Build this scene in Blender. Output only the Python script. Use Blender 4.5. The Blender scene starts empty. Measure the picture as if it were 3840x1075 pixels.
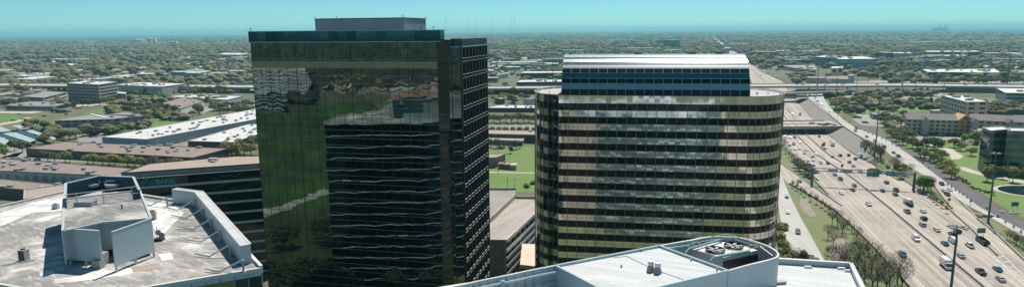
import bpy, math, random
import numpy as np
from mathutils import Vector, Matrix, noise
random.seed(7)
SC = bpy.context.scene
COL = SC.collection
R = math.radians
H = 90.0
# ------------------------------------------------------------------ camera
F = 2450.0; TH = R(9.73); RO = R(0.45)
cd = bpy.data.cameras.new('camera'); cam = bpy.data.objects.new('camera', cd); COL.objects.link(cam)
cam.location = (0, 0, H)
cam.matrix_world = Matrix.Translation((0, 0, H)) @ Matrix.Rotation(R(90) - TH, 4, 'X') @ Matrix.Rotation(-RO, 4, 'Z')
cd.sensor_width = 36; cd.lens = F / 3840 * 36; cd.clip_start = 1; cd.clip_end = 200000
SC.camera = cam

def ray(px, py):
    x = (px - 1920) / F; y = -(py - 537.5) / F
    c, s = math.cos(RO), math.sin(RO)
    u = c * x + s * y; v = -s * x + c * y
    return Vector((u, math.cos(TH) + v * math.sin(TH), -math.sin(TH) + v * math.cos(TH)))
def G(px, py, z=0.0):                       # photo position -> point at height z
    d = ray(px, py); t = (z - H) / d.z
    return Vector((d.x * t, d.y * t, z))
def PF(px, py, f):                          # photo position -> point at depth f
    d = ray(px, py); return Vector((d.x * f, d.y * f, H + d.z * f))
def PX(p):
    x, y, z = p[0], p[1], p[2] - H
    f = y * math.cos(TH) - z * math.sin(TH)
    if f < 1: return None
    v = (y * math.sin(TH) + z * math.cos(TH)) / f; u = x / f
    c, s = math.cos(RO), math.sin(RO)
    return 1920 + F * (c * u - s * v), 537.5 - F * (s * u + c * v)

# ------------------------------------------------------------------ materials
MATS = {}
def newmat(name):
    m = bpy.data.materials.new(name); m.use_nodes = True
    nt = m.node_tree; b = nt.nodes['Principled BSDF']
    MATS[name] = m
    return m, nt, b
def node(nt, t, **kw):
    n = nt.nodes.new(t)
    for k, v in kw.items():
        if isinstance(k, str) and hasattr(n, k): setattr(n, k, v)
    return n
def mixc(nt, fac, a, b, mode='MIX'):
    n = nt.nodes.new('ShaderNodeMix'); n.data_type = 'RGBA'; n.blend_type = mode
    for s, v in ((0, fac), (6, a), (7, b)):
        if hasattr(v, 'is_linked') or hasattr(v, 'links'): nt.links.new(v, n.inputs[s])
        elif s == 0: n.inputs[0].default_value = v
        else: n.inputs[s].default_value = (*v, 1)
    return n.outputs[2]
def ramp(nt, fac, stops):
    n = nt.nodes.new('ShaderNodeValToRGB')
    while len(n.color_ramp.elements) < len(stops): n.color_ramp.elements.new(0.5)
    for e, (p, c) in zip(n.color_ramp.elements, stops):
        e.position = p; e.color = (*c, 1) if len(c) == 3 else c
    nt.links.new(fac, n.inputs[0]); return n.outputs[0]
def coords(nt, kind='pos', scale=(1, 1, 1), rotz=0):
    if kind == 'pos': o = nt.nodes.new('ShaderNodeNewGeometry').outputs['Position']
    elif kind == 'obj': o = nt.nodes.new('ShaderNodeTexCoord').outputs['Object']
    else: o = nt.nodes.new('ShaderNodeUVMap').outputs[0]
    if rotz:
        m0 = nt.nodes.new('ShaderNodeMapping'); m0.inputs['Rotation'].default_value = (0, 0, rotz); nt.links.new(o, m0.inputs[0]); o = m0.outputs[0]
    mp = nt.nodes.new('ShaderNodeMapping'); mp.inputs['Scale'].default_value = scale
    nt.links.new(o, mp.inputs[0]); return mp.outputs[0]
def nz(nt, vec, scale, detail=4, rough=.6, dist=0):
    n = nt.nodes.new('ShaderNodeTexNoise'); n.inputs['Scale'].default_value = scale
    n.inputs['Detail'].default_value = detail; n.inputs['Roughness'].default_value = rough
    n.inputs['Distortion'].default_value = dist
    nt.links.new(vec, n.inputs['Vector']); return n.outputs[0]
def surf(name, c1, c2=None, scale=.3, rough=.8, metal=0, kind='pos', sc=(1, 1, 1), lo=.35, hi=.65, c3=None, s2=2.5, rotz=0, f3=.3, bump=0):
    m, nt, b = newmat(name)
    b.inputs['Roughness'].default_value = rough; b.inputs['Metallic'].default_value = metal
    c2 = c2 or tuple(v * .8 for v in c1)
    v = coords(nt, kind, sc, rotz)
    a = ramp(nt, nz(nt, v, scale), [(lo, c1), (hi, c2)])
    if c3:
        f = ramp(nt, nz(nt, v, s2, 3), [(.5, (0, 0, 0)), (.62, (1, 1, 1))])
        mm = nt.nodes.new('ShaderNodeMath'); mm.operation = 'MULTIPLY'; mm.inputs[1].default_value = f3
        nt.links.new(f, mm.inputs[0]); a = mixc(nt, mm.outputs[0], a, c3)
    nt.links.new(a, b.inputs['Base Color'])
    if bump:
        bp = nt.nodes.new('ShaderNodeBump'); bp.inputs['Distance'].default_value = bump
        nt.links.new(nz(nt, v, s2, 4), bp.inputs['Height']); nt.links.new(bp.outputs[0], b.inputs['Normal'])
    return m
def objcol(name, rough=.5, metal=0, var=.0, coat=0):
    m, nt, b = newmat(name); b.inputs['Roughness'].default_value = rough; b.inputs['Metallic'].default_value = metal
    b.inputs['Coat Weight'].default_value = coat
    oi = nt.nodes.new('ShaderNodeObjectInfo')
    if var:
        v = coords(nt, 'obj'); f = ramp(nt, nz(nt, v, .35), [(.3, (1 - var,) * 3), (.7, (1, 1, 1))])
        nt.links.new(mixc(nt, 1.0, oi.outputs['Color'], f, 'MULTIPLY'), b.inputs['Base Color'])
    else: nt.links.new(oi.outputs['Color'], b.inputs['Base Color'])
    return m
def glass(name, col, bay=2.5, floor=4.0, wav=.004, tilt=.003, rough=.02, var=.25, nscale=.35, diff=None, v0=0.0):
    """coated mirror glass: panel grid from the UV map in metres"""
    m, nt, b = newmat(name)
    b.inputs['Metallic'].default_value = 1; b.inputs['Roughness'].default_value = rough
    uv = nt.nodes.new('ShaderNodeUVMap').outputs[0]
    mp = nt.nodes.new('ShaderNodeMapping'); mp.inputs['Scale'].default_value = (1 / bay, 1 / floor, 1); mp.inputs['Location'].default_value = (0, -v0 / floor, 0)
    nt.links.new(uv, mp.inputs[0])
    fl = nt.nodes.new('ShaderNodeVectorMath'); fl.operation = 'FLOOR'; nt.links.new(mp.outputs[0], fl.inputs[0])
    wn = nt.nodes.new('ShaderNodeTexWhiteNoise'); nt.links.new(fl.outputs[0], wn.inputs['Vector'])
    lo = tuple(c * (1 - var) for c in col); hi = tuple(min(1, c * (1 + var)) for c in col)
    base = ramp(nt, wn.outputs['Value'], [(0, lo), (1, hi)])
    nt.links.new(base, b.inputs['Base Color'])
    # panel tilt + waviness
    sub = nt.nodes.new('ShaderNodeVectorMath'); sub.operation = 'SUBTRACT'; sub.inputs[1].default_value = (.5, .5, .5)
    nt.links.new(wn.outputs['Color'], sub.inputs[0])
    s1 = nt.nodes.new('ShaderNodeVectorMath'); s1.operation = 'SCALE'; s1.inputs['Scale'].default_value = tilt * 2
    nt.links.new(sub.outputs[0], s1.inputs[0])
    n = nt.nodes.new('ShaderNodeTexNoise'); n.inputs['Scale'].default_value = nscale; n.inputs['Detail'].default_value = 1.5
    nt.links.new(nt.nodes.new('ShaderNodeNewGeometry').outputs['Position'], n.inputs['Vector'])
    sub2 = nt.nodes.new('ShaderNodeVectorMath'); sub2.operation = 'SUBTRACT'; sub2.inputs[1].default_value = (.5, .5, .5)
    nt.links.new(n.outputs['Color'], sub2.inputs[0])
    s2 = nt.nodes.new('ShaderNodeVectorMath'); s2.operation = 'SCALE'; s2.inputs['Scale'].default_value = wav * 4
    nt.links.new(sub2.outputs[0], s2.inputs[0])
    ge = nt.nodes.new('ShaderNodeNewGeometry')
    a1 = nt.nodes.new('ShaderNodeVectorMath'); nt.links.new(ge.outputs['Normal'], a1.inputs[0]); nt.links.new(s1.outputs[0], a1.inputs[1])
    a2 = nt.nodes.new('ShaderNodeVectorMath'); nt.links.new(a1.outputs[0], a2.inputs[0]); nt.links.new(s2.outputs[0], a2.inputs[1])
    no = nt.nodes.new('ShaderNodeVectorMath'); no.operation = 'NORMALIZE'; nt.links.new(a2.outputs[0], no.inputs[0])
    nt.links.new(no.outputs[0], b.inputs['Normal'])
    if diff:
        d = nt.nodes.new('ShaderNodeBsdfDiffuse'); d.inputs[0].default_value = (*diff[:3], 1)
        mx = nt.nodes.new('ShaderNodeMixShader'); mx.inputs[0].default_value = diff[3]
        nt.links.new(b.outputs[0], mx.inputs[1]); nt.links.new(d.outputs[0], mx.inputs[2])
        nt.links.new(mx.outputs[0], nt.nodes['Material Output'].inputs[0])
    return m

# foliage: object colour, clump noise, per-object value
def foliage(name, translucent=True):
    m, nt, b = newmat(name); b.inputs['Roughness'].default_value = .75
    b.inputs['Specular IOR Level'].default_value = .2
    oi = nt.nodes.new('ShaderNodeObjectInfo')
    v = coords(nt, 'obj'); f = ramp(nt, nz(nt, v, .8, 3), [(.3, (.55, .6, .55)), (.7, (1.35, 1.3, 1.2))])
    c = mixc(nt, 1.0, oi.outputs['Color'], f, 'MULTIPLY')
    r = nt.nodes.new('ShaderNodeMapRange'); r.inputs[3].default_value = .8; r.inputs[4].default_value = 1.25
    nt.links.new(oi.outputs['Random'], r.inputs[0])
    cc = nt.nodes.new('ShaderNodeCombineColor')
    for i in range(3): nt.links.new(r.outputs[0], cc.inputs[i])
    c = mixc(nt, 1.0, c, cc.outputs[0], 'MULTIPLY')
    nt.links.new(c, b.inputs['Base Color'])
    return m
M = MATS
foliage('foliage')
surf('bark', (.12, .09, .07), (.07, .055, .045), 1.5, kind='obj')
surf('concrete', (.42, .39, .35), (.34, .31, .28), .08, c3=(.5, .46, .42), s2=.6)
surf('concrete_dark', (.23, .23, .22), (.17, .17, .17), .2)
surf('barrier', (.40, .37, .33), (.25, .23, .21), .5)
surf('white_paint', (.72, .72, .70), (.62, .62, .60), 2)
surf('white_roof', (.66, .655, .63), (.50, .49, .47), .12, rough=.6, c3=(.5, .48, .45), s2=.5, f3=.35)
surf('brown_roof', (.27, .205, .175), (.20, .155, .135), .15, c3=(.33, .27, .24), s2=.8)
surf('gray_roof', (.28, .28, .27), (.19, .19, .19), .15, c3=(.38, .37, .35), s2=.6)
surf('tan_roof', (.36, .29, .24), (.30, .245, .205), .4, c3=(.40, .33, .28), s2=2)
surf('brick_wall', (.14, .10, .085), (.10, .075, .065), .5)
surf('pink_wall', (.33, .25, .22), (.27, .21, .19), .5)
surf('tan_wall', (.64, .54, .42), (.56, .47, .37), .3)
surf('gray_wall', (.36, .36, .35), (.29, .29, .285), .3)
surf('gray_box_wall', (.42, .43, .43), (.38, .39, .39), .1)
surf('pale_wall', (.58, .60, .60), (.48, .50, .51), .2)
surf('blue_wall', (.36, .47, .52), (.30, .40, .45), .3)
surf('orange_wall', (.62, .36, .14), (.55, .31, .12), .3)
surf('shingle', (.20, .18, .17), (.15, .135, .13), .6)
surf('dark_window', (.02, .025, .03), (.035, .04, .045), .3, rough=.15)
surf('metal_gray', (.33, .35, .36), (.26, .28, .29), 1.5, rough=.45)
surf('pole_metal', (.10, .12, .125), (.075, .09, .095), .5, rough=.5)
surf('ac_metal', (.42, .43, .42), (.33, .34, .33), .8, kind='obj')
surf('green_sign', (.01, .20, .13), (.012, .17, .11), 1, rough=.4)
surf('lawn', (.08, .165, .013), (.115, .18, .03), .05, c3=(.14, .15, .05), s2=.25, f3=.45)
surf('rough_grass', (.09, .15, .025), (.15, .15, .06), .04, c3=(.19, .16, .11), s2=.3, f3=.5)
surf('asphalt', (.09, .09, .092), (.065, .065, .068), .1, c3=(.13, .13, .13), s2=.5)
surf('lot', (.30, .275, .25), (.22, .205, .19), .05, c3=(.15, .145, .14), s2=.3)
surf('dirt', (.27, .22, .18), (.19, .155, .125), .2, c3=(.34, .29, .25), s2=1)
surf('path_mat', (.46, .41, .35), (.40, .36, .31), .2)
surf('mulch', (.07, .05, .035), (.11, .085, .06), .4)
surf('pond_water', (.005, .018, .02), (.008, .025, .03), .1, rough=.05)
objcol('car_paint', .3, .2, 0, .5); objcol('wall_paint', .8, 0, .15); objcol('roof_paint', .75, 0, .3)
surf('car_glass', (.01, .014, .018), (.02, .025, .03), 1, rough=.08, kind='obj')
surf('rubber', (.02, .02, .02), (.03, .03, .03), 2, kind='obj')
surf('cone_orange', (.6, .2, .05), (.55, .16, .04), 2, kind='obj')
# highway pavement: longitudinal streaks + slabs
def pavement(name, c1, c2, c3, rot):
    m, nt, b = newmat(name); b.inputs['Roughness'].default_value = .85
    v = coords(nt, 'pos', (1, .012, 1), rot)
    a = ramp(nt, nz(nt, v, .42, 5, .7), [(.40, c1), (.58, c2)])
    v2 = coords(nt, 'pos', (1, 1, 1), rot)
    f = ramp(nt, nz(nt, v2, .035, 5), [(.45, (0, 0, 0)), (.7, (.6, .6, .6))])
    a = mixc(nt, f, a, c3)
    nt.links.new(a, b.inputs['Base Color']); return m
pavement('freeway_concrete', (.43, .37, .305), (.24, .215, .19), (.46, .405, .34), R(14))
pavement('frontage_concrete', (.44, .42, .385), (.37, .36, .34), (.47, .45, .41), R(8))
pavement('strip_concrete', (.42, .40, .365), (.34, .325, .30), (.5, .48, .44), -R(24))
pavement('deck_concrete', (.40, .34, .285), (.29, .255, .23), (.43, .38, .335), R(30))

def slope_mat():
    m, nt, b = newmat('slope_paving'); b.inputs['Roughness'].default_value = .9
    v = coords(nt, 'pos', (.15, 1, .15))
    w = nt.nodes.new('ShaderNodeTexWave'); w.inputs['Scale'].default_value = .12; w.inputs['Distortion'].default_value = 1.5; w.bands_direction = 'Y'
    nt.links.new(coords(nt, 'pos', (.6, 1, 1)), w.inputs[0])
    a = ramp(nt, w.outputs[1], [(.1, (.16, .14, .125)), (.5, (.30, .265, .24))])
    a = mixc(nt, ramp(nt, nz(nt, v, .3), [(.4, (0, 0, 0)), (.7, (.7, .7, .7))]), a, (.20, .175, .155))
    nt.links.new(a, b.inputs['Base Color'])
slope_mat()
# suburban ground
def ground_mat():
    m, nt, b = newmat('ground'); b.inputs['Roughness'].default_value = .95
    v = coords(nt, 'pos')
    a = ramp(nt, nz(nt, v, .02, 8, .65), [(.30, (.07, .085, .035)), (.45, (.105, .12, .05)), (.56, (.135, .14, .07)), (.68, (.21, .19, .15))])
    f = ramp(nt, nz(nt, v, .004, 4), [(.42, (0, 0, 0)), (.62, (.55, .55, .55))])
    a = mixc(nt, f, a, (.10, .10, .07))
    nt.links.new(a, b.inputs['Base Color'])
ground_mat()
# weathered membrane roof with white/grey patches
def roofA_mat(name, c1, c2, c3, rot):
    m, nt, b = newmat(name); b.inputs['Roughness'].default_value = .75
    v = coords(nt, 'pos', (1, 1, 1), rot)
    a = ramp(nt, nz(nt, v, .10, 7, .65, .6), [(.36, c1), (.45, c2), (.54, c3)])
    br = nt.nodes.new('ShaderNodeTexBrick'); br.inputs['Scale'].default_value = .22; br.inputs['Mortar Size'].default_value = .006
    br.inputs['Color1'].default_value = (.75, .75, .75, 1); br.inputs['Color2'].default_value = (1.1, 1.1, 1.1, 1); br.inputs['Mortar'].default_value = (.7, .7, .7, 1)
    nt.links.new(v, br.inputs[0])
    a = mixc(nt, .6, a, br.outputs[0], 'MULTIPLY')
    f = ramp(nt, nz(nt, coords(nt, 'pos', (.35, 1.6, 1), rot), .9, 5, .7), [(.52, (0, 0, 0)), (.66, (.75, .75, .75))])
    a = mixc(nt, f, a, tuple(min(.8, c * 1.6) for c in c2))
    nt.links.new(a, b.inputs['Base Color'])
roofA_mat('weathered_roof', (.68, .66, .62), (.36, .345, .325), (.245, .235, .225), R(35))
roofA_mat('penthouse_roof_skin', (.48, .47, .45), (.25, .245, .235), (.18, .177, .172), R(30))
def white_mem():
    m, nt, b = newmat('white_membrane'); b.inputs['Roughness'].default_value = .6
    a = ramp(nt, nz(nt, coords(nt, 'pos', (.12, 2, 1), R(25)), .5, 5), [(.35, (.57, .58, .575)), (.7, (.42, .44, .45))])
    br = nt.nodes.new('ShaderNodeTexBrick'); br.inputs['Scale'].default_value = .25; br.inputs['Mortar Size'].default_value = .004
    br.inputs['Color1'].default_value = (1, 1, 1, 1); br.inputs['Color2'].default_value = (.90, .91, .92, 1); br.inputs['Mortar'].default_value = (.55, .56, .57, 1)
    nt.links.new(coords(nt, 'pos', (1, 1, 1), R(25)), br.inputs[0])
    a = mixc(nt, 1.0, a, br.outputs[0], 'MULTIPLY')
    f = ramp(nt, nz(nt, coords(nt, 'pos'), .35, 6, .7), [(.60, (0, 0, 0)), (.70, (.45, .45, .45))])
    a = mixc(nt, f, a, (.45, .38, .32))
    nt.links.new(a, b.inputs['Base Color'])
white_mem()
surf('screen_panel', (.41, .53, .56), (.36, .47, .50), .3, rough=.4, sc=(1, 1, .1))
surf('screen_dark', (.30, .37, .41), (.24, .31, .35), .6, rough=.5, sc=(1, 1, .1))
surf('louver', (.36, .31, .14), (.30, .26, .12), .4, rough=.5)
surf('penthouse_panel', (.27, .37, .38), (.25, .34, .35), .2, rough=.6)
glass('tower_glass', (.17, .20, .19), 2.53, 2.0, .0028, .0016, .006, .22, .30)
glass('tower_side_glass', (.22, .26, .26), 2.5, 2.0, .006, .012, .03, .5, .6)
glass('fascia_glass', (.05, .12, .14), 2.53, 4.0, .003, .003, .05, .5, .8, diff=(.02, .06, .075, .4))
glass('bank_glass', (.045, .05, .055), 1.5, 4.0, .003, .004, .02, .3)
glass('spandrel_tower_reflection', (.26, .32, .34), 1.55, 4.0, .004, .012, .04, .5)  # darker spandrel copy: the dark tower's reflection put into the left end's colour
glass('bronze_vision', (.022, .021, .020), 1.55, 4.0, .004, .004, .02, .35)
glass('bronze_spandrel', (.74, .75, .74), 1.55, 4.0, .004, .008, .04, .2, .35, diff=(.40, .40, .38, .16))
glass('green_glass', (.16, .26, .17), 1.5, 4.0, .006, .006, .02, .3)
glass('office_glass', (.09, .12, .135), 3, 4.0, .006, .006, .03, .35)
glass('teal_glass', (.10, .17, .20), 3, 4.0, .006, .006, .03, .3)
surf('mullion_gray', (.23, .25, .25), (.18, .20, .20), 1, rough=.4)
surf('mullion_light', (.50, .55, .55), (.42, .46, .46), 1, rough=.4)
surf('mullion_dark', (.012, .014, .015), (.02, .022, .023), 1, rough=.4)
surf('bronze_mullion', (.30, .26, .20), (.24, .21, .17), 1, rough=.4)
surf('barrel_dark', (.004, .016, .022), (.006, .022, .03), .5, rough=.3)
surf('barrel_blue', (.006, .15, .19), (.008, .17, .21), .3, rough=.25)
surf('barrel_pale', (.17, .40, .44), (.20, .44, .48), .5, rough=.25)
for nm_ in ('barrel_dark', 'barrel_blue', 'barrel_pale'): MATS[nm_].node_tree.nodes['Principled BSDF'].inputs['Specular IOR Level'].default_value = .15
surf('field_grass', (.055, .085, .018), (.035, .06, .014), .02, c3=(.06, .14, .01), s2=.012, f3=.9)
glass('facade_teal', (.2, .3, .3), 3, 4.0, .004, .004, .05, .4, diff=(.13, .20, .20, .6))
glass('facade_dark', (.035, .06, .08), 3, 4.0, .004, .004, .02, .5)
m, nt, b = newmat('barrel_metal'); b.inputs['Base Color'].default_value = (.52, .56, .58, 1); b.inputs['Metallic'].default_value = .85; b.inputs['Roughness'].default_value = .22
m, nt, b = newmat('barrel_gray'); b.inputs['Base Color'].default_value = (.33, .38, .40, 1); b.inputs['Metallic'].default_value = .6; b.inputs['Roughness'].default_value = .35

# ------------------------------------------------------------------ mesh helpers
class MB:
    def __init__(s): s.v = []; s.f = []; s.uv = []; s.m = []; s.mi = 0
    def face(s, pts, uv=None):
        n = len(s.v); s.v += [tuple(p) for p in pts]; s.f.append(tuple(range(n, n + len(pts))))
        s.uv.append(uv or [(0, 0)] * len(pts)); s.m.append(s.mi)
    def prism(s, poly, z0, z1, top=True, bottom=False, side=True):
        poly = [(p[0], p[1]) for p in poly]
        ar = sum(poly[i - 1][0] * poly[i][1] - poly[i][0] * poly[i - 1][1] for i in range(len(poly)))
        if ar < 0: poly = poly[::-1]
        n = len(poly); u = 0
        if side:
            for i in range(n):
                a, b = poly[i], poly[(i + 1) % n]; L = math.dist(a, b)
                s.face([(*a, z0), (*b, z0), (*b, z1), (*a, z1)], [(u, z0), (u + L, z0), (u + L, z1), (u, z1)]); u += L
        if top: s.face([(*p, z1) for p in poly], [p for p in poly])
        if bottom: s.face([(*p, z0) for p in poly[::-1]], [p for p in poly[::-1]])
    def box(s, c, sx, sy, sz, rz=0, z0=None):
        """centre (x,y), base z = c[2], full sizes"""
        ca, sa = math.cos(rz), math.sin(rz)
        P = [(c[0] + x * sx / 2 * ca - y * sy / 2 * sa, c[1] + x * sx / 2 * sa + y * sy / 2 * ca) for x, y in ((-1, -1), (1, -1), (1, 1), (-1, 1))]
        s.prism(P, c[2], c[2] + sz, bottom=True)
    def bar(s, a, b, w, h=None, up=Vector((0, 0, 1))):
        a, b = Vector(a), Vector(b); d = (b - a)
        if d.length < 1e-6: return
        d.normalize(); h = h or w
        x = d.cross(up)
        if x.length < 1e-3: x = Vector((1, 0, 0))
        x.normalize(); y = x.cross(d)
        q = [(x * i * w / 2 + y * j * h / 2) for i, j in ((-1, -1), (1, -1), (1, 1), (-1, 1))]
        A = [a + k for k in q]; B = [b + k for k in q]
        for i in range(4):
            j = (i + 1) % 4; s.face([A[i], A[j], B[j], B[i]])
        s.face(A[::-1]); s.face(B)
    def tube(s, pts, r, n=8, r2=None, cap=True):
        pts = [Vector(p) for p in pts]; rings = []; r2 = r if r2 is None else r2
        for i, p in enumerate(pts):
            d = (pts[min(i + 1, len(pts) - 1)] - pts[max(i - 1, 0)]).normalized()
            x = d.cross(Vector((0, 0, 1)));
            if x.length < 1e-3: x = Vector((1, 0, 0))
            x.normalize(); y = x.cross(d); rr = r + (r2 - r) * i / max(1, len(pts) - 1)
            rings.append([p + (x * math.cos(t) + y * math.sin(t)) * rr for t in [2 * math.pi * k / n for k in range(n)]])
        for A, B in zip(rings, rings[1:]):
            for i in range(n):
                j = (i + 1) % n; s.face([A[i], A[j], B[j], B[i]])
        if cap: s.face(rings[0][::-1]); s.face(rings[-1])
    def strip(s, L, Rr):
        """surface between two polylines of equal length"""
        for i in range(len(L) - 1): s.face([L[i], Rr[i], Rr[i + 1], L[i + 1]])
    def build(s, name, mat, parent=None, smooth=False, merge=False):
        me = bpy.data.meshes.new(name)
        off = Vector(parent.location) if parent is not None and parent.parent is None else Vector((0, 0, 0))
        if parent is not None and parent.parent is not None: off = Vector(parent.parent.location)
        vs = [tuple(Vector(p) - off) for p in s.v]
        me.from_pydata(vs, [], s.f)
        ul = me.uv_layers.new(name='UVMap')
        k = 0; flat = []
        for u in s.uv:
            for q in u: flat += [q[0], q[1]]
        ul.data.foreach_set('uv', flat)
        mats = mat if isinstance(mat, (list, tuple)) else [mat]
        for mm in mats: me.materials.append(M[mm] if isinstance(mm, str) else mm)
        me.polygons.foreach_set('material_index', s.m)
        if merge or smooth:
            import bmesh
            bm = bmesh.new(); bm.from_mesh(me); bmesh.ops.remove_doubles(bm, verts=bm.verts, dist=1e-4); bm.to_mesh(me); bm.free()
        if smooth: me.polygons.foreach_set('use_smooth', [True] * len(me.polygons))
        me.update()
        o = bpy.data.objects.new(name, me); COL.objects.link(o)
        if parent is not None: o.parent = parent
        return o
def tag(o, label=None, cat=None, group=None, kind=None):
    if label: o['label'] = label
    if cat: o['category'] = cat
    if group: o['group'] = group
    if kind: o['kind'] = kind
    return o
def empty(name, loc, label, cat, group=None, rz=0):
    o = bpy.data.objects.new(name, None); COL.objects.link(o); o.location = loc; o.rotation_euler.z = rz
    o.empty_display_size = 1
    return tag(o, label, cat, group)
def copy_tree(o, parent=None, kids=None):
    c = o.copy(); COL.objects.link(c); c.parent = parent
    for ch in KIDS.get(o.name, []): copy_tree(ch, c)
    return c
KIDS = {}
def reg(o):
    KIDS[o.name] = [c for c in bpy.data.objects if c.parent == o]
    for c in KIDS[o.name]: reg(c)
def struct(name, mb, mat): return tag(mb.build(name, mat), kind='structure')
ORD = ['first', 'second', 'third', 'fourth', 'fifth', 'sixth', 'seventh', 'eighth', 'ninth', 'tenth', 'eleventh', 'twelfth', 'thirteenth', 'fourteenth',
       'fifteenth', 'sixteenth', 'seventeenth', 'eighteenth', 'nineteenth']
def ordn(i):
    if i < 19: return ORD[i]
    i += 1; t = ['', '', 'twenty', 'thirty', 'forty', 'fifty', 'sixty', 'seventy', 'eighty', 'ninety'][i // 10]
    if i % 10 == 0: return t[:-1] + 'ieth'
    return t + '-' + ORD[i % 10 - 1]
# ================================================================== GROUND, ROADS
CP = [(-400, 10), (150, 148.7), (218, 165.7), (319, 191), (415, 214), (602, 265), (1150, 446), (3200, 1045), (9000, 2740)]
def CX(y):
    for (a, xa), (b, xb) in zip(CP, CP[1:]):
        if y <= b: return xa + (xb - xa) * (y - a) / (b - a)
    return xb
def ZF(y):
    if y < 380 or y > 1150: return 0.0
    if y < 520: t = (y - 380) / 140
    elif y < 900: t = 1
    else: t = (1150 - y) / 250
    t = max(0, min(1, t)); return -6.5 * t * t * (3 - 2 * t)
FL_, FR_ = -24.5, 29.0
def slopeL(y): return 1.0
def slopeR(y): return 14 * (-ZF(y) / 6.5)
ys = [380, 400, 425, 450, 475, 500, 520, 560, 600, 650, 700, 760, 820, 900, 950, 1000, 1050, 1100, 1150]
g = MB(); B_ = 90000
g.face([(-B_, -B_, 0), (B_, -B_, 0), (B_, 380, 0), (-B_, 380, 0)])
g.face([(-B_, 1150, 0), (B_, 1150, 0), (B_, B_, 0), (-B_, B_, 0)])
Lf = [Vector((CX(y) + FL_ - slopeL(y), y, 0)) for y in ys]; Rt = [Vector((CX(y) + FR_ + slopeR(y), y, 0)) for y in ys]
g.strip([Vector((-B_, y, 0)) for y in ys], Lf); g.strip(Rt, [Vector((B_, y, 0)) for y in ys])
struct('ground', g, 'ground')
e = MB(); e.strip([Vector((CX(y) + FR_, y, ZF(y))) for y in ys], Rt)
struct('embankment', e, 'slope_paving')
e = MB(); e.strip(Lf, [Vector((CX(y) + FL_, y, ZF(y))) for y in ys])
w = e.build('retaining_wall', 'concrete_dark'); tag(w, 'concrete retaining wall along the left side of the sunken freeway', 'wall')
hy = [-400, 0, 100, 150, 218, 270, 319, 380] + ys[1:] + [1400, 2000, 3200, 5000, 9000]
h = MB(); wf = lambda y: 1 if y < 1300 else .55
h.strip([Vector((CX(y) + FL_ * wf(y), y, ZF(y) + .05)) for y in hy], [Vector((CX(y) + FR_ * wf(y), y, ZF(y) + .05)) for y in hy])
struct('freeway', h, 'freeway_concrete')

def overlay(name, pts, mat, z=.03):
    m_ = MB(); P = [G(*p) for p in pts]
    m_.prism([(p.x, p.y) for p in P], 0, z, side=False)
    return struct(name, m_, mat)
def stripov(name, L, Rr, mat, z=.04):
    m_ = MB(); m_.strip([G(*p) + Vector((0, 0, z)) for p in L], [G(*p) + Vector((0, 0, z)) for p in Rr])
    return struct(name, m_, mat)
# left verge + ramp + left frontage road
overlay('grass_verge', [(2900, 560), (2925, 540), (2960, 565), (3050, 652), (3158, 773), (3400, 1074), (3700, 1420), (3200, 1420), (2850, 1200), (2850, 700)], 'rough_grass', .02)
stripov('entrance_ramp', [(2915, 648), (2960, 690), (3045, 738), (3132, 790), (3259, 909), (3409, 1074), (3600, 1290)],
        [(2926, 612), (3039, 694), (3100, 735), (3175, 790), (3330, 930), (3480, 1074), (3680, 1290)], 'freeway_concrete', .04)
stripov('frontage_road', [(2880, 560), (2905, 640), (2918, 760), (2930, 840), (2949, 895), (2990, 975), (3060, 1110), (3170, 1320)],
        [(2900, 560), (2932, 660), (2965, 740), (3008, 825), (3040, 880), (3095, 982), (3160, 1110), (3270, 1320)], 'frontage_concrete', .045)
overlay('bare_soil_patch', [(3002, 738), (3030, 742), (3040, 775), (3062, 808), (3040, 812), (3010, 790), (3000, 765)], 'dirt', .03)
overlay('bare_soil_strip', [(3128, 885), (3165, 890), (3172, 930), (3165, 960), (3185, 958), (3160, 975), (3130, 973), (3118, 940)], 'dirt', .03)
# right side
overlay('grass_median', [(3282, 625), (3300, 600), (3420, 640), (3500, 690), (3600, 790), (3680, 850), (3672, 886), (3544, 812), (3391, 692)], 'rough_grass', .02)
overlay('grass_verge', [(3620, 790), (3700, 800), (3760, 850), (3840, 890), (3960, 950), (3960, 1060), (3840, 975), (3739, 878), (3664, 821)], 'rough_grass', .02)
stripov('merging_ramp', [(3470, 665), (3499, 692), (3570, 782), (3620, 840), (3660, 880), (3760, 990), (3850, 1080), (4000, 1230)],
        [(3500, 665), (3530, 692), (3610, 770), (3664, 821), (3739, 880), (3840, 977), (3940, 1075), (4100, 1230)], 'freeway_concrete', .055)
stripov('frontage_lane', [(3005, 344), (3071, 404), (3140, 452), (3172, 481), (3245, 521), (3299, 548), (3358, 594), (3400, 618), (3460, 655), (3520, 695), (3590, 745), (3640, 775), (3700, 805), (3840, 887), (4000, 975)],
        [(3075, 344), (3110, 400), (3165, 450), (3205, 478), (3290, 508), (3340, 532), (3375, 556), (3425, 590), (3490, 640), (3550, 685), (3627, 740), (3673, 775), (3730, 806), (3845, 866), (4000, 948)], 'strip_concrete', .045)
stripov('asphalt_lane', [(3205, 478), (3290, 508), (3340, 532), (3375, 556), (3425, 590), (3490, 640), (3550, 685), (3627, 740), (3673, 775), (3730, 806), (3845, 866), (4000, 948)],
        [(3240, 474), (3320, 502), (3366, 528), (3400, 556), (3460, 592), (3523, 640), (3583, 675), (3673, 735), (3723, 772), (3775, 800), (3860, 843), (4000, 915)], 'asphalt', .05)
overlay('lawn', [(3366, 526), (3480, 500), (3620, 540), (3840, 600), (3950, 640), (3950, 880), (3860, 842), (3775, 799), (3723, 771), (3673, 734), (3583, 674), (3523, 639), (3460, 591), (3400, 555)], 'lawn', .02)
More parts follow.
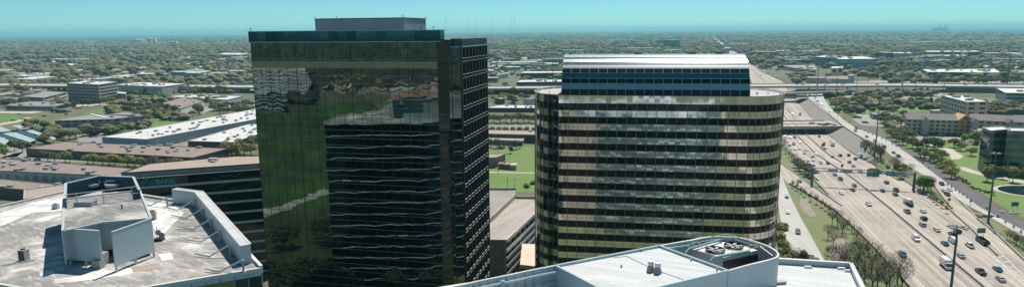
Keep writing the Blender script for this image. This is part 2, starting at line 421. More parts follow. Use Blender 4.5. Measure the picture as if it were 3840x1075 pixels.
stripov('planting_bed', [(3460, 593), (3523, 641), (3583, 676), (3673, 736), (3723, 773), (3775, 801), (3860, 844)],
        [(3475, 590), (3545, 636), (3600, 668), (3690, 728), (3745, 765), (3800, 795), (3880, 838)], 'mulch', .03)
overlay('path', [(3440, 528), (3470, 526), (3530, 552), (3570, 558), (3614, 586), (3596, 596), (3568, 597), (3556, 575), (3500, 550)], 'path_mat', .04)
overlay('path', [(3600, 624), (3625, 628), (3680, 648), (3740, 662), (3840, 676), (3960, 690), (3960, 700), (3840, 686), (3735, 671), (3690, 658), (3640, 648), (3605, 636)], 'path_mat', .04)
c0 = G(3868, 716); pr = (c0 - G(3745, 712)).length
m_ = MB(); m_.prism([(c0.x + (pr + 2.2) * math.cos(t), c0.y + (pr + 2.2) * .8 * math.sin(t)) for t in [i * math.pi / 24 for i in range(48)]], 0, .06, side=False); struct('pond_rim', m_, 'path_mat')
m_ = MB(); m_.prism([(c0.x + pr * math.cos(t), c0.y + pr * .8 * math.sin(t)) for t in [i * math.pi / 24 for i in range(48)]], 0, .10, side=False); struct('pond', m_, 'pond_water')
# grass beyond the sunken freeway, parks, lots
overlay('park_grass', [(3090, 372), (3330, 372), (3560, 385), (3560, 410), (3340, 425), (3150, 430), (3110, 400)], 'lawn', .02)
overlay('parking_lot', [(3190, 440), (3230, 425), (3300, 440), (3310, 475), (3230, 470)], 'lot', .03)
overlay('parking_lot', [(3340, 470), (3400, 465), (3560, 500), (3640, 530), (3430, 520), (3360, 500)], 'lot', .03)
overlay('parking_lot', [(2980, 370), (3070, 345), (3440, 335), (3840, 400), (3840, 425), (3560, 385), (3330, 366), (3090, 368)], 'lot', .025)
overlay('parking_lot', [(3060, 318), (3300, 300), (3840, 300), (3840, 316), (3400, 314)], 'lot', .025)
overlay('lawn', [(1820, 552), (2040, 552), (2040, 720), (1820, 720)], 'lawn', .03)
overlay('path', [(1820, 643), (2040, 647), (2040, 650), (1820, 647)], 'path_mat', .05)
overlay('parking_lot', [(1820, 470), (2040, 470), (2040, 484), (1820, 484)], 'lot', .03)
overlay('parking_lot', [(1820, 486), (2040, 488), (2040, 500), (1820, 500)], 'dirt', .03)
# left side
overlay('lawn', [(0, 430), (60, 428), (85, 440), (60, 452), (0, 460)], 'lawn', .03)
overlay('street', [(0, 424), (120, 425), (250, 404), (430, 392), (430, 386), (240, 396), (110, 418), (0, 417)], 'path_mat', .035)
overlay('street', [(0, 462), (60, 452), (95, 440), (120, 440), (70, 458), (0, 470)], 'path_mat', .035)
overlay('lawn', [(310, 425), (430, 392), (500, 400), (490, 410), (380, 430)], 'lawn', .03)
overlay('lawn', [(560, 470), (600, 440), (730, 443), (700, 458), (600, 480), (480, 498), (470, 480)], 'lawn', .03)
overlay('lawn', [(700, 322), (840, 312), (960, 305), (960, 322), (860, 332), (720, 334)], 'lawn', .03)
overlay('loading_yard', [(549, 556), (640, 545), (960, 462), (960, 480), (700, 545), (690, 556)], 'dirt', .03)
overlay('parking_lot', [(0, 590), (120, 560), (300, 600), (420, 590), (440, 605), (0, 605)], 'lot', .03)
overlay('parking_lot', [(280, 500), (380, 490), (400, 530), (300, 545)], 'lot', .03)
overlay('parking_lot', [(0, 560), (60, 545), (100, 560), (60, 590), (0, 590)], 'lot', .03)
overlay('parking_lot', [(560, 345), (760, 330), (960, 335), (960, 350), (700, 356)], 'lot', .03)
overlay('parking_lot', [(640, 410), (960, 385), (960, 395), (720, 430)], 'lot', .03)
# ---- markings
def along(off, y0, y1, wdt, z=.075, dash=None, step=12.2):
    m_ = MB(); y = y0
    L = dash or step
    while y < y1:
        a, b = y, min(y + L, y1)
        d = Vector((CX(b) - CX(a), b - a, 0)).normalized(); n = Vector((d.y, -d.x, 0)) * wdt / 2
        A = Vector((CX(a) + off, a, ZF(a) + z)); Bq = Vector((CX(b) + off, b, ZF(b) + z))
        m_.face([A - n, A + n, Bq + n, Bq - n]); y += step
    return m_
mk = MB()
for off in (-5.9, -9.6, -13.3, -17.0, 5.1, 8.8, 12.5, ):
    q = along(off, 160, 1500, .15, dash=3.6); mk.v, mk.f, mk.uv, mk.m = mk.v + q.v, mk.f + [tuple(i + len(mk.v) for i in f) for f in q.f], mk.uv + q.uv, mk.m + q.m
for off in (-2.3, -20.8, 1.9, 17.4):
    q = along(off, 160, 1500, .2); mk.v, mk.f, mk.uv, mk.m = mk.v + q.v, mk.f + [tuple(i + len(mk.v) for i in f) for f in q.f], mk.uv + q.uv, mk.m + q.m
struct('lane_markings', mk, 'white_paint')
# gore chevrons on the merging ramp
mk = MB()
for k in range(7):
    a = G(3715 + k * 22, 955 + k * 18); b = G(3765 + k * 19, 958 + k * 20); c = G(3745 + k * 20, 965 + k * 18)
    for p, q in ((a, c), (c, b)):
        d = (q - p).normalized(); n = Vector((d.y, -d.x, 0)) * .16
        mk.face([p - n + Vector((0, 0, .09)), p + n + Vector((0, 0, .09)), q + n + Vector((0, 0, .09)), q - n + Vector((0, 0, .09))])
for pl in ([(3600, 855), (3700, 940), (3840, 1065), (3900, 1120)], [(3680, 870), (3765, 958), (3900, 1095)], [(3745, 905), (3800, 950)], [(3560, 700), (3640, 790), (3745, 900)], [(3360, 830), (3470, 1074)][:0]):
    for p, q in zip(pl, pl[1:]):
        p, q = G(*p), G(*q); d = (q - p).normalized(); n = Vector((d.y, -d.x, 0)) * .11; z = Vector((0, 0, .095))
        mk.face([p - n + z, p + n + z, q + n + z, q - n + z])
struct('ramp_markings', mk, 'white_paint')
# ---- barriers (low concrete walls)
def barrier(name, pts, label, hgt=.85, wd=.5, mat='barrier', cat='barrier', rail=False):
    m_ = MB()
    for a, b in zip(pts, pts[1:]):
        a, b = Vector(a), Vector(b); m_.bar(a + Vector((0, 0, hgt / 2)), b + Vector((0, 0, hgt / 2)), wd, hgt)
    o = m_.build(name, mat); return tag(o, label, cat)
cy = [160, 190, 218, 250, 285, 319, 350, 380] + ys[1:] + [1300, 1500]
barrier('median_barrier', [(CX(y), y, ZF(y)) for y in cy], 'long concrete barrier down the middle of the freeway between the two directions')
barrier('side_barrier', [(CX(y) + FR_ - 8.8 * max(0, min(1, (310 - y) / 60)), y, ZF(y)) for y in cy if y > 235], 'concrete barrier along the right edge of the freeway lanes')
barrier('side_barrier', [(CX(y) + FL_, y, ZF(y)) for y in cy if y > 330], 'concrete barrier along the left edge of the freeway above the ramp')
barrier('express_barrier', [(CX(y) + (9 if y > 430 else 5), y, ZF(y)) for y in (455, 475, 500, 520, 560, 600, 700, 800)], 'concrete divider ending in crash cushion below the overpass')
barrier('ramp_wall', [G(*p) for p in [(2960, 690), (3045, 738), (3132, 790), (3259, 909), (3409, 1074), (3600, 1290)]], 'low concrete wall between the left ramp and the strip of bare trees', 1.0, .6)
barrier('guard_rail', [G(*p) for p in [(2927, 612), (3039, 694), (3100, 735), (3158, 773)]], 'thin guard rail on the grass wedge beside the left ramp', .6, .2, 'metal_gray', 'guard rail')
barrier('ramp_divider', [G(*p) for p in [(3490, 665), (3499, 692), (3535, 740), (3570, 782)]], 'concrete divider wall at the head of the right merging ramp', .9, .6)
barrier('ramp_wall', [G(*p) for p in [(3664, 821), (3739, 880), (3840, 977), (3940, 1075)]], 'low concrete wall along the outer edge of the right merging ramp', .9, .5)
barrier('slope_wall', [(CX(y) + FR_ + slopeR(y) + .6, y, 0) for y in ys if y <= 820], 'parapet on top of the paved slope beside the frontage lane', .9, .5)
# ---- overpasses
def overpass(name, pa, pb, pc, pd, z, label, thick=1.6, piers=None, cat='overpass', zb=0):
    """corner photo points: near-left, near-right, far-right, far-left at deck height z"""
    P = [G(*p, z) for p in (pa, pb, pc, pd)]
    root = empty(name, P[0], label, cat)
    d = MB(); d.prism([(p.x, p.y) for p in P], z - thick, z, bottom=True); d.build('deck', 'concrete', root)
    for a, b in ((P[0], P[1]), (P[3], P[2])):
        r_ = MB(); r_.bar(a + Vector((0, 0, .45)), b + Vector((0, 0, .45)), .4, .95); r_.build('railing', 'concrete', root)
    if piers:
        for t in piers:
            c = MB(); a = P[0].lerp(P[1], t); b = P[3].lerp(P[2], t); wdt = (b - a).length
            for s_ in (.15, .5, .85):
                q = a.lerp(b, s_); c.box((q.x, q.y, zb), 1.4, 1.4, z - thick - zb - .05)
            c.build('pier', 'concrete', root)
    return root
y0, y1 = 600, 642
ov = empty('overpass', (240, y0, 0), 'flat concrete street bridge carrying cars across the sunken freeway', 'overpass')
d = MB(); xa, xb = CX(y0) - 60, CX(y0) + FR_ + 16
d.prism([(xa, y0), (xb, y0), (xb + 6, y1), (xa + 6, y1)], -1.5, .12, bottom=True); d.build('deck', 'freeway_concrete', ov)
for yy in (y0 + .3, y1 - .3, y0 + 21):
    r_ = MB(); r_.bar((xa, yy, .55), (xb, yy, .55), .4 if yy != y0 + 21 else 1.0, .85 if yy != y0 + 21 else .25); r_.build('railing', 'barrier', ov)
for off in (-16, .0, 9.0):
    p_ = MB()
    for yy in (y0 + 4, y0 + 14, y0 + 28, y1 - 4): p_.box((CX(yy) + off, yy, -6.5), 1.3, 1.3, 4.9)
    p_.bar((CX(y0 + 1) + off, y0 + 1, -2), (CX(y1 - 1) + off, y1 - 1, -2), 1.3, .9); p_.build('pier', 'concrete_dark', ov)
d = MB(); d.prism([(CX(y0) + FR_ - 1, y0 + 1), (CX(y0) + FR_ + 14, y0 + 1), (CX(y1) + FR_ + 14, y1 - 1), (CX(y1) + FR_ - 1, y1 - 1)], -6.4, -1.52); d.build('abutment', 'concrete_dark', ov)
y0, y1 = 868, 884
ov = empty('overpass', (330, y0, 0), 'narrow second bridge over the sunken freeway, nearer the elevated highway', 'overpass')
xa, xb = CX(y0) - 90, CX(y0) + FR_ + 14
d = MB(); d.prism([(xa, y0), (xb, y0), (xb + 4, y1), (xa + 4, y1)], -1.5, .12, bottom=True); d.build('deck', 'frontage_concrete', ov)
for yy in (y0 + .3, y1 - .3):
    r_ = MB(); r_.bar((xa, yy, .8), (xb, yy, .8), .4, 1.4); r_.build('railing', 'concrete', ov)
for yy in (y0 + 3, y1 - 3): p_ = MB(); p_.box((CX(yy) + 2, yy, -6.4), 1.5, 1.5, 4.85); p_.build('pier', 'concrete_dark', ov)
# elevated crossing highway, across the whole view
def elevated(name, L, Rr, z, label, spacing=45, skip=None, wall=False):
    root = empty(name, G(*L[0], z), label, 'elevated highway')
    Lp = [G(*p, z) for p in L]; Rp = [G(*p, z) for p in Rr]
    d = MB()
    for i in range(len(Lp) - 1):
        a, b, c_, e_ = Lp[i], Lp[i + 1], Rp[i + 1], Rp[i]
        d.prism([(a.x, a.y), (b.x, b.y), (c_.x, c_.y), (e_.x, e_.y)], z - 1.8, z, bottom=True)
    d.build('deck', 'concrete', root)
    for Q in (Lp, Rp):
        r_ = MB()
        for a, b in zip(Q, Q[1:]): r_.bar(a + Vector((0, 0, .5)), b + Vector((0, 0, .5)), .4, 1.1)
        r_.build('railing', 'concrete', root)
    for i in range(len(Lp) - 1):
        n = max(1, int((Lp[i + 1] - Lp[i]).length / spacing))
        for k in range(n):
            p_ = MB()
            a = Lp[i].lerp(Lp[i + 1], (k + .5) / n); b = Rp[i].lerp(Rp[i + 1], (k + .5) / n)
            c_ = a.lerp(b, .5)
            if abs(c_.x - CX(c_.y)) < 26 and k % 2: continue
            dd = (b - a).normalized()
            for t in (.2, .8):
                q = a.lerp(b, t); p_.box((q.x, q.y, ZF(q.y) if abs(q.x - CX(q.y)) < 28 else 0), 1.8, 1.8, z - 2.6 - (ZF(q.y) if abs(q.x - CX(q.y)) < 28 else 0))
            p_.bar(a.lerp(b, .05) + Vector((0, 0, -2.2)), a.lerp(b, .95) + Vector((0, 0, -2.2)), 1.8, .8)
            p_.build('pier', 'concrete', root)
    return root
elevated('elevated_highway', [(-200, 322), (600, 327), (1300, 333), (1900, 334), (2400, 330), (2960, 325), (3400, 323), (3900, 330), (4200, 335)],
         [(-200, 312), (600, 317), (1300, 323), (1900, 325), (2400, 320), (2960, 315), (3400, 313.5), (3900, 320), (4200, 325)], 8.0,
         'long elevated highway crossing the whole view behind the towers')
elevated('connector_ramp', [(2700, 354), (2960, 351), (3080, 347), (3200, 342), (3420, 338)], [(2700, 349), (2960, 346), (3080, 342.5), (3200, 338), (3420, 334)], 5.0,
         'lower connector road on columns just in front of the elevated highway', 40)
m_ = MB()
for a, b in zip([(3545, 344), (3700, 346), (3840, 350), (4100, 357)], [(3700, 346), (3840, 350), (4100, 357)]):
    p, q = G(*a), G(*b); m_.face([p, q, q + Vector((0, 0, 8.4)), p + Vector((0, 0, 8.4))]); 
    p2, q2 = p + Vector((0, 12, 0)), q + Vector((0, 12, 0)); m_.face([p + Vector((0, 0, 8.4)), q + Vector((0, 0, 8.4)), q2 + Vector((0, 0, 8.4)), p2 + Vector((0, 0, 8.4))])
tag(m_.build('retaining_wall', 'gray_box_wall'), 'long grey retaining wall holding up the elevated highway at right', 'wall')
# ================================================================== DARK GLASS TOWER
def v2(p): return Vector((p[0], p[1]))
FLt = v2(PF(945, 230, 171)); F1 = v2(PF(1640, 236, 160)); e1 = (F1 - FLt).normalized(); s1 = Vector((-e1.y, e1.x))
ZT = 87.7
tw = empty('office_tower', (FLt.x, FLt.y, 0), 'tall dark glass office tower mirroring a green field, rising above the horizon', 'office tower')
DEP = 23
C1 = v2(PF(1727, 200, 161.5)); C0 = C1 - e1 * 2.4; R1 = F1 + s1 * 4.5; dl = C0 - R1; R2 = R1 + e1 * dl.dot(e1)
C2 = C1
while PX((C2.x, C2.y, 80))[0] < 1822: C2 = C2 + s1 * .25
LW0 = FLt + s1 * 2.6; LW1 = LW0 - e1 * 1.3; BL = LW1 + s1 * (DEP - 2.6); BR = C2
body = [FLt, F1, R1, R2, C0, C1, C2, BL, LW1, LW0]
def curtain(mb, pts, z0, z1, u0=0, close=False):
    u = u0; pts = list(pts) + ([pts[0]] if close else [])
    for a, b in zip(pts, pts[1:]):
        L = (b - a).length; mb.face([(a.x, a.y, z0), (b.x, b.y, z0), (b.x, b.y, z1), (a.x, a.y, z1)], [(u, z0), (u + L, z0), (u + L, z1), (u, z1)]); u += L
    return u
FLOORS = [83.2 - 4 * k for k in range(21)]
zs = [ZT] + FLOORS + [0]
for k in range(len(zs) - 1):
    z1_, z0_ = zs[k], zs[k + 1]
    mb = MB(); curtain(mb, [LW1, LW0, FLt, F1, R1, R2, C0, C1], z0_, z1_); mb.build('front_glass', 'tower_glass', tw)
    mb = MB(); curtain(mb, [C1, C2], z0_, z1_); curtain(mb, [C2, BL, LW1], z0_, z1_); mb.build('side_glass', 'tower_side_glass', tw)
def off(p, d): return p - s1 * d
# horizontal mullions: two fine lines per storey on the front, ledges on the side
hm = MB(); lm = MB()
for z in FLOORS:
    for zz in (z, z - 1.9):
        if zz < 5: continue
        for a, b in ((LW1, LW0 + e1 * .0), (FLt, F1), (C0, C1), (R1, R2)):
            hm.bar((off(a, .04).x, off(a, .04).y, zz), (off(b, .04).x, off(b, .04).y, zz), .10, .11)
        hm.bar((F1.x + e1.x * .04, F1.y + e1.y * .04, zz), (R1.x + e1.x * .04, R1.y + e1.y * .04, zz), .1, .1)
    for zz in (z + .25, z - .55):
        if zz < 3: continue
        a, b = C1 + e1 * .35, C2 + e1 * .35
        for k in range(8):
            p, q = a.lerp(b, (k + .18) / 8), a.lerp(b, (k + .93) / 8)
            lm.bar((p.x, p.y, zz), (q.x, q.y, zz), .16, .13)
hm.build('mullion_lines', 'mullion_gray', tw); lm.build('ledges', 'mullion_light', tw)
vm = MB(); n = 20
for k in range(n + 1):
    p = off(FLt.lerp(F1, k / n), .05); vm.bar((p.x, p.y, 3), (p.x, p.y, ZT), .05 if k % 6 != 5 else .16, .05, up=Vector((e1.x, e1.y, 0)))
for p in (C0, C1, LW0, LW1): vm.bar((p.x, p.y, 3), (p.x, p.y, ZT), .2)
vm.build('mullions', 'mullion_dark', tw)
fm = MB()
for k in range(9):
    p = C1.lerp(C2, k / 8) + e1 * .25; fm.bar((p.x, p.y, 3), (p.x, p.y, ZT - 1.3), .42, .5, up=Vector((s1.x, s1.y, 0)))
fm.build('fins', 'mullion_dark', tw)
# parapet, louver band, roof
lo = MB(); curtain(lo, [off(FLt, .12), off(F1, .12)], 81.1, 82.8); lo.build('louver_band', 'louver', tw)
pb = MB(); T = .5
PL = [off(FLt, .35) - e1 * .4, off(F1, .35), F1 + s1 * 3.2, BL + e1 * 50 + s1 * 0]
F1p = F1 + e1 * 1.0
ft = [off(FLt, .3) - e1 * .3, off(F1p, .3), F1p + s1 * 3.0, FLt + s1 * 3.0 - e1 * .3]
curtain(pb, ft, 87.75, 90.35, close=True); pb.build('parapet_glass', 'fascia_glass', tw)
cp = MB()
for a, b in zip(ft, ft[1:] + ft[:1]): cp.bar((a.x, a.y, 90.42), (b.x, b.y, 90.42), .5, .14)
a, b = ft[0], ft[1]; cp.bar((a.x, a.y - .05, 87.66), (b.x, b.y - .05, 87.66), .4, .16)
cp.build('coping', 'mullion_light', tw)
rf = MB(); rf.prism([(p.x, p.y) for p in [FLt + s1, F1 + s1, F1 + s1 * 20, FLt + s1 * 22]], 87.2, 88.4, side=False); rf.build('roof', 'gray_roof', tw)
rb = MB(); rbp = [R1, R2, C0, C1, C2, BR, C2 - e1 * 9, R1 + s1 * 15]
rb.prism([(p.x, p.y) for p in [R1, R2, C0, C1, C2, C2 - e1 * 8.5, R1 + s1 * 18]], 88.0, 88.2, side=False); rb.build('roof', 'gray_roof', tw)
rp = MB(); curtain(rp, [R2, off(C0, .1), off(C1, .1) + e1 * .35, C2 + e1 * .35], 86.4, 88.25); rp.build('parapet_glass', 'fascia_glass', tw)
cp = MB()
for a, b in ((off(C0, .1), off(C1, .1) + e1 * .35), (off(C1, .1) + e1 * .35, C2 + e1 * .35)):
    cp.bar((a.x, a.y, 88.3), (b.x, b.y, 88.3), .35, .12); cp.bar((a.x, a.y, 86.3), (b.x, b.y, 86.3), .3, .2)
cp.build('coping', 'mullion_light', tw)
pa = PF(1183, 115, 184); pq = PF(1516, 115, 177.5); ee = (v2(pq) - v2(pa)).normalized(); ss = Vector((-ee.y, ee.x)); pr_ = v2(pq) + ss * 13 + ee * 2.2
ph = MB(); P = [v2(pa), v2(pq), v2(pq) + ss * 16 , v2(pa) + ss * 16]
ph.prism([(p.x, p.y) for p in P], 88.9, 93.75); o = ph.build('penthouse', 'penthouse_panel', tw)
cp = MB()
for a, b in zip(P, P[1:] + P[:1]): cp.bar((a.x, a.y, 93.78), (b.x, b.y, 93.78), .3, .2)
for p in P + [P[0].lerp(P[1], .25), P[0].lerp(P[1], .98)]: cp.tube([(p.x, p.y, 93.8), (p.x, p.y, 94.6)], .06, 5)
cp.build('penthouse_trim', 'mullion_dark', tw)
am = MB()
for px in (940, 1626, 1580): 
    p = PF(px, 110, 172 if px < 1000 else 165); am.tube([(p.x, p.y, 90.4), (p.x, p.y, 91.3)], .06, 5); am.box((p.x, p.y, 91.2), .5, .2, .15)
am.build('rooftop_aerials', 'pole_metal', tw)

# ================================================================== BRONZE BANDED TOWER
Lp = v2(PF(2095, 383, 195)); Rp = v2(PF(2812, 391, 186.5)); e2 = (Rp - Lp).normalized(); s2 = Vector((-e2.y, e2.x))
bz = empty('office_tower', (Lp.x, Lp.y, 0), 'bronze and silver banded tower with rounded ends and barrel roof', 'office tower')
def arc(c, ax, ay, a, b, t0, t1, n): return [c + ax * a * math.cos(t0 + (t1 - t0) * i / n) + ay * b * math.sin(t0 + (t1 - t0) * i / n) for i in range(n + 1)]
aR, bR = 12.6, 16
Wd = 2 * bR
cr = Rp + s2 * bR
right_end = arc(cr, e2, s2, aR, bR, -math.pi / 2, math.pi / 2, 22)
aL = 9.0; Ls = Lp + s2 * 1.6
cl = Ls + s2 * (bR - 1.6) 
left_end = arc(cl, e2, s2, aL, bR - 1.6, math.pi / 2, 3 * math.pi / 2, 16)      # back -> front
foot = [Lp + e2 * 0, Rp] + right_end[1:] + left_end + [Ls]
ZC, ZV = 71.1, 68.75
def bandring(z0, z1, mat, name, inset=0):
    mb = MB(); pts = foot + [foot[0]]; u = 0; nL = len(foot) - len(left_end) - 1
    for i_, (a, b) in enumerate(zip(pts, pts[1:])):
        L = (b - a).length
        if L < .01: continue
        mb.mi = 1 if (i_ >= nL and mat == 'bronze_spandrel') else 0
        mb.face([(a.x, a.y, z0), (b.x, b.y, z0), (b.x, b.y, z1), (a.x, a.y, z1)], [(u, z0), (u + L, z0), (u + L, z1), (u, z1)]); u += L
    return mb.build(name, [mat, 'spandrel_tower_reflection'] if mat == 'bronze_spandrel' else mat, bz)
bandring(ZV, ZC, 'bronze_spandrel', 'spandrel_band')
z = ZV; nf = 0
while z > 1:
    bandring(max(0, z - 2.02), z, 'bronze_vision', 'window_band')
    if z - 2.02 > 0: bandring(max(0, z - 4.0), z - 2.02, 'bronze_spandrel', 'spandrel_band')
    z -= 4.0
mm = MB(); u = 0; nb = 19
for k in range(nb + 1):
    p = Lp.lerp(Rp, k / nb) - s2 * .05; mm.bar((p.x, p.y, 2), (p.x, p.y, ZV), .16, .14, up=Vector((e2.x, e2.y, 0)))
acc = 0; last = Rp
for p in right_end[1:] + left_end:
    mm.bar((p.x, p.y, 2), (p.x, p.y, ZV), .12)
z = ZV
fr = foot[:2] + right_end[1:12]
while z > 2:
    for zz in (z, z - 2.02, z - 3.0):
        for a, b in zip(fr, fr[1:]):
            a2, b2 = a - s2 * .03, b - s2 * .03; mm.bar((a2.x, a2.y, zz), (b2.x, b2.y, zz), .10, .09 if zz > z - 2.5 else .05)
    z -= 4
mm.build('mullions', 'bronze_mullion', bz)
rr = MB(); rr.prism([(p.x, p.y) for p in foot], 70, 70.6, side=False); rr.build('roof', 'gray_box_wall', bz)
cc = MB(); pts = foot + [foot[0]]
for a, b in zip(pts, pts[1:]):
    if (b - a).length > .01: cc.bar((a.x, a.y, ZC + .05), (b.x, b.y, ZC + .05), .35, .12)
cc.build('coping', 'bronze_mullion', bz)
# barrel vault
bl = empty  # (barrel belongs to the tower)
A0 = v2(PF(2108, 357, 197.5)); A0 = Lp + e2 * ((A0 - Lp).dot(e2)) + s2 * .4
A1 = Lp + e2 * ((v2(PF(2808, 357, 188)) - Lp).dot(e2)) + s2 * .4
Hh, Dd = 11.7, 13.0
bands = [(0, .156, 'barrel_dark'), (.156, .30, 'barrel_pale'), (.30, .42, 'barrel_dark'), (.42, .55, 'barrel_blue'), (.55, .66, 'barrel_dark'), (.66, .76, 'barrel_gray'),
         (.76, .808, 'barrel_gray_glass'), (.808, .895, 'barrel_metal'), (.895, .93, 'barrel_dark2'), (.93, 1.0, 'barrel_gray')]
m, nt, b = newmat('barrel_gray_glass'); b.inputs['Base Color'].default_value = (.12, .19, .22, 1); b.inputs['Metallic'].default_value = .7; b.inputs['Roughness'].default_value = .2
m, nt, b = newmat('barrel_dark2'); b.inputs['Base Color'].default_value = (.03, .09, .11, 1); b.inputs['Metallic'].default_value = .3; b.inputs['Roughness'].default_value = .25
def prof(s): c = math.sqrt(max(0, 1 - s * s)); return Dd * (1 - c), ZC - .5 + .5 + Hh * s
NAMES = {'barrel_dark': 'window_band', 'barrel_dark2': 'window_band', 'barrel_gray_glass': 'window_band'}
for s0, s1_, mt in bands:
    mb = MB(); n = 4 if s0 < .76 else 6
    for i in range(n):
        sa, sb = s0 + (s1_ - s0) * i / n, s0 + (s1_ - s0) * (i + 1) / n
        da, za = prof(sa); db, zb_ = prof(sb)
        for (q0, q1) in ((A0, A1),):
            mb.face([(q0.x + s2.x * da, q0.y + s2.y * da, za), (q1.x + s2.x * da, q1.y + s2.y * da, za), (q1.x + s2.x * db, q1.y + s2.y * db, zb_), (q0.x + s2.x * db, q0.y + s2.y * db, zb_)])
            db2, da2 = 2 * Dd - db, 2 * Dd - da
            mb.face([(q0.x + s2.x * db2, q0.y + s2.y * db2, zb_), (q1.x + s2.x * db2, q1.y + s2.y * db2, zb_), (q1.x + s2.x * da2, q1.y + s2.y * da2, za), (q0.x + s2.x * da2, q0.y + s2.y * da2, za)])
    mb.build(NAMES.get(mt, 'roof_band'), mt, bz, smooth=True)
mb = MB()
for q in (A0, A1):
    ring = [prof(i / 16) for i in range(17)]
    poly = [(q.x + s2.x * d_, q.y + s2.y * d_, z_) for d_, z_ in ring] + [(q.x + s2.x * (2 * Dd - d_), q.y + s2.y * (2 * Dd - d_), z_) for d_, z_ in ring[::-1][1:]]
    mb.face(poly)
mb.build('end_wall', 'barrel_dark', bz)
rb_ = MB()
for k in range(21):
    q = A0.lerp(A1, k / 20)
    for (sa, sb, mt) in bands:
        if 'dark' not in mt and 'glass' not in mt: continue
        P = [prof(sa + (sb - sa) * i / 3) for i in range(4)]
        rb_.tube([(q.x + s2.x * (d_ - .03), q.y + s2.y * (d_ - .03), z_ + .03) for d_, z_ in P], .07, 4)
for s_ in [b_[0] for b_ in bands] + [.99]:
    d_, z_ = prof(s_); rb_.bar((A0.x + s2.x * (d_ - .05), A0.y + s2.y * (d_ - .05), z_ + .03), (A1.x + s2.x * (d_ - .05), A1.y + s2.y * (d_ - .05), z_ + .03), .08, .06)
rb_.build('roof_ribs', 'mullion_light', bz)
sm = MB()
for t in (.03, .42, .72, .87): 
    q = A0.lerp(A1, t) + s2 * Dd; sm.box((q.x, q.y, ZC + Hh), 2.2 if t > .4 else .8, 1, .45)
sm.build('rooftop_vents', 'pole_metal', bz)
st = MB()
for px, py in ((2020, 338), (2060, 337), (2838, 345), (2880, 348), (2842, 352), (2925, 348)):
    q = PF(px, py, 205 if px < 2500 else 197); q = Vector((q.x, q.y, 70.6)); st.tube([q, q + Vector((0, 0, .8))], .12, 6)
st.build('vent_pipes', 'pole_metal', bz)

# ================================================================== BANK OFFICE BUILDING (banded, left)
ZB = 42
bank_px = [(451, 654), (971, 618), (990, 600), (970, 593), (822, 590), (560, 614)]
bp = [v2(G(*p, ZB)) for p in bank_px]
eb = (bp[1] - bp[0]).normalized(); sb_ = Vector((-eb.y, eb.x))
bp[2] = bp[1] + eb * 12 + sb_ * 3
poly = [bp[0], bp[1] + eb * 8, bp[1] + eb * 8 + sb_ * 16, bp[4] + eb * 6, bp[5]]
bk = empty('bank_building', (bp[0].x, bp[0].y, 0), 'black glass bank office building with pale horizontal bands and name sign', 'office building')
fa, fb = poly[0], poly[1]
cen = sum(poly, Vector((0, 0))) / len(poly)
z = ZB - 2.4
mb = MB(); curtain(mb, poly, ZB - 2.4, ZB, close=True)
# recessed parapet wall (pale) set back behind the top black band
ins = [p + sb_ * 1.6 for p in poly[:2]]
q = MB(); curtain(q, [ins[0], ins[1]], ZB - 1.6, ZB); q.build('parapet_wall', 'gray_wall', bk)
for k in (.12, .25, .33, .40, .52):
    q = MB()
    p = ins[0].lerp(ins[1], k) - sb_ * .05; p2 = p + eb * 2.2; q.face([(p.x, p.y, ZB - 1.3), (p2.x, p2.y, ZB - 1.3), (p2.x, p2.y, ZB - .4), (p.x, p.y, ZB - .4)])
    q.build('parapet_louver', 'metal_gray', bk)
zt = ZB - 1.7; k = 0
while zt > 0:
    mb = MB(); curtain(mb, poly, max(0, zt - 3.1), zt, close=True); mb.build('window_band', 'bank_glass', bk)
    if zt - 3.1 > 0:
        mb = MB(); curtain(mb, poly, max(0, zt - 3.96), zt - 3.1, close=True); mb.build('pale_band', 'mullion_light', bk)
    zt -= 3.96
rf = MB(); rp_ = [ins[0], ins[1]] + poly[2:]
rf.prism([(p.x, p.y) for p in rp_], ZB - 1, ZB, side=False); rf.build('roof', 'tan_roof', bk)
rf = MB(); rf.prism([(p.x, p.y) for p in poly], ZB - 1.75, ZB - 1.68, side=False); rf.build('ledge', 'gray_roof', bk)
cp = MB()
for a, b in zip(rp_, rp_[1:] + rp_[:1]): cp.bar((a.x, a.y, ZB + .15), (b.x, b.y, ZB + .15), .5, .35)
cp.build('coping', 'mullion_dark', bk)
p = G(800, 603, ZB); cp = MB(); cp.box((p.x, p.y, ZB), 3.2, 2, 1.1); cp.box((p.x + 1, p.y - 2.5, ZB), 1.8, 1.2, .6); cp.build('rooftop_unit', 'ac_metal', bk)
# lettering
def text_mesh(txt, size, mat, parent, origin, xdir, ydir, extr=.12, name='lettering', font_off=0.0, outline=False):
    cu = bpy.data.curves.new('txt', 'FONT'); cu.body = txt; cu.size = size; cu.extrude = extr; cu.offset = font_off
    if outline: cu.fill_mode = 'NONE'; cu.bevel_depth = .09; cu.extrude = 0
    ob = bpy.data.objects.new('txt', cu); COL.objects.link(ob); bpy.context.view_layer.update()
    dg = bpy.context.evaluated_depsgraph_get(); me = bpy.data.meshes.new_from_object(ob.evaluated_get(dg))
    bpy.data.objects.remove(ob); zdir = xdir.cross(ydir)
    off_ = Vector(parent.location) if parent is not None else Vector()
    for v in me.vertices:
        c = v.co.copy(); v.co = origin + xdir * c.x + ydir * c.y + zdir * c.z - off_
    me.materials.clear(); me.materials.append(M[mat]); me.name = name
    o = bpy.data.objects.new(name, me); COL.objects.link(o)
    if parent is not None: o.parent = parent
    return o
surf('sign_blue', (.03, .26, .34), (.035, .28, .36), 1); surf('sign_blue_light', (.06, .40, .50), (.07, .42, .52), 1)
X3 = Vector((eb.x, eb.y, 0)); Z3 = Vector((0, 0, 1)); N3 = Vector((-sb_.x, -sb_.y, 0))
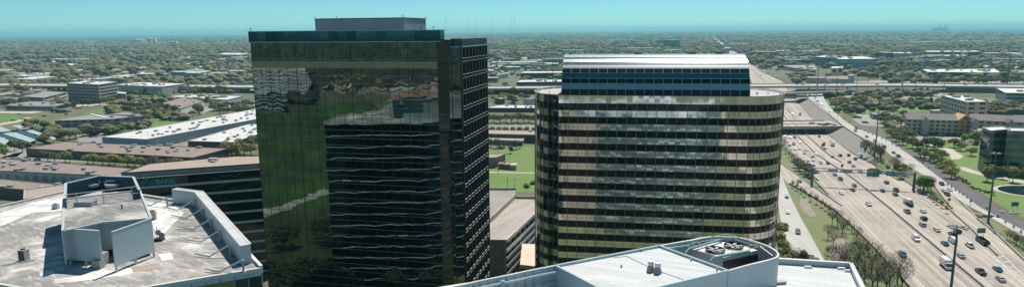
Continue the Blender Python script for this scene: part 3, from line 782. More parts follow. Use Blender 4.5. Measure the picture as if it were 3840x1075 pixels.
def onface(px, py):
    d = ray(px, py); n = N3; p0 = Vector((fa.x, fa.y, 0)); t = (p0 - Vector((0, 0, H))).dot(n) / d.dot(n)
    return Vector((0, 0, H)) + d * t + n * .15
o1 = onface(503, 696); 
text_mesh('stellar', 2.9, 'sign_blue', bk, o1, X3, Z3, font_off=.02)
o2 = onface(585, 689); text_mesh('BANK', 2.35, 'sign_blue_light', bk, o2, X3, Z3, font_off=.07)
q = MB(); c = onface(546, 668)
for k in range(5):
    t = math.pi * k / 4; d_ = X3 * math.cos(t) + Z3 * math.sin(t); q.tube([c, c + d_ * 1.0], .16, 5, .08)
q.build('star_emblem', 'sign_blue_light', bk)

# ================================================================== ROOF BUILDING A (left foreground)
ZA = 60.0
def GA(px, py, z=ZA): return G(px, py, z)
ra = [GA(*p) for p in [(0, 778), (325, 703), (765, 771), (980, 1005), (300, 1118), (0, 1066)]]
ext0 = ra[0] + (ra[0] - ra[1]).normalized() * 2.5; ext5 = ra[5] + (ra[5] - ra[4]).normalized() * 3
fp = [ext0] + ra[1:5] + [ext5]
ba = empty('roof_building', (ra[2].x, ra[2].y, 0), 'office building with weathered grey and white roof and folded screen penthouse, at lower left', 'office building')
surf('band_blue', (.42, .58, .66), (.36, .52, .60), .3)
P2 = [v2(p) for p in fp][::-1]
z = 0.0; zz = [0]
while z < ZA - .5: z = min(ZA - .25, z + 3.96); zz.append(z)
for a_, b_ in zip(zz, zz[1:]):
    top = min(b_, ZA - .25)
    mb = MB(); mb2 = MB()
    for a, b in zip(P2, P2[1:] + P2[:1]): curtain(mb if a.y < 100 and b.y < 100 else mb2, [a, b], a_, top - .32)
    mb.build('window_band', 'green_glass', ba); mb2.build('window_band', 'facade_dark', ba)
    mb = MB(); curtain(mb, P2, top - .32, top, close=True); mb.build('pale_band', 'band_blue', ba)
mu = MB()
for a, b in zip(P2, P2[1:] + P2[:1]):
    if a.y > 100 or b.y > 100: continue
    n = max(1, int((b - a).length / 1.55))
    for k in range(n + 1):
        p = a.lerp(b, k / n); mu.bar((p.x, p.y, 10), (p.x, p.y, ZA - .6), .12)
mu.build('mullions', 'mullion_gray', ba)
rf = MB(); rf.prism(P2, 59, ZA, side=False); rf.build('roof', 'weathered_roof', ba)
cp = MB(); cen = sum(P2, Vector((0, 0))) / 6
for a, b in zip(P2, P2[1:] + P2[:1]):
    cp.bar((a.x, a.y, ZA - .15 if a.y > 100 or b.y > 100 else ZA - .02), (b.x, b.y, ZA - .15 if a.y > 100 or b.y > 100 else ZA - .02), .4, 1.1 if a.y > 100 or b.y > 100 else .35)
cp.build('parapet', 'white_roof', ba)
# right screen wall
surf('patch_pale0', (.52, .54, .53), (.42, .44, .44), .35)
wz = 62.6
w0 = GA(665, 757); w1 = GA(765, 771); w2 = GA(945, 985)
q = MB()
wo = [w0, w1, w2]; 
d12 = (w2 - w1).normalized(); nin = Vector((d12.y, -d12.x, 0)) * -1.0
if nin.x > 0: nin = -nin
d01 = (w1 - w0).normalized(); n01 = Vector((d01.y, -d01.x, 0)) * .9
outer = [(w1.x, w1.y), (w2.x, w2.y), (w2.x + nin.x * 1.3, w2.y + nin.y * 1.3), (w1.x + nin.x * 1.3, w1.y + nin.y * 1.3)]
q.prism(outer, ZA, wz, bottom=True)
q.prism([(w0.x, w0.y), (w1.x, w1.y), (w1.x + n01.x, w1.y + n01.y), (w0.x + n01.x, w0.y + n01.y)], ZA, wz - .02, bottom=True)
q.build('screen_wall', 'screen_panel', ba)
q = MB(); q.prism(outer, wz, wz + .03, side=False); q.prism([(w0.x, w0.y), (w1.x, w1.y), (w1.x + n01.x, w1.y + n01.y), (w0.x + n01.x, w0.y + n01.y)], wz, wz + .02, side=False); q.build('cap', 'patch_pale0', ba)
q = MB(); 
for a, b in ((w0, w1), (w1, w2)):
    q.bar(a + Vector((0, 0, wz - ZA + .04)), b + Vector((0, 0, wz - ZA + .04)), .2, .1)
q.build('coping', 'white_roof', ba)
# davits
DV = [((835, 275), (755, 312)), ((980, 283), (890, 335)), ((1015, 330), (930, 375)), ((1055, 382), (965, 432)), ((1100, 438), (1005, 495)), ((1150, 510), (1048, 567)), ((1215, 585), (1100, 643))]
for k, ((ax, ay), (bx, by)) in enumerate(DV):
    lo_ = GA(bx * .749, 535 + by * .749, 60.25); hi = GA(ax * .749, 535 + ay * .749, 61.6)
    tl = GA((bx - 72) * .749, 535 + (by - 14) * .749, 60.35)
    r_ = empty('davit', (hi.x, hi.y, ZA), 'white steel roof davit arm, %s from the back beside the screen wall' % ordn(k), 'davit', 'davits on the weathered roof')
    q = MB(); q.tube([(hi.x, hi.y, ZA), (hi.x, hi.y, hi.z)], .16, 8); q.box((hi.x, hi.y, ZA), .6, .6, .12); q.build('post', 'ac_metal', r_)
    q = MB(); q.tube([hi, lo_], .11, 8); q.build('arm', 'screen_panel', r_)
    q = MB(); q.tube([lo_, tl], .10, 8); q.tube([tl + Vector((.9, .15, .05)), lo_.lerp(hi, .35)], .045, 6); q.build('brace', 'ac_metal', r_)
# penthouse
zp = 65.0
Pb = [v2(G(*p, zp)) for p in [(236, 868), (567, 820), (524, 715), (240, 748)]]
pen = MB()
V1 = v2(G(371, 905, zp)); mid = Pb[0].lerp(Pb[1], .45) + (Pb[3] - Pb[0]).normalized() * 1.6
pp = [Pb[0], mid, Pb[1], Pb[2], Pb[3]]
pen.prism(pp, ZA + 1.2, zp)
ph = empty('rooftop_penthouse', (Pb[0].x, Pb[0].y, ZA), 'boxy rooftop penthouse with two pale folded screens on the weathered roof', 'penthouse')
pen.build('walls', 'screen_dark', ph)
rf = MB(); rf.prism(pp, zp - .5, zp + .03, side=False); rf.build('roof', 'penthouse_roof_skin', ph)
cp = MB()
for a, b in zip(pp, pp[1:] + pp[:1]): cp.bar((a.x, a.y, zp + .08), (b.x, b.y, zp + .08), .3, .22)
cp.build('coping', 'mullion_light', ph)
def screen(top_a, top_b, z0, z1):
    a, b = v2(G(*top_a, z1)), v2(G(*top_b, z1)); d_ = (b - a).normalized(); n_ = Vector((d_.y, -d_.x)) * .12
    q = MB(); q.prism([(a.x - n_.x, a.y - n_.y), (b.x - n_.x, b.y - n_.y), (b.x + n_.x, b.y + n_.y), (a.x + n_.x, a.y + n_.y)], z0, z1, bottom=True)
    q.build('screen', 'screen_panel', ph)
    q = MB(); q.bar((a.x, a.y, z1 + .06), (b.x, b.y, z1 + .06), .3, .14)
    q.build('coping', 'mullion_light', ph)
    for t in (0.02, .5, .98):
        q = MB(); p = a.lerp(b, t); q.tube([(p.x, p.y, ZA), (p.x, p.y, z0 + .3)], .16, 6); q.build('leg', 'mullion_light', ph)
screen((247, 858), (371, 866), 60.8, 64.95)
screen((418, 871), (566, 820), 60.8, 65.3)
a, b = Pb[0], Pb[3]
q = MB(); q.prism([(a.x, a.y), (b.x, b.y), (b.x - .25, b.y), (a.x - .25, a.y)], 60.6, 65.05, bottom=True); q.build('screen', 'screen_panel', ph)
q = MB(); m0 = Pb[0].lerp(Pb[1], .42) - s1 * .5; q.box((m0.x, m0.y - .3, ZA), 1.4, 1.4, 1.6); q.box((m0.x + .5, m0.y - 1.6, ZA), 1.1, .9, 1.1); q.build('machinery', 'metal_gray', ph)
q = MB()
hv = G(322, 770, zp); q.box((hv.x, hv.y, zp), 2.6, 1.4, .7); q.build('hatch', 'metal_gray', ph)
q = MB(); hv = G(458, 783, zp); q.tube([(hv.x, hv.y, zp), (hv.x, hv.y, zp + .7)], .1, 6); q.build('vent_pipe', 'mullion_dark', ph)
# cooling tower pen behind
ct = empty('cooling_tower', (Pb[3].x, Pb[3].y, ZA), 'open topped cooling tower pen with dark louvred walls and pipe frame behind the penthouse', 'cooling tower')
zc = 66.4
surf('pen_louvre', (.03, .10, .13), (.02, .07, .09), .6, sc=(1, 1, .2))
cq = [v2(G(*p, zc)) for p in [(243, 745), (247, 688), (372, 660), (500, 664), (522, 712)]]
for a, b in zip(cq, cq[1:]):
    d_ = (b - a).normalized(); n_ = Vector((d_.y, -d_.x)) * .1
    q = MB(); q.prism([(a.x - n_.x, a.y - n_.y), (b.x - n_.x, b.y - n_.y), (b.x + n_.x, b.y + n_.y), (a.x + n_.x, a.y + n_.y)], ZA + .5, zc, bottom=True); q.build('louvred_wall', 'pen_louvre', ct)
q = MB()
for a, b in zip(cq, cq[1:]): q.bar((a.x, a.y, zc + .05), (b.x, b.y, zc + .05), .35, .15)
for t in (.15, .5, .9):
    a = cq[0].lerp(cq[4], t); q.tube([(a.x, a.y, zp), (a.x, a.y, zc + .7)], .07, 6)
for hz_ in (zc - .4, zc + .6): q.tube([(cq[0].x, cq[0].y, hz_), (cq[4].x, cq[4].y, hz_)], .06, 6)
q.build('rail_frame', 'mullion_light', ct)
cc_ = sum(cq, Vector((0, 0))) / 5
ins2 = [cc_.lerp(p, .8) for p in cq]
q = MB(); q.prism(ins2, ZA, zc - 2.2); q.build('casing', 'ac_metal', ct)
for px in (345, 425):
    c = v2(G(px, 697, zc - 1.5)); q = MB(); q.tube([(c.x, c.y, zc - 1.49), (c.x, c.y, zc - 1.1)], 1.25, 18); q.build('fan', 'metal_gray', ct)
    q = MB(); c = v2(G(px - 5, 684, zc - 1)); q.tube([(c.x - 1.2, c.y, zc - 1.2), (c.x - .9, c.y, zc - .7), (c.x + 1.2, c.y + .3, zc - .7), (c.x + 1.5, c.y + .3, zc - 1.2)], .22, 8); q.build('pipe', 'white_roof', ct)
# roof clutter A
def ac_unit(px, py, z, sx, sy, sz, label, rz=.3, dark=None):
    c = G(px, py, z); r_ = empty('air_conditioner', c, label, 'air conditioner')
    q = MB(); q.box((c.x, c.y, z + .1), sx, sy, sz, rz); q.build('casing', 'ac_metal', r_)
    q = MB(); q.box((c.x, c.y, z), sx * 1.05, sy * 1.05, .12, rz); q.build('curb', 'metal_gray', r_)
    q = MB(); q.tube([(c.x, c.y, z + .1 + sz), (c.x, c.y, z + .2 + sz)], min(sx, sy) * .38, 12); q.build('fan_guard', 'mullion_dark', r_)
    if dark:
        ca, sa = math.cos(rz), math.sin(rz); q = MB()
        y_ = -sy / 2 - .02; P_ = [(x * sx * .42, y_) for x in (-1, 1)]
        P_ = [(c.x + x * ca - y * sa, c.y + x * sa + y * ca) for x, y in P_]
        q.face([(*P_[0], z + .2), (*P_[1], z + .2), (*P_[1], z + sz), (*P_[0], z + sz)]); q.build('coil_grille', 'mullion_dark', r_)
    return r_
ac_unit(573, 822, ZA, 1.1, 1.1, 1.3, 'square condenser unit standing at the right side of the penthouse', .3)
ac_unit(92, 974, ZA, 1.0, .8, 1.4, 'small dark fronted condenser unit standing alone on the left of the weathered roof', -.15, True)
ac_unit(210, 783, ZA, .9, .8, .8, 'small pale unit at the back left of the weathered roof', .1)
r_ = empty('satellite_dish', GA(598, 905), 'satellite dish and mast clutter on a dark base beside the penthouse', 'satellite dish')
c = GA(598, 900); q = MB(); q.box((c.x, c.y, ZA), 1.2, 1.0, .35); q.build('base', 'mullion_dark', r_)
q = MB(); q.tube([c, c + Vector((0, 0, 1.1))], .06, 6); q.tube([c + Vector((-.6, .6, 0)), c + Vector((-.6, .6, 2.0))], .05, 6); q.build('mast', 'metal_gray', r_)
q = MB()
for (dx, dz) in ((0, 1.1), (.5, .7)):
    cc0 = c + Vector((dx, 0, dz)); rim = [cc0 + Vector((.45 * math.cos(t), -.15 + .1 * math.sin(t), .4 * math.sin(t) + .15)) for t in [k * math.pi / 6 for k in range(12)]]
    for i in range(12): q.face([cc0 + Vector((0, .12, 0)), rim[i], rim[(i + 1) % 12]])
q.build('dish', 'ac_metal', r_)
q = MB(); pts = [GA(0, 995, 60.12), GA(60, 985, 60.12), GA(130, 975, 60.12)]; q.tube(pts, .07, 6); q.tube([p + Vector((0, .4, 0)) for p in pts], .05, 6)
tag(q.build('pipe_run', 'ac_metal'), 'thin pipes lying on the weathered roof by the lone condenser', 'pipe')
surf('patch_pale', (.74, .73, .70), (.48, .465, .44), .35, lo=.42, hi=.6)
pk = 0
for nm, pts, mt in (('roof_patch', [(150, 1018), (205, 1012), (206, 1030), (148, 1034)], 'patch_pale'), ('roof_patch', [(205, 1045), (275, 1035), (600, 985), (612, 994), (470, 1030), (280, 1055), (206, 1062)], 'patch_pale'),
                    ('roof_patch', [(490, 1000), (600, 985), (605, 1004), (500, 1020)], 'tan_roof'), ('roof_patch', [(594, 953), (642, 948), (652, 972), (606, 978)], 'patch_pale'),
                    ('roof_patch', [(500, 745), (655, 770), (690, 800), (640, 850), (590, 900), (575, 850), (545, 790)], 'patch_pale'),
                    ('roof_patch', [(0, 800), (120, 760), (240, 735), (240, 790), (120, 800), (0, 850)], 'patch_pale')):
    q = MB(); P = [GA(*p) for p in pts]; q.prism([(p.x, p.y) for p in P], 60, 60.012 + .01 * pk, side=False); pk += 1
    o = q.build('membrane_patch', mt, ba)

# ================================================================== ROOF BUILDING B (right foreground)
ZD, ZP = 53.6, 58.0
surf('beige_for_reflection', (.50, .44, .36), (.42, .37, .30), .3)  # beige added to unseen left walls so the bronze tower bands reflect it
bb = empty('roof_building', G(2600, 1000, ZD).xy.to_3d(), 'office building with bright white roof and curved pale screen wall, at bottom right', 'office building')
dk = [v2(G(*p, ZD)) for p in [(2900, 985), (3189, 1003), (3236, 1100)]]
d0 = [v2(G(1640, 1100, ZD)), v2(G(2083, 1030, ZD)), v2(G(2473, 965, ZD)), v2(G(2700, 950, ZD)), dk[0], dk[1], dk[2], Vector((60, 48)), Vector((30, 30)), Vector((-20, 55))]
cpoly = d0
q = MB(); q.prism(cpoly, 52, ZD, side=False); q.build('roof', 'white_membrane', bb)
PB = [v2((p[0], p[1])) for p in cpoly]
ar = sum(PB[i - 1].x * PB[i].y - PB[i - 1].y * PB[i].x for i in range(len(PB)))
if ar < 0: PB = PB[::-1]
z = 0
while z < ZD - .6:
    t = min(z + 3.96, ZD - .6)
    mb = MB(); mb2 = MB(); mb3 = MB()
    for a, b in zip(PB, PB[1:] + PB[:1]):
        st_ = max(a.x, b.x) < 14
        if st_: curtain(mb2, [a, b], z, t)
        else: curtain(mb, [a, b], z, t - .7); curtain(mb3, [a, b], t - .7, t)
    mb.build('window_band', 'facade_teal', bb); mb3.build('pale_band', 'mullion_light', bb); mb2.build('unseen_beige_for_reflection', 'beige_for_reflection', bb); z += 3.96
q = MB()
for a, b in zip(PB, PB[1:] + PB[:1]): q.bar((a.x, a.y, ZD + .1), (b.x, b.y, ZD + .1), .5, 1.4)
q.build('parapet', 'screen_panel', bb)
q = MB()
for a, b in zip(PB, PB[1:] + PB[:1]): q.bar((a.x, a.y, ZD + .84), (b.x, b.y, ZD + .84), .6, .08)
q.build('coping', 'white_roof', bb)
# raised white roof volume
T1, T2, T3 = [v2(G(*p, ZP)) for p in ((2083, 993), (2473, 919), (2730, 1012))]
q1 = v2(G(2241, 1075, ZP)); q2 = v2(G(2465, 1075, ZP))
dA = (q1 - T1).normalized(); dB = (q2 - T3).normalized()
den = dA.x * dB.y - dA.y * dB.x; w_ = T3 - T1; tA = (w_.x * dB.y - w_.y * dB.x) / den
T4 = T1 + dA * tA
pt = empty('raised_roof', (T1.x, T1.y, ZD), 'raised white roof deck with paired round vents, above the bottom right roof', 'penthouse')
q = MB(); q.prism([T1, T2, T3, T4], ZD, ZP - .3); q.build('walls', 'screen_panel', pt)
q = MB(); q.prism([T1, T2, T3, T4], ZP - 1, ZP - .28, side=False); q.build('roof', 'white_membrane', pt)
q = MB()
for a, b in ((T1, T2), (T2, T3), (T3, T4), (T4, T1)): q.bar((a.x, a.y, ZP - .12), (b.x, b.y, ZP - .12), .28, .38)
q.build('coping', 'screen_panel', pt)
q = MB(); a = T3.lerp(T4, .30); b = T3.lerp(T4, .42); n_ = Vector((0, -.06)); 
q.face([(a.x, a.y - .08, 54.2), (b.x, b.y - .08, 54.2), (b.x, b.y - .08, 56.3), (a.x, a.y - .08, 56.3)]); q.build('door', 'screen_dark', pt)
for A_, B_2 in (((2350, 959), (2425, 995)), ((2481, 1018), (2565, 1048)), ((2300, 935 + 30), (2350, 959))):
    q = MB(); a, b = G(*A_, ZP - .25), G(*B_2, ZP - .25); q.tube([a, b], .05, 5); q.build('conduit', 'metal_gray', pt)
for px, py in ((2406, 941), (2592, 976), (2689, 1014), (2330, 1000)):
    q = MB(); c = G(px, py, ZP - .28); q.tube([c, c + Vector((0, 0, .35))], .13, 8); q.build('drain_vent', 'metal_gray', pt)
for k, (px, py) in enumerate(((2440, 1015), (2466, 1022))):
    c = G(px, py, ZP - .28); r_ = empty('roof_vent', c, ['round white roof vent, left one of the pair on the raised roof', 'round white roof vent, right one of the pair on the raised roof'][k], 'roof vent')
    q = MB(); q.tube([c, c + Vector((0, 0, .35))], .55, 16); q.tube([c + Vector((0, 0, .35)), c + Vector((0, 0, .45))], .3, 12); q.build('base', 'ac_metal', r_)
    q = MB(); q.tube([c + Vector((0, 0, .45)), c + Vector((0, 0, .7))], .5, 16); q.tube([c + Vector((0, 0, .7)), c + Vector((0, 0, .85))], .28, 12); q.build('collar', 'ac_metal', r_)
    q = MB(); q.tube([c + Vector((0, 0, .85)), c + Vector((0, 0, 1.45))], .40, 16, .38); q.build('cap', 'white_paint', r_)
# curved screen wall
def smooth_line(P, n=4):
    out = []
    for i in range(len(P) - 1):
        p0, p1, p2_, p3 = P[max(0, i - 1)], P[i], P[i + 1], P[min(len(P) - 1, i + 2)]
        for k in range(n):
            t = k / n; out.append(.5 * ((2 * p1) + (p2_ - p0) * t + (2 * p0 - 5 * p1 + 4 * p2_ - p3) * t * t + (3 * p1 - p0 - 3 * p2_ + p3) * t ** 3))
    out.append(P[-1]); return out
rim_px = [(2473, 919), (2593, 898), (2662, 886), (2771, 889), (2849, 909), (2905, 935), (2917, 958), (2880, 973), (2818, 988), (2730, 1012)]
rim = smooth_line([v2(G(*p, ZP)) for p in rim_px], 5)
sc_ = empty('curved_screen', (rim[0].x, rim[0].y, ZD), 'curved pale blue metal screen wall wrapping round the rooftop cooling units', 'screen wall')
def wallsheet(pts, z0, z1, t, name, mat, parent, matin=None):
    q = MB(); n = len(pts)
    for i in range(n - 1):
        a, b = pts[i], pts[i + 1]
        d_ = (b - a).normalized(); nn = Vector((-d_.y, d_.x)) * t / 2
        q.prism([(a.x - nn.x, a.y - nn.y), (b.x - nn.x, b.y - nn.y), (b.x + nn.x, b.y + nn.y), (a.x + nn.x, a.y + nn.y)], z0, z1, bottom=True)
    return q.build(name, mat, parent)
wallsheet(rim, ZD - 1.2, ZP - .1, .18, 'screen_skin', 'screen_panel', sc_)
q = MB(); c_in = v2(G(2690, 940, ZP))
for i, (a, b) in enumerate(zip(rim, rim[1:])):
    q.bar((a.x, a.y, ZP - .04), (b.x, b.y, ZP - .04), .28, .12)
q.build('coping', 'white_roof', sc_)
q = MB()
for i in range(0, len(rim)):
    a = rim[i]; d_ = (c_in - a).normalized() * .28; q.bar((a.x + d_.x, a.y + d_.y, ZD), (a.x + d_.x, a.y + d_.y, ZP - .3), .14)
q.build('screen_posts', 'screen_dark', sc_)
wing_px = [(2083, 993), (2000, 1009), (1900, 1030), (1800, 1050), (1740, 1064), (1680, 1076), (1560, 1110)]
wing = smooth_line([v2(G(*p, ZP)) for p in wing_px], 3)
sw = empty('screen_wing', (wing[0].x, wing[0].y, ZD), 'long low screen wing sweeping left from the raised white roof', 'screen wall')
wallsheet(wing, ZD - 1, ZP - .1, .16, 'screen_skin', 'screen_panel', sw)
q = MB()
for a, b in zip(wing, wing[1:]): q.bar((a.x, a.y, ZP - .04), (b.x, b.y, ZP - .04), .3, .12)
q.build('coping', 'white_roof', sw)
q = MB(); W2 = [p + Vector((.35, -.6)) for p in wing]
for zz_, r_ in ((ZP - .7, .16), (ZP - 2.2, .08)): q.tube([(p.x, p.y, zz_) for p in W2], r_, 6)
q.build('pipe_rail', 'screen_panel', sw)
q = MB()
for i in range(0, len(wing)): 
    p = wing[i] + Vector((.15, -.25)); q.bar((p.x, p.y, ZD), (p.x, p.y, ZP - .3), .16)
p = v2(G(1886, 1045, ZP)); q.box((p.x, p.y, ZD), .45, .45, ZP - ZD - .2); q.build('screen_posts', 'screen_dark', sw)
# cooling unit with two fans
zc = 57.2
cu_px = [(2590, 932), (2711, 967), (2842, 938), (2722, 900)]
cu = [v2(G(*p, zc)) for p in cu_px]
ct = empty('cooling_unit', (cu[0].x, cu[0].y, ZD), 'white boxy cooling unit with two round fans inside the curved screen', 'cooling unit')
q = MB(); q.prism(cu, ZD, zc); q.build('casing', 'ac_metal', ct)
q = MB(); q.prism([cu[1] + Vector((.05, -.05)), cu[2] + Vector((.05, -.05)), cu[2], cu[1]], ZD + .1, zc - .5); q.build('intake_grille', 'mullion_dark', ct)
q = MB(); q.prism(cu, zc, zc + .06, side=False); q.build('top_panel', 'white_paint', ct)
for (px, py) in ((2682, 940), (2751, 925)):
    c = G(px, py, zc + .06); r0 = 1.45
    q = MB()
    ring = [c + Vector((r0 * math.cos(t), r0 * math.sin(t), .02)) for t in [k * math.pi / 12 for k in range(24)]]; ring2 = [p + Vector((0, 0, .35)) for p in ring]
    for i in range(24): q.face([ring[i], ring[(i + 1) % 24], ring2[(i + 1) % 24], ring2[i]])
    q.face([p + Vector((0, 0, .04)) for p in ring]); fan = q.build('fan', 'mullion_dark', ct)
    q = MB()
    for k in range(6):
        t = k * math.pi / 3; d_ = Vector((math.cos(t), math.sin(t), 0)); q.bar(c + Vector((0, 0, .2)), c + d_ * 1.35 + Vector((0, 0, .25)), .4, .05)
    q.box((c.x, c.y, zc + .1), .5, .4, .4); q.build('fan_blades', 'ac_metal', fan)
q = MB(); zr = zc + 1.0
gd = [v2(G(*p, zr)) for p in [(2592, 900), (2711, 940), (2846, 912), (2727, 876)]]
for a, b in zip(gd, gd[1:] + gd[:1]):
    for zz_ in (zr, zr - .5): q.tube([(a.x, a.y, zz_), (b.x, b.y, zz_)], .045, 5)
    n = 4
    for k in range(n): p = a.lerp(b, k / n); q.tube([(p.x, p.y, zc - 1), (p.x, p.y, zr)], .045, 5)
q.build('guard_rail', 'mullion_light', ct)
surf('pipe_green', (.25, .42, .40), (.2, .36, .34), 1, rough=.4)
for (A_, B_2) in (((2573, 935), (2700, 898)), ((2665, 966), (2810, 940))):
    a, b = G(*A_, zc + .5), G(*B_2, zc + .5); q = MB(); q.tube([a + Vector((0, 0, -2.5)), a + Vector((0, 0, -.4)), a.lerp(b, .08), b, b + Vector((.1, -.2, -.5))], .2, 10); q.build('pipe', 'pipe_green', ct)
q = MB(); a = T1.lerp(T2, .93); 
q.tube([(T2.x, T2.y - .6, ZP - .4), (*(v2(G(2600, 905, ZP))), ZP - .5)], .14, 6); q.build('beam', 'screen_panel', ct)
q = MB(); a, b = G(2850, 922, ZP - .3), G(2898, 958, ZP - .3); q.bar(a, b, .18, .12); q.build('beam', 'white_roof', ct)
# small kerbs and lumps on the right deck
for k, (px, py) in enumerate(((3030, 1000), (3155, 1005), (3182, 1014))):
    c = G(px, py + 3, ZD); q = MB(); q.box((c.x, c.y, ZD), 1.1, .5, .22, -.1); q.box((c.x, c.y, ZD + .22), .9, .35, .1, -.1)
    tag(q.build('roof_block', 'white_paint'), 'small white block beside the parapet of the right roof, %s from the left' % ordn(k), 'roof block')
c = G(2920, 1061, ZD); q = MB(); q.box((c.x, c.y, ZD), 1.9, .9, .35, .2); q.box((c.x, c.y, ZD + .35), 2.0, 1.0, .06, .2)
tag(q.build('roof_hatch', 'ac_metal'), 'low pale hatch at the foot of the curved screen wall', 'roof hatch')

# ================================================================== PARKING GARAGE
ZG = 15.0
gp = [v2(G(*p, ZG)) for p in [(1770, 890), (1897, 907), (2045, 768), (2045, 744), (1928, 742), (1770, 742)]]
gp[0] = v2(G(1760, 905, ZG))
ga = empty('parking_garage', (gp[0].x, gp[0].y, 0), 'concrete parking garage with empty striped roof deck between the two towers', 'parking garage')
a, b = gp[1], gp[2]
q = MB(); q.prism([(p.x, p.y) for p in gp], 12, ZG, side=False); q.build('roof_deck', 'deck_concrete', ga)
q = MB(); pl = [gp[1], gp[0]]
q.prism([gp[0], gp[1], gp[1] + Vector((0, .5)), gp[0] + Vector((0, .5))], 0, ZG + .9, bottom=True); q.build('end_wall', 'concrete_dark', ga)
dG = (b - a).normalized(); nG = Vector((dG.y, -dG.x))
for lv in range(5):
    z0_ = ZG - 3 * lv
    q = MB(); q.prism([a, b, b + nG * .35, a + nG * .35], z0_ - 1.0 if lv else z0_ - .3, z0_ + .3 if lv else z0_ + 1.0, bottom=True); q.build('spandrel', 'pale_wall', ga)
q = MB(); n = 9
for k in range(n + 1):
    p = a.lerp(b, k / n) - nG * .2; q.box((p.x, p.y, 0), .7, .7, ZG - .1)
q.build('columns', 'concrete', ga)
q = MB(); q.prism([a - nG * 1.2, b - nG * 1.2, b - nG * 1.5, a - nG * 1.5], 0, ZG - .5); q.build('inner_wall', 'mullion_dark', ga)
# parapets: back and dividing ramp
q = MB(); f0, f1_ = v2(G(1931, 744, ZG)), v2(G(2045, 746, ZG)); q.prism([f0, f1_, f1_ + Vector((0, .5)), f0 + Vector((0, .5))], ZG, ZG + 1.2, bottom=True)
k0, k1 = v2(G(1932, 742, ZG)), v2(G(1828, 842, ZG)); dd = (k1 - k0).normalized(); nn = Vector((-dd.y, dd.x)) * .5
q.prism([k0, k1, k1 + nn, k0 + nn], ZG, ZG + 2.2, bottom=True); q.build('parapet', 'concrete', ga)
# striped asphalt deck behind
P = [v2(G(*p, ZG)) for p in [(1760, 712), (1932, 712), (1930, 742), (1828, 842), (1760, 900)]]
q = MB(); q.prism(P, ZG, ZG + .03, side=False); q.build('upper_deck', 'lot', ga)
q = MB(); P0, P1_ = v2(G(1770, 712, ZG)), v2(G(1935, 712, ZG)); q.prism([P0, P1_, P1_ + Vector((0, .4)), P0 + Vector((0, .4))], ZG, ZG + 1.1, bottom=True); q.build('parapet', 'concrete', ga)
q = MB(); da = (v2(G(1897, 907, ZG)) - v2(G(2002, 812, ZG))).normalized()
rowsL = [((1862, 880), (1950, 790)), ((1990, 765), (1925, 850))]
for k in range(22):
    c = gp[1].lerp(gp[2], .03 + k * .045) - nG * 1.2; e_ = c - nG * 4.8 + dG * 1.2; d_ = (e_ - c).normalized(); w_ = Vector((-d_.y, d_.x)) * .09
    q.face([(*(c - w_), ZG + .02), (*(c + w_), ZG + .02), (*(e_ + w_), ZG + .02), (*(e_ - w_), ZG + .02)])
    c = c - nG * 11; e_ = c - nG * 4.8 - dG * 1.2; d_ = (e_ - c).normalized(); w_ = Vector((-d_.y, d_.x)) * .09
    q.face([(*(c - w_), ZG + .02), (*(c + w_), ZG + .02), (*(e_ + w_), ZG + .02), (*(e_ - w_), ZG + .02)])
q.build('bay_lines', 'white_paint', ga)
# lower garage block tucked behind (bottom centre)
q = MB()
gl = [v2(G(*p, 9)) for p in [(1950, 990), (2040, 1000), (2040, 915), (1958, 912)]]
g2 = empty('garage_block', (gl[0].x, gl[0].y, 0), 'low pale garage block squeezed between the striped garage and the bronze tower', 'garage')
for lv in range(3):
    q = MB(); q.prism(gl, 9 - 3 * lv - 1.3, 9 - 3 * lv, bottom=True); q.build('floor_slab', 'tan_wall', g2)
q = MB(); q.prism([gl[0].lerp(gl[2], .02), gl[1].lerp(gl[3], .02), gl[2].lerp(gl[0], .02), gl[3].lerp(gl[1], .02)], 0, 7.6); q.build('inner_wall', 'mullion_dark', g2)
for k, (px, py) in enumerate(((1835, 742), (1903, 712))):
    c = G(px, py, ZG); q = MB(); q.tube([c, c + Vector((0, 0, 6))], .1, 6); q.box((c.x, c.y, ZG + 6), .9, .3, .15)
    tag(q.build('lamp_post', 'pole_metal'), ['thin lamp post on the asphalt garage deck beside the dark tower', 'thin lamp post by the garage deck back wall near the lawn'][k], 'lamp post')
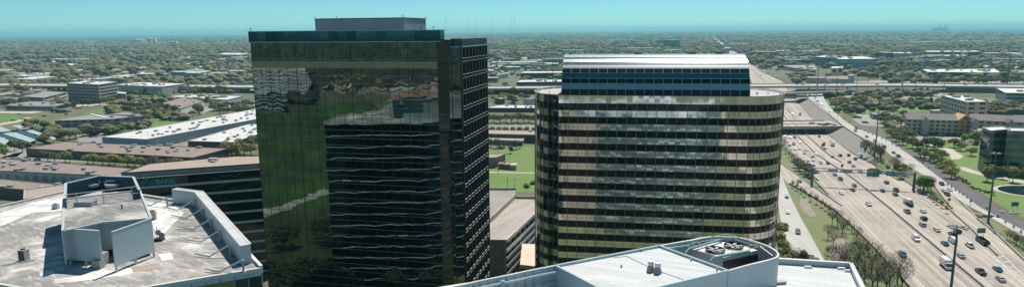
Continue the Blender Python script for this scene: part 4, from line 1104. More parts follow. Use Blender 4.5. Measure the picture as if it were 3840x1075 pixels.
# ================================================================== BACKGROUND BUILDINGS
def blk(label, near, left, right, h, wall='gray_wall', roof='white_roof', floors=0, style=None, nwin=8, cat='building', name='building', win='dark_window',
        units=0, group=None, far=None, bandh=.45, wall2=None, cop=True, doors=0, us=1.0):
    N, L_, R_ = v2(G(*near, h)), v2(G(*left, h)), v2(G(*right, h)); Fr = L_ + R_ - N if far is None else v2(G(*far, h))
    root = empty(name, (N.x, N.y, 0), label, cat, group)
    P = [N, R_, Fr, L_]
    q = MB(); q.prism(P, 0, h - .25); q.build('walls', wall, root)
    q = MB(); q.prism(P, h - 1, h - .2, side=False); q.build('roof', roof, root)
    if cop:
        q = MB()
        for a, b in zip(P, P[1:] + P[:1]): q.bar((a.x, a.y, h - .1), (b.x, b.y, h - .1), .6, .5)
        q.build('coping', 'concrete' if roof != 'brown_roof' else 'brick_wall', root)
    fh = h / floors if floors else 0
    for a, b in ((L_, N), (N, R_)):
        d_ = (b - a); Ln = d_.length; d_.normalize(); n_ = Vector((d_.y, -d_.x))
        if n_.y > .2: n_ = -n_
        if n_.dot(a) > 0 and abs(n_.y) < .5: n_ = -n_
        o_ = n_ * .12
        if style == 'band':
            for k in range(floors):
                z0, z1 = k * fh + fh * .32, k * fh + fh * (.32 + bandh); q = MB()
                p0, p1 = a + d_ * min(1.5, Ln * .05) + o_, b - d_ * min(1.5, Ln * .05) + o_
                q.face([(p0.x, p0.y, z0), (p1.x, p1.y, z0), (p1.x, p1.y, z1), (p0.x, p0.y, z1)]); q.build('window_band', win, root)
        elif style == 'punched':
            n = max(1, int(nwin * Ln / max((N - L_).length, (R_ - N).length)))
            for k in range(floors):
                for i in range(n):
                    c_ = a.lerp(b, (i + .5) / n) + o_; w_ = Ln / n * .26; z0, z1 = k * fh + fh * .35, k * fh + fh * .78
                    q = MB(); p0, p1 = c_ - d_ * w_, c_ + d_ * w_
                    q.face([(p0.x, p0.y, z0), (p1.x, p1.y, z0), (p1.x, p1.y, z1), (p0.x, p0.y, z1)]); q.build('window', win, root)
        if doors and a is N:
            for i in range(doors):
                c_ = a.lerp(b, (i + .5) / doors) + o_; q = MB(); p0, p1 = c_ - d_ * 1.6, c_ + d_ * 1.6
                q.face([(p0.x, p0.y, .2), (p1.x, p1.y, .2), (p1.x, p1.y, 3.6), (p0.x, p0.y, 3.6)]); q.build('loading_door', 'metal_gray' if i % 3 else 'blue_wall', root)
    for k in range(units):
        u_, v_ = random.uniform(.06, .94), random.choice([.25, .5, .75]) + random.uniform(-.1, .1)
        p = N.lerp(R_, u_).lerp(L_.lerp(Fr, u_), v_); s_ = random.uniform(1.4, 3.0) * us
        q = MB(); q.box((p.x, p.y, h - .2), s_ * 1.2, s_, random.uniform(.9, 1.7) * us, random.uniform(0, .3)); q.build('rooftop_unit', random.choice(['ac_metal', 'metal_gray', 'metal_gray']), root)
    return root
# ---- left side, near to mid
blk('long white roofed warehouse with pale blue loading wall and many roof units', (549, 522), (382, 513), (1100, 421), 8, 'blue_wall', 'white_roof', doors=26, units=42, cat='warehouse', name='warehouse', far=(960, 408))
blk('white roofed warehouse with brown end wall, nearer the dark tower', (872, 533), (704, 528), (1100, 460), 8, 'brick_wall', 'white_roof', units=14, cat='warehouse', name='warehouse', far=(930, 466))
w = blk('long brown roofed brick building with pale end wall, across from the white warehouses', (723, 591), (97, 556), (856, 556), 6, 'brick_wall', 'brown_roof', units=22, cat='warehouse', name='warehouse', far=(240, 531))
blk('brown roofed building with white loading wall nearest the bank building', (447, 660), (-260, 628), (620, 640), 6, 'pale_wall', 'brown_roof', units=26, cat='warehouse', name='warehouse', far=(-100, 585), doors=0)
r_ = bpy.data.objects['warehouse.003'] if 'warehouse.003' in bpy.data.objects else None
a, b = v2(G(-20, 638.9, 6)), v2(G(440, 659.7, 6)); q = None
for k in range(13):
    c_ = a.lerp(b, (k + .4) / 13); d_ = (b - a).normalized(); o_ = Vector((d_.y, -d_.x)) * .15
    q = MB(); p0, p1 = c_ - d_ * 1.7 + o_, c_ + d_ * 1.7 + o_; q.face([(p0.x, p0.y, .5), (p1.x, p1.y, .5), (p1.x, p1.y, 4.0), (p0.x, p0.y, 4.0)]); q.build('loading_door', 'metal_gray', r_)
blk('low brown roofed building at the left edge below the white loading wall', (235, 722), (-150, 690), (330, 700), 6, 'brick_wall', 'brown_roof', units=8, cat='warehouse', name='warehouse', far=(-60, 664))
blk('small flat brown roofed building with pale front, left of the cooling tower pen', (243, 722), (90, 745), (243, 690), 12, 'pale_wall', 'tan_roof', cat='warehouse', name='warehouse', far=(92, 711), units=0)
# school-like low building
blk('low grey roofed office with white ridge and large square windows', (420, 446), (205, 452), (560, 432), 7, 'gray_wall', 'gray_roof', 2, 'punched', 7, far=(345, 428), units=2)
blk('dark walled low wing with hipped grey roof behind the grey roofed office', (500, 436), (400, 430), (534, 428), 7, 'brick_wall', 'gray_roof', 1, 'band', far=(470, 420))
q = MB(); a, b = G(340, 427, 7.3), G(402, 442, 7.3); q.bar(a, b, 2.2, .3); tag(q.build('roof_ridge', 'white_paint'), 'white strip running across the grey office roof', 'roof ridge')
# solar canopies
for k, P in enumerate([[(100, 215), (180, 213), (270, 245), (190, 250)], [(25, 292), (140, 277), (325, 345), (270, 366)], [(220, 265), (290, 255), (505, 328), (490, 347)], [(-60, 235), (0, 225), (100, 262), (0, 275)], [(-80, 335), (0, 318), (85, 350), (40, 388)]]):
    P_ = [v2(G(x * .416, 380 + y * .416, 4.5)) for x, y in P]
    r_ = empty('carport', (P_[0].x, P_[0].y, 0), 'pale blue carport canopy near the grey roofed office, %s' % ['smallest rear one', 'long middle one', 'long one nearest the office', 'one at the left edge behind', 'nearest one at the left edge'][k], 'carport', 'pale blue carport canopies')
    q = MB(); q.prism(P_, 4.2, 4.5, bottom=True); q.build('canopy_roof', 'carport_roof' if 'carport_roof' in M else surf('carport_roof', (.42, .49, .48), (.36, .43, .42), .2, rough=.4), r_)
    q = MB(); a, b = P_[0].lerp(P_[1], .5), P_[3].lerp(P_[2], .5)
    for t in (.08, .36, .64, .92): c = a.lerp(b, t); q.box((c.x, c.y, 0), .4, .4, 4.2)
    q.build('posts', 'metal_gray', r_)
surf('solar_shade', (.012, .035, .055), (.02, .045, .065), .4, rough=.3)  # navy panels, with the shade between the carports put into their dark colour
for k, P in enumerate([[(140, 270), (222, 264), (350, 322), (322, 343)], [(-20, 288), (24, 293), (262, 368), (200, 382), (95, 350)], [(-60, 300), (0, 300), (30, 318), (0, 318)]]):
    P_ = [v2(G(x * .416, 380 + y * .416, 4.0)) for x, y in P]
    r_ = empty('carport', (P_[0].x, P_[0].y, 0), 'navy solar canopy darkened as shade between the pale carport canopies, %s' % ['farthest one', 'largest one', 'one at the left edge'][k], 'carport', 'shade-dark solar canopies')
    q = MB(); q.prism(P_, 3.7, 4.0, bottom=True); q.build('canopy_roof', 'solar_shade', r_)
# offices, left
blk('grey concrete office block of six storeys with dark slot windows and angled corner', (370, 317), (250, 312), (440, 307), 25, 'gray_wall', 'white_roof', 6, 'band', name='office_block', cat='office building', units=5, us=1.5, bandh=.42)
blk('small red brick annex beside the grey concrete office block', (470, 352), (438, 349), (474, 346), 12, 'pink_wall', 'white_roof', 3, 'punched', 4, name='annex', cat='building')
blk('huge windowless pale grey hall with ribbed white roof', (607, 325), (430, 318), (700, 314), 13, 'gray_box_wall', 'white_roof', name='warehouse', cat='warehouse', units=14, us=1.4)
blk('white roofed shed row with blue wall in front of the pale grey hall', (850, 374), (631, 362), (912, 360), 5, 'blue_wall', 'white_roof', name='warehouse', cat='warehouse', units=8, far=(700, 355))
blk('brown roofed building with pale side wall among trees below the white shed row', (676, 408), (606, 387), (764, 379), 6, 'pale_wall', 'brown_roof', name='warehouse', cat='warehouse', units=6)
blk('pale hip roofed hall at the left edge of the dark tower', (930, 406), (895, 395), (975, 385), 6, 'tan_wall', 'gray_box_wall', name='hall', cat='building')
blk('tiered concrete garage with open dark levels left of the office block', (162, 366), (83, 362), (250, 345), 9, 'tan_wall', 'gray_roof', 2, 'band', name='parking_structure', cat='parking garage')
blk('low building with glassy white skylights in front of the office block', (200, 398), (20, 395), (285, 383), 6, 'tan_wall', 'gray_roof', 1, 'band', units=9, cat='building', far=(110, 380), us=1.4)
blk('grey house rows at left edge with steep shingle roofs', (45, 377), (-40, 372), (85, 366), 6, 'gray_wall', 'shingle', 1, 'punched', 6, cat='building', units=3)
blk('warehouse with serrated white roof on the left behind the elevated highway', (110, 286), (54, 284), (200, 273), 7, 'tan_wall', 'white_roof', cat='warehouse', name='warehouse', units=9, us=1.6)
blk('flat white roofed warehouse just below the serrated one on the left', (120, 298), (50, 296), (218, 287), 7, 'gray_wall', 'white_roof', cat='warehouse', name='warehouse', units=3)
blk('pale warehouse behind the grey concrete office block', (290, 302), (262, 299), (500, 288), 7, 'gray_wall', 'white_roof', cat='warehouse', name='warehouse', units=9, us=1.5)
blk('pale warehouse with tan wall right of the tall light mast', (420, 292), (390, 289), (514, 281), 7, 'tan_wall', 'white_roof', cat='warehouse', name='warehouse', units=2)
blk('terraced beige office at the left edge under the far trees', (20, 268), (-40, 266), (60, 260), 12, 'tan_wall', 'tan_roof', 3, 'band', name='office_block', cat='office building')
blk('pale beige office block with white rooftop dome beside the dark tower', (900, 206), (812, 204), (936, 200), 14, 'tan_wall', 'white_roof', 3, 'band', name='office_block', cat='office building', units=6, us=2)
blk('long grey shed with white roof by the green field left of the tower', (880, 312), (888, 311), (960, 306), 8, 'blue_wall', 'white_roof', name='warehouse', cat='warehouse')
# far left office clusters at the skyline
for k, (a, b, c, h, wl, lb) in enumerate([((528, 150), (500, 149), (551, 149), 34, 'gray_wall', 'wide pale office slab near the left skyline'), ((562, 144), (552, 143), (575, 143), 48, 'gray_roof', 'tallest dark topped slab near the left skyline'),
        ((583, 145), (577, 144), (588, 143), 48, 'tan_wall', 'narrow tan slab beside the tallest slab on the skyline'), ((650, 156), (642, 155), (656, 155), 28, 'office_glass', 'small dark glass block on the left skyline'),
        ((662, 157), (656, 156), (668, 156), 26, 'tan_wall', 'small tan block beside the dark glass block on the skyline'), ((340, 158), (292, 158), (356, 157), 16, 'gray_roof', 'long stadium like hall with bright white roof left of the skyline offices')]):
    blk(lb, a, b, c, h, wl, 'white_roof', name='office_block' if k < 5 else 'hall', cat='office building' if k < 5 else 'hall')
# between the towers
blk('long brown building with beige roof behind the green lawn between the towers', (2060, 506), (1800, 500), (2075, 492), 7, 'brick_wall', 'tan_roof', 1, 'band', name='building', cat='building', units=2)
blk('low beige roofed annex behind the trees beside the lawn', (1960, 528), (1830, 523), (1965, 519), 4, 'pink_wall', 'tan_roof', cat='building')
blk('pink walled windowless building with beige roof at the edge of the lawn', (1862, 589), (1800, 592), (1895, 575), 7, 'pink_wall', 'tan_roof', cat='building')
for k, (px, py, c_, lb) in enumerate(((1882, 630, (.30, .09, .08), 'dark red shed at the edge of the lawn, leftmost of three'), (1903, 632, (.22, .17, .16), 'brown shed at the edge of the lawn, middle of three'), (1925, 634, (.48, .40, .30), 'cream shed at the edge of the lawn, rightmost of three'))):
    c = G(px, py); q = MB(); q.box((c.x, c.y, 0), 4, 5.5, 3.2); r_ = empty('shed', c, lb, 'shed', 'sheds beside the lawn')
    o = q.build('walls', 'wall_paint', r_); o.color = (*c_, 1); q = MB(); q.box((c.x, c.y, 3.2), 4.4, 5.9, .3); o = q.build('roof', 'roof_paint', r_); o.color = (c_[0] * 1.5, c_[1] * 1.4, c_[2] * 1.4, 1)
blk('white roofed strip building behind the row of oaks between the towers', (2010, 405), (1826, 404), (2050, 395), 5, 'brick_wall', 'white_roof', 1, 'band', units=7, cat='building')
blk('white roofed warehouse touching the bronze tower, nearer the elevated highway', (2120, 306), (1936, 308), (2130, 298), 9, 'brick_wall', 'white_roof', name='warehouse', cat='warehouse', units=6, us=1.6)
blk('two storey building with bright white roof behind the warehouse by the bronze tower', (2110, 273), (1952, 274), (2120, 267), 10, 'brick_wall', 'white_roof', 1, 'band', name='warehouse', cat='warehouse')
blk('dark teal glass low office partly behind the barrel roof', (2105, 222), (2034, 221), (2120, 219), 15, 'teal_glass', 'gray_roof', name='office_block', cat='office building')
blk('pale house with white roof at the left edge of the gap between towers', (1866, 291), (1822, 292), (1873, 288), 9, 'tan_wall', 'white_roof', 1, 'band', cat='building')
blk('pale sided warehouse row receding beyond the gap trees', (1905, 276), (1860, 283), (1912, 270), 8, 'pale_wall', 'tan_roof', name='warehouse', cat='warehouse')
blk('dark shingled house right of the white strip in the tower gap', (1990, 372), (1962, 372), (2020, 364), 8, 'pale_wall', 'shingle', cat='house', name='house')
blk('dark shingled house left in the gap between the towers', (1880, 372), (1855, 366), (1893, 368), 7, 'brick_wall', 'shingle', cat='house', name='house')
blk('black glass block standing alone near the far highway', (2513, 149), (2490, 150), (2549, 150), 42, 'teal_glass', 'gray_roof', name='office_tower', cat='office tower')
blk('low dark block left of the black glass block', (2480, 152), (2462, 152), (2492, 152), 24, 'office_glass', 'gray_roof', name='office_block', cat='office building')
# right of the bronze tower
W2_ = 'pale_wall'
blk('long five storey blue grey office with ribbon windows, left wing', (3140, 217), (3053, 213), (3175, 212), 22, 'blue_wall', 'white_roof', 5, 'band', name='office_block', cat='office building', units=4, us=2, win='teal_glass')
blk('long five storey blue grey office with ribbon windows, main front', (3150, 222), (3112, 213), (3288, 221), 22, 'blue_wall', 'white_roof', 5, 'band', name='office_block', cat='office building', units=4, us=2, win='teal_glass', far=(3240, 212))
blk('dark glass half of the four storey office beyond the oaks', (3325, 199), (3287, 196), (3350, 197), 22, 'teal_glass', 'gray_roof', 5, 'band', name='office_block', cat='office building', win='office_glass')
blk('pale ribbon windowed half of the four storey office beyond the oaks', (3350, 200), (3340, 196), (3423, 200), 20, 'pale_wall', 'white_roof', 4, 'band', name='office_block', cat='office building', units=3, us=2, win='teal_glass')
blk('wide teal office with pale top storey and two white rooftop houses', (3480, 195), (3466, 191), (3680, 194), 17, 'teal_glass', 'white_roof', 4, 'band', name='office_block', cat='office building', units=6, us=2.5, win='office_glass')
blk('lower glassy office with pale corner in front of the wide teal office', (3545, 210), (3530, 207), (3629, 209), 14, 'pale_wall', 'white_roof', 3, 'band', name='office_block', cat='office building', units=3, us=2, win='teal_glass')
blk('blue grey office with stepped rooftop left of the oak avenue', (3432, 228), (3421, 225), (3535, 229), 13, 'blue_wall', 'gray_roof', 3, 'band', name='office_block', cat='office building', units=4, us=2, win='teal_glass')
blk('long white roofed low building above the oak row at right', (3480, 270), (3458, 260), (3752, 272), 8, 'gray_wall', 'white_roof', 1, 'band', name='warehouse', cat='warehouse', units=16, us=1.8, far=(3730, 258))
blk('pale tower house standing above the long tan hall', (3118, 256), (3119, 250), (3162, 254), 22, 'tan_wall', 'white_roof', 2, 'punched', 4, name='office_block', cat='building', units=1)
blk('long tan hall with brown roof behind the elevated highway', (3030, 292), (3024, 286), (3190, 298), 9, 'tan_wall', 'brown_roof', name='hall', cat='hall', far=(3185, 284))
blk('square teal block at the right end of the long tan hall', (3188, 285), (3180, 280), (3205, 282), 14, 'blue_wall', 'gray_roof', name='hall', cat='hall')
blk('flat roofed mall section left of the blue grey office', (2990, 256), (2920, 245), (3060, 262), 8, 'gray_wall', 'gray_roof', 1, 'band', name='building', cat='building', units=5, us=2, far=(3055, 243))
blk('pale roofed low row with dark windows, upper left of the mall section', (2940, 224), (2916, 222), (3055, 224), 9, 'gray_wall', 'white_roof', 1, 'band', name='building', cat='building', units=4, us=2)
blk('long pale row building below the far forest left of the offices', (2905, 216), (2908, 213), (3030, 216), 9, 'pale_wall', 'gray_roof', 1, 'band', cat='building', units=3, us=2)
blk('teal glass office with white portal near the freeway bend', (2835, 195), (2832, 192), (2912, 195), 17, 'teal_glass', 'gray_roof', 3, 'band', name='office_block', cat='office building', win='office_glass')
blk('pale blocky office right of the teal one with white portal', (2913, 192), (2911, 190), (2962, 190), 14, 'pale_wall', 'white_roof', 2, 'band', name='office_block', cat='office building', units=3, us=2)
# hotels
blk('cream seven storey hotel with white roof and tall arched bays', (3625, 382), (3531, 358), (3706, 381), 25, 'tan_wall', 'white_roof', 6, 'punched', 9, name='hotel', cat='hotel', units=6, us=1.5)
hg = blk('long four storey hotel wing with grey shingle roof and cream walls', (3400, 447), (3395, 434), (3595, 452), 13, 'tan_wall', 'shingle', 4, 'punched', 9, name='hotel', cat='hotel')
hg2 = blk('far wing of the long hotel right of its orange gable', (3640, 450), (3636, 440), (3990, 466), 13, 'tan_wall', 'shingle', 4, 'punched', 12, name='hotel', cat='hotel')
def gable(root, a_px, b_px, h, rise, depth, mat='shingle'):
    a, b = v2(G(*a_px, h)), v2(G(*b_px, h)); d_ = (b - a).normalized(); n_ = Vector((-d_.y, d_.x))
    if n_.y < 0: n_ = -n_
    c, e_ = a + n_ * depth, b + n_ * depth; r1, r2 = a.lerp(c, .5), b.lerp(e_, .5); a2, b2 = a - n_ * .5, b - n_ * .5
    q = MB(); q.face([(*a2, h - .2), (*b2, h - .2), (*r2, h + rise), (*r1, h + rise)]); q.face([(*r1, h + rise), (*r2, h + rise), (*e_, h), (*c, h)])
    q.build('pitched_roof', mat, root); q = MB(); q.face([(*a, h - .3), (*r1, h + rise - .1), (*c, h - .3)]); q.face([(*b, h - .3), (*e_, h - .3), (*r2, h + rise - .1)]); q.build('gable_wall', 'tan_wall', root)
gable(hg, (3400, 447), (3595, 452), 13, 4.5, 17); gable(hg2, (3640, 450), (3990, 466), 13, 4.5, 17)
# orange gable between the wings
a, b = v2(G(3592, 452, 13)), v2(G(3643, 453, 13)); d_ = (b - a).normalized(); n_ = Vector((-d_.y, d_.x)); n_ = n_ if n_.y > 0 else -n_
r_ = empty('hotel_entrance', (a.x, a.y, 0), 'orange gabled entrance block in the middle of the long hotel', 'hotel')
a0, b0 = a - n_ * 1.5, b - n_ * 1.5; md = a0.lerp(b0, .5)
q = MB(); q.prism([a0, b0, b0 + n_ * 17, a0 + n_ * 17], 0, 13.6); q.face([(*a0, 13.6), (*b0, 13.6), (*md, 18)]); q.build('walls', 'orange_wall', r_)
mr = md + n_ * 17; q = MB(); q.face([(*a0, 13.6), (*md, 18.1), (*mr, 18.1), (*(a0 + n_ * 17), 13.6)]); q.face([(*md, 18.1), (*b0, 13.6), (*(b0 + n_ * 17), 13.6), (*mr, 18.1)]); q.build('roof', 'orange_wall', r_)
for fl_ in range(4):
    for t in (.28, .72):
        c_ = a0.lerp(b0, t) - n_ * .1; q = MB(); p0, p1 = c_ - d_ * .9, c_ + d_ * .9; z0 = 1.2 + fl_ * 3.2; q.face([(*p0, z0), (*p1, z0), (*p1, z0 + 1.5), (*p0, z0 + 1.5)]); q.build('window', 'dark_window', r_)
c_ = a0.lerp(b0, .22) - n_ * .15
q = MB()
for zz_, n_k in ((15.6, 7), (14.4, 4)):
    for k in range(n_k):
        p0 = c_ + d_ * (k * 1.15 + (0 if n_k > 4 else 1.6)); p1 = p0 + d_ * .8; q.bar((p0.x, p0.y, zz_), (p1.x, p1.y, zz_), .08, .8)
q.build('sign_lettering', 'brick_wall', r_)
for px_, lb in ((3470, 'pale blue gabled bay'), (3655, 'pale blue gabled bay'), (3790, 'pale blue gabled bay')):
    root = hg if px_ < 3600 else hg2
    a, b = v2(G(px_ - 11, 455 + (px_ - 3470) * .03, 12)), v2(G(px_ + 11, 455 + (px_ - 3470) * .03, 12)); a, b = a - n_ * 1.2, b - n_ * 1.2; md = a.lerp(b, .5)
    q = MB(); q.prism([a, b, b + n_ * 6, a + n_ * 6], 0, 13); q.face([(*a, 13), (*b, 13), (*md, 16)]); o = q.build('gable_bay', 'gray_box_wall', root)
    q = MB(); mr = md + n_ * 8; q.face([(*a, 13), (*md, 16.1), (*mr, 16.1), (*(a + n_ * 8), 13)]); q.face([(*md, 16.1), (*b, 13), (*(b + n_ * 8), 13), (*mr, 16.1)]); q.build('bay_roof', 'shingle', root)
blk('three storey pale blue office with white roof at the right edge', (3770, 348), (3735, 330), (3990, 352), 13, 'blue_wall', 'white_roof', 3, 'band', name='office_block', cat='office building', units=4, us=1.6)
blk('small white roofed pavilion beside the cream hotel', (3500, 415), (3488, 411), (3537, 414), 4, 'tan_wall', 'white_roof', cat='building')
blk('low grey roofed restaurant among cars beyond the frontage lane', (3275, 428), (3262, 420), (3355, 430), 5, 'blue_wall', 'gray_roof', 1, 'punched', 8, cat='building', units=4, name='restaurant', us=.8)
blk('low tan roofed hall behind the glass office at right', (3660, 491), (3625, 478), (3720, 488), 7, 'tan_wall', 'tan_roof', cat='building')
# glass office at right (two volumes)
def glass_office(label, near, left, right, h, floors, mat, top, far=None, strip='mullion_light'):
    N, L_, R_ = v2(G(*near, h)), v2(G(*left, h)), v2(G(*right, h)); Fr = L_ + R_ - N if far is None else v2(G(*far, h))
    r_ = empty('office_building', (N.x, N.y, 0), label, 'office building'); P = [L_, N, R_, Fr]; fh = h / floors
    for k in range(floors):
        z0 = k * fh; z1 = z0 + fh
        q = MB(); curtain(q, P, z0, z0 + fh * .66, close=True); q.build('window_band', mat, r_)
        q = MB(); curtain(q, P, z0 + fh * .66, z1, close=True); q.build('spandrel_band', top, r_)
    q = MB(); q.prism(P, h - .6, h - .5, side=False); q.build('roof', 'white_roof', r_)
    q = MB()
    for a, b in zip(P, P[1:] + P[:1]): q.bar((a.x, a.y, h), (b.x, b.y, h), .4, .4)
    for a, b in ((L_, N), (N, R_)):
        for k in range(floors):
            q.bar((a.x, a.y, k * fh + fh * .66), (b.x, b.y, k * fh + fh * .66), .35, .15)
    q.build('ledges', strip, r_)
    return r_
glass('spandrel_dark', (.22, .25, .25), 3, 4, .006, .006, .06, .2, diff=(.12, .13, .13, .4))
glass('spandrel_teal', (.20, .33, .34), 3, 4, .006, .006, .06, .2, diff=(.10, .17, .18, .4))
g1 = glass_office('dark glass faced office of six storeys beside the pond at right', (3716, 490), (3683, 477), (3790, 484), 27, 6, 'office_glass', 'spandrel_dark')
c = G(3745, 479, 27); q = MB(); q.tube([c, c + Vector((0, 0, 1.5))], .12, 5); q.bar(c + Vector((-4, 0, .8)), c + Vector((4, 0, 1.2)), .25); q.build('rooftop_aerial', 'pole_metal', g1)
glass_office('teal glass office block with rounded balconies at the right edge', (3778, 490), (3787, 478), (3960, 494), 27, 6, 'teal_glass', 'spandrel_teal', strip='mullion_light')
# gas plant stacks on the skyline
r_ = empty('power_station', G(3535, 106, 0).xy.to_3d() if False else Vector((9000, 14000, 0)), 'hazy power station with tall chimneys on the skyline', 'power station')
for px, h_, w_ in ((3503, 60, 50), (3516, 80, 40), (3528, 75, 55), (3541, 70, 40)):
    p = PF(px, 100, 13500); q = MB(); q.box((p.x, p.y, 0), w_ * 1.4, 60, h_ + 20); q.build('boiler_house', 'gray_wall', r_)
for px in (3527, 3545, 3554):
    p = PF(px, 100, 13500); q = MB(); q.tube([(p.x, p.y, 0), (p.x, p.y, 165)], 9, 8, 6); q.build('chimney', 'gray_wall', r_)
for k, px in enumerate((1672, 1752, 1785, 1843, 1930, 1916)):
    p = PF(px, 90, 3000); q = MB(); hh = [165, 145, 160, 150, 182, 165][k]; q.tube([(p.x, p.y, 0), (p.x, p.y, hh)], .35, 5)
    tag(q.build('radio_mast', 'metal_gray'), 'hair thin radio mast on the skyline, %s from the left' % ordn([0, 1, 2, 3, 5, 4][k]), 'radio mast', 'radio masts')
# ---- small houses and scattered commercial roofs (far suburbs)
def proto_house(w, l, h, rise):
    r_ = bpy.data.objects.new('house', None); COL.objects.link(r_)
    q = MB(); q.box((0, 0, 0), w, l, h); q.face([(-w / 2, -l / 2, h), (w / 2, -l / 2, h), (0, -l / 2, h + rise)]); q.face([(w / 2, l / 2, h), (-w / 2, l / 2, h), (0, l / 2, h + rise)]); a = q.build('walls', 'wall_paint', r_)
    q = MB(); q.face([(-w / 2 - .6, -l / 2 - .6, h - .3), (0, -l / 2 - .6, h + rise), (0, l / 2 + .6, h + rise), (-w / 2 - .6, l / 2 + .6, h - .3)]); q.face([(0, -l / 2 - .6, h + rise), (w / 2 + .6, -l / 2 - .6, h - .3), (w / 2 + .6, l / 2 + .6, h - .3), (0, l / 2 + .6, h + rise)]); q.build('roof', 'roof_paint', r_)
    reg(r_); return r_
PH = [proto_house(11, 17, 3.5, 3), proto_house(13, 13, 5.5, 3.5), proto_house(10, 22, 5.5, 2.5)]
used = set()
random.seed(21)
HOUSE_ZONES = [((0, 340, 235, 300), 34), ((400, 925, 198, 290), 92), ((1825, 2030, 205, 290), 26), ((3700, 3840, 215, 290), 12), ((0, 180, 335, 375), 12)]
hs = []
for (x0_, x1_, y0_, y1_), n in HOUSE_ZONES:
    for k in range(n):
        px = random.uniform(x0_, x1_); py = y0_ + (y1_ - y0_) * random.random() ** 1.0
        hs.append((px, py))
hs.sort(); RC = [(.23, .21, .20), (.17, .16, .16), (.30, .25, .21), (.36, .35, .34), (.20, .15, .12), (.5, .5, .49)]; WC = [(.42, .36, .29), (.5, .48, .44), (.32, .22, .17), (.6, .6, .58), (.38, .36, .33)]
HG = []
for i, (px, py) in enumerate(hs):
    c = G(px, py); pr0 = PH[i % 3]
    o = pr0 if pr0.name not in used else copy_tree(pr0)
    used.add(pr0.name); o.location = (c.x, c.y, 0); o.rotation_euler.z = random.choice([0, math.pi / 2]) + random.uniform(-.2, .2) - .2
    s_ = random.uniform(.9, 1.3); o.scale = (s_, s_, 1)
    rc = random.choice(RC); wc = random.choice(WC)
    HG.append((o, rc, wc, px))
for i, (o, rc, wc, px) in enumerate(HG):
    for ch in o.children: ch.color = (*(rc if ch.name.startswith('roof') else wc), 1)
    area = 'left of the dark tower' if px < 950 else ('between the towers' if px < 2100 else 'at the far right')
    shade = {0: 'grey', 1: 'dark grey', 2: 'tan', 3: 'pale grey', 4: 'brown', 5: 'white'}[RC.index(rc)]
    tag(o, '%s roofed house %s, %s from the left' % (shade, area, ordn(i) if i < 99 else '%dth' % (i + 1)), 'house', 'suburban houses among the far trees')
def proto_shop(w, l, h):
    r_ = bpy.data.objects.new('commercial_building', None); COL.objects.link(r_)
    q = MB(); q.box((0, 0, 0), w, l, h); q.build('walls', 'wall_paint', r_)
    q = MB(); q.box((0, 0, h), w + .6, l + .6, .5); q.box((w * .2, 0, h + .5), 4, 4, 1.4); q.box((-w * .25, l * .2, h + .5), 5, 3, 1.4); q.build('roof', 'roof_paint', r_); reg(r_); return r_
PS = [proto_shop(50, 28, 6), proto_shop(80, 35, 8), proto_shop(36, 20, 9), proto_shop(120, 40, 9)]
random.seed(5); used2 = set(); sh = []
ZN = [((0, 930, 140, 235), 40), ((1830, 2780, 135, 200), 34), ((1830, 2100, 200, 265), 12), ((2760, 3840, 120, 185), 46), ((3420, 3840, 200, 240), 12), ((2900, 3100, 195, 215), 5), ((560, 930, 270, 292), 7)]
for (x0_, x1_, y0_, y1_), n in ZN:
    for k in range(n): sh.append((random.uniform(x0_, x1_), y0_ + (y1_ - y0_) * random.random()))
sh.sort()
for i, (px, py) in enumerate(sh):
    c = G(px, py); j = random.randrange(4); pr0 = PS[j]; o = pr0 if pr0.name not in used2 else copy_tree(pr0); used2.add(pr0.name)
    o.location = (c.x, c.y, 0); o.rotation_euler.z = random.uniform(-.25, .15); f = max(1, c.y / 2600); o.scale = (f, f * .8, min(1.5, f))
    wht = random.random() < .6
    for ch in o.children: ch.color = ((.78, .78, .75, 1) if wht else (.33, .31, .29, 1)) if ch.name.startswith('roof') else (*random.choice([(.4, .38, .34), (.5, .5, .48), (.25, .23, .21), (.25, .33, .36)]), 1)
    tag(o, 'far flat commercial building with %s roof, %s from the left' % ('bright white' if wht else 'grey', ordn(i) if i < 99 else '%dth' % (i + 1)), 'commercial building', 'far flat roofed buildings')

# ================================================================== BEHIND AND BESIDE THE VIEWPOINT (what the mirror glass shows)
def wblk(name, label, cat, x, y, w, l, h, rz, wall, roof, floors=0, win='dark_window'):
    r_ = empty(name, (x, y, 0), label, cat)
    ca, sa = math.cos(rz), math.sin(rz); cor = [Vector((x + a * w / 2 * ca - b * l / 2 * sa, y + a * w / 2 * sa + b * l / 2 * ca)) for a, b in ((-1, -1), (1, -1), (1, 1), (-1, 1))]
    q = MB(); q.prism(cor, 0, h); q.build('walls', wall, r_); q = MB(); q.prism(cor, h, h + .1, side=False); q.build('roof', roof, r_)
    for k in range(floors):
        fh = h / floors; q = MB(); curtain(q, [c + (c - Vector((x, y))).normalized() * .15 for c in cor], k * fh + fh * .55, k * fh + fh * .8, close=True); q.build('pale_band', win, r_)
    return r_

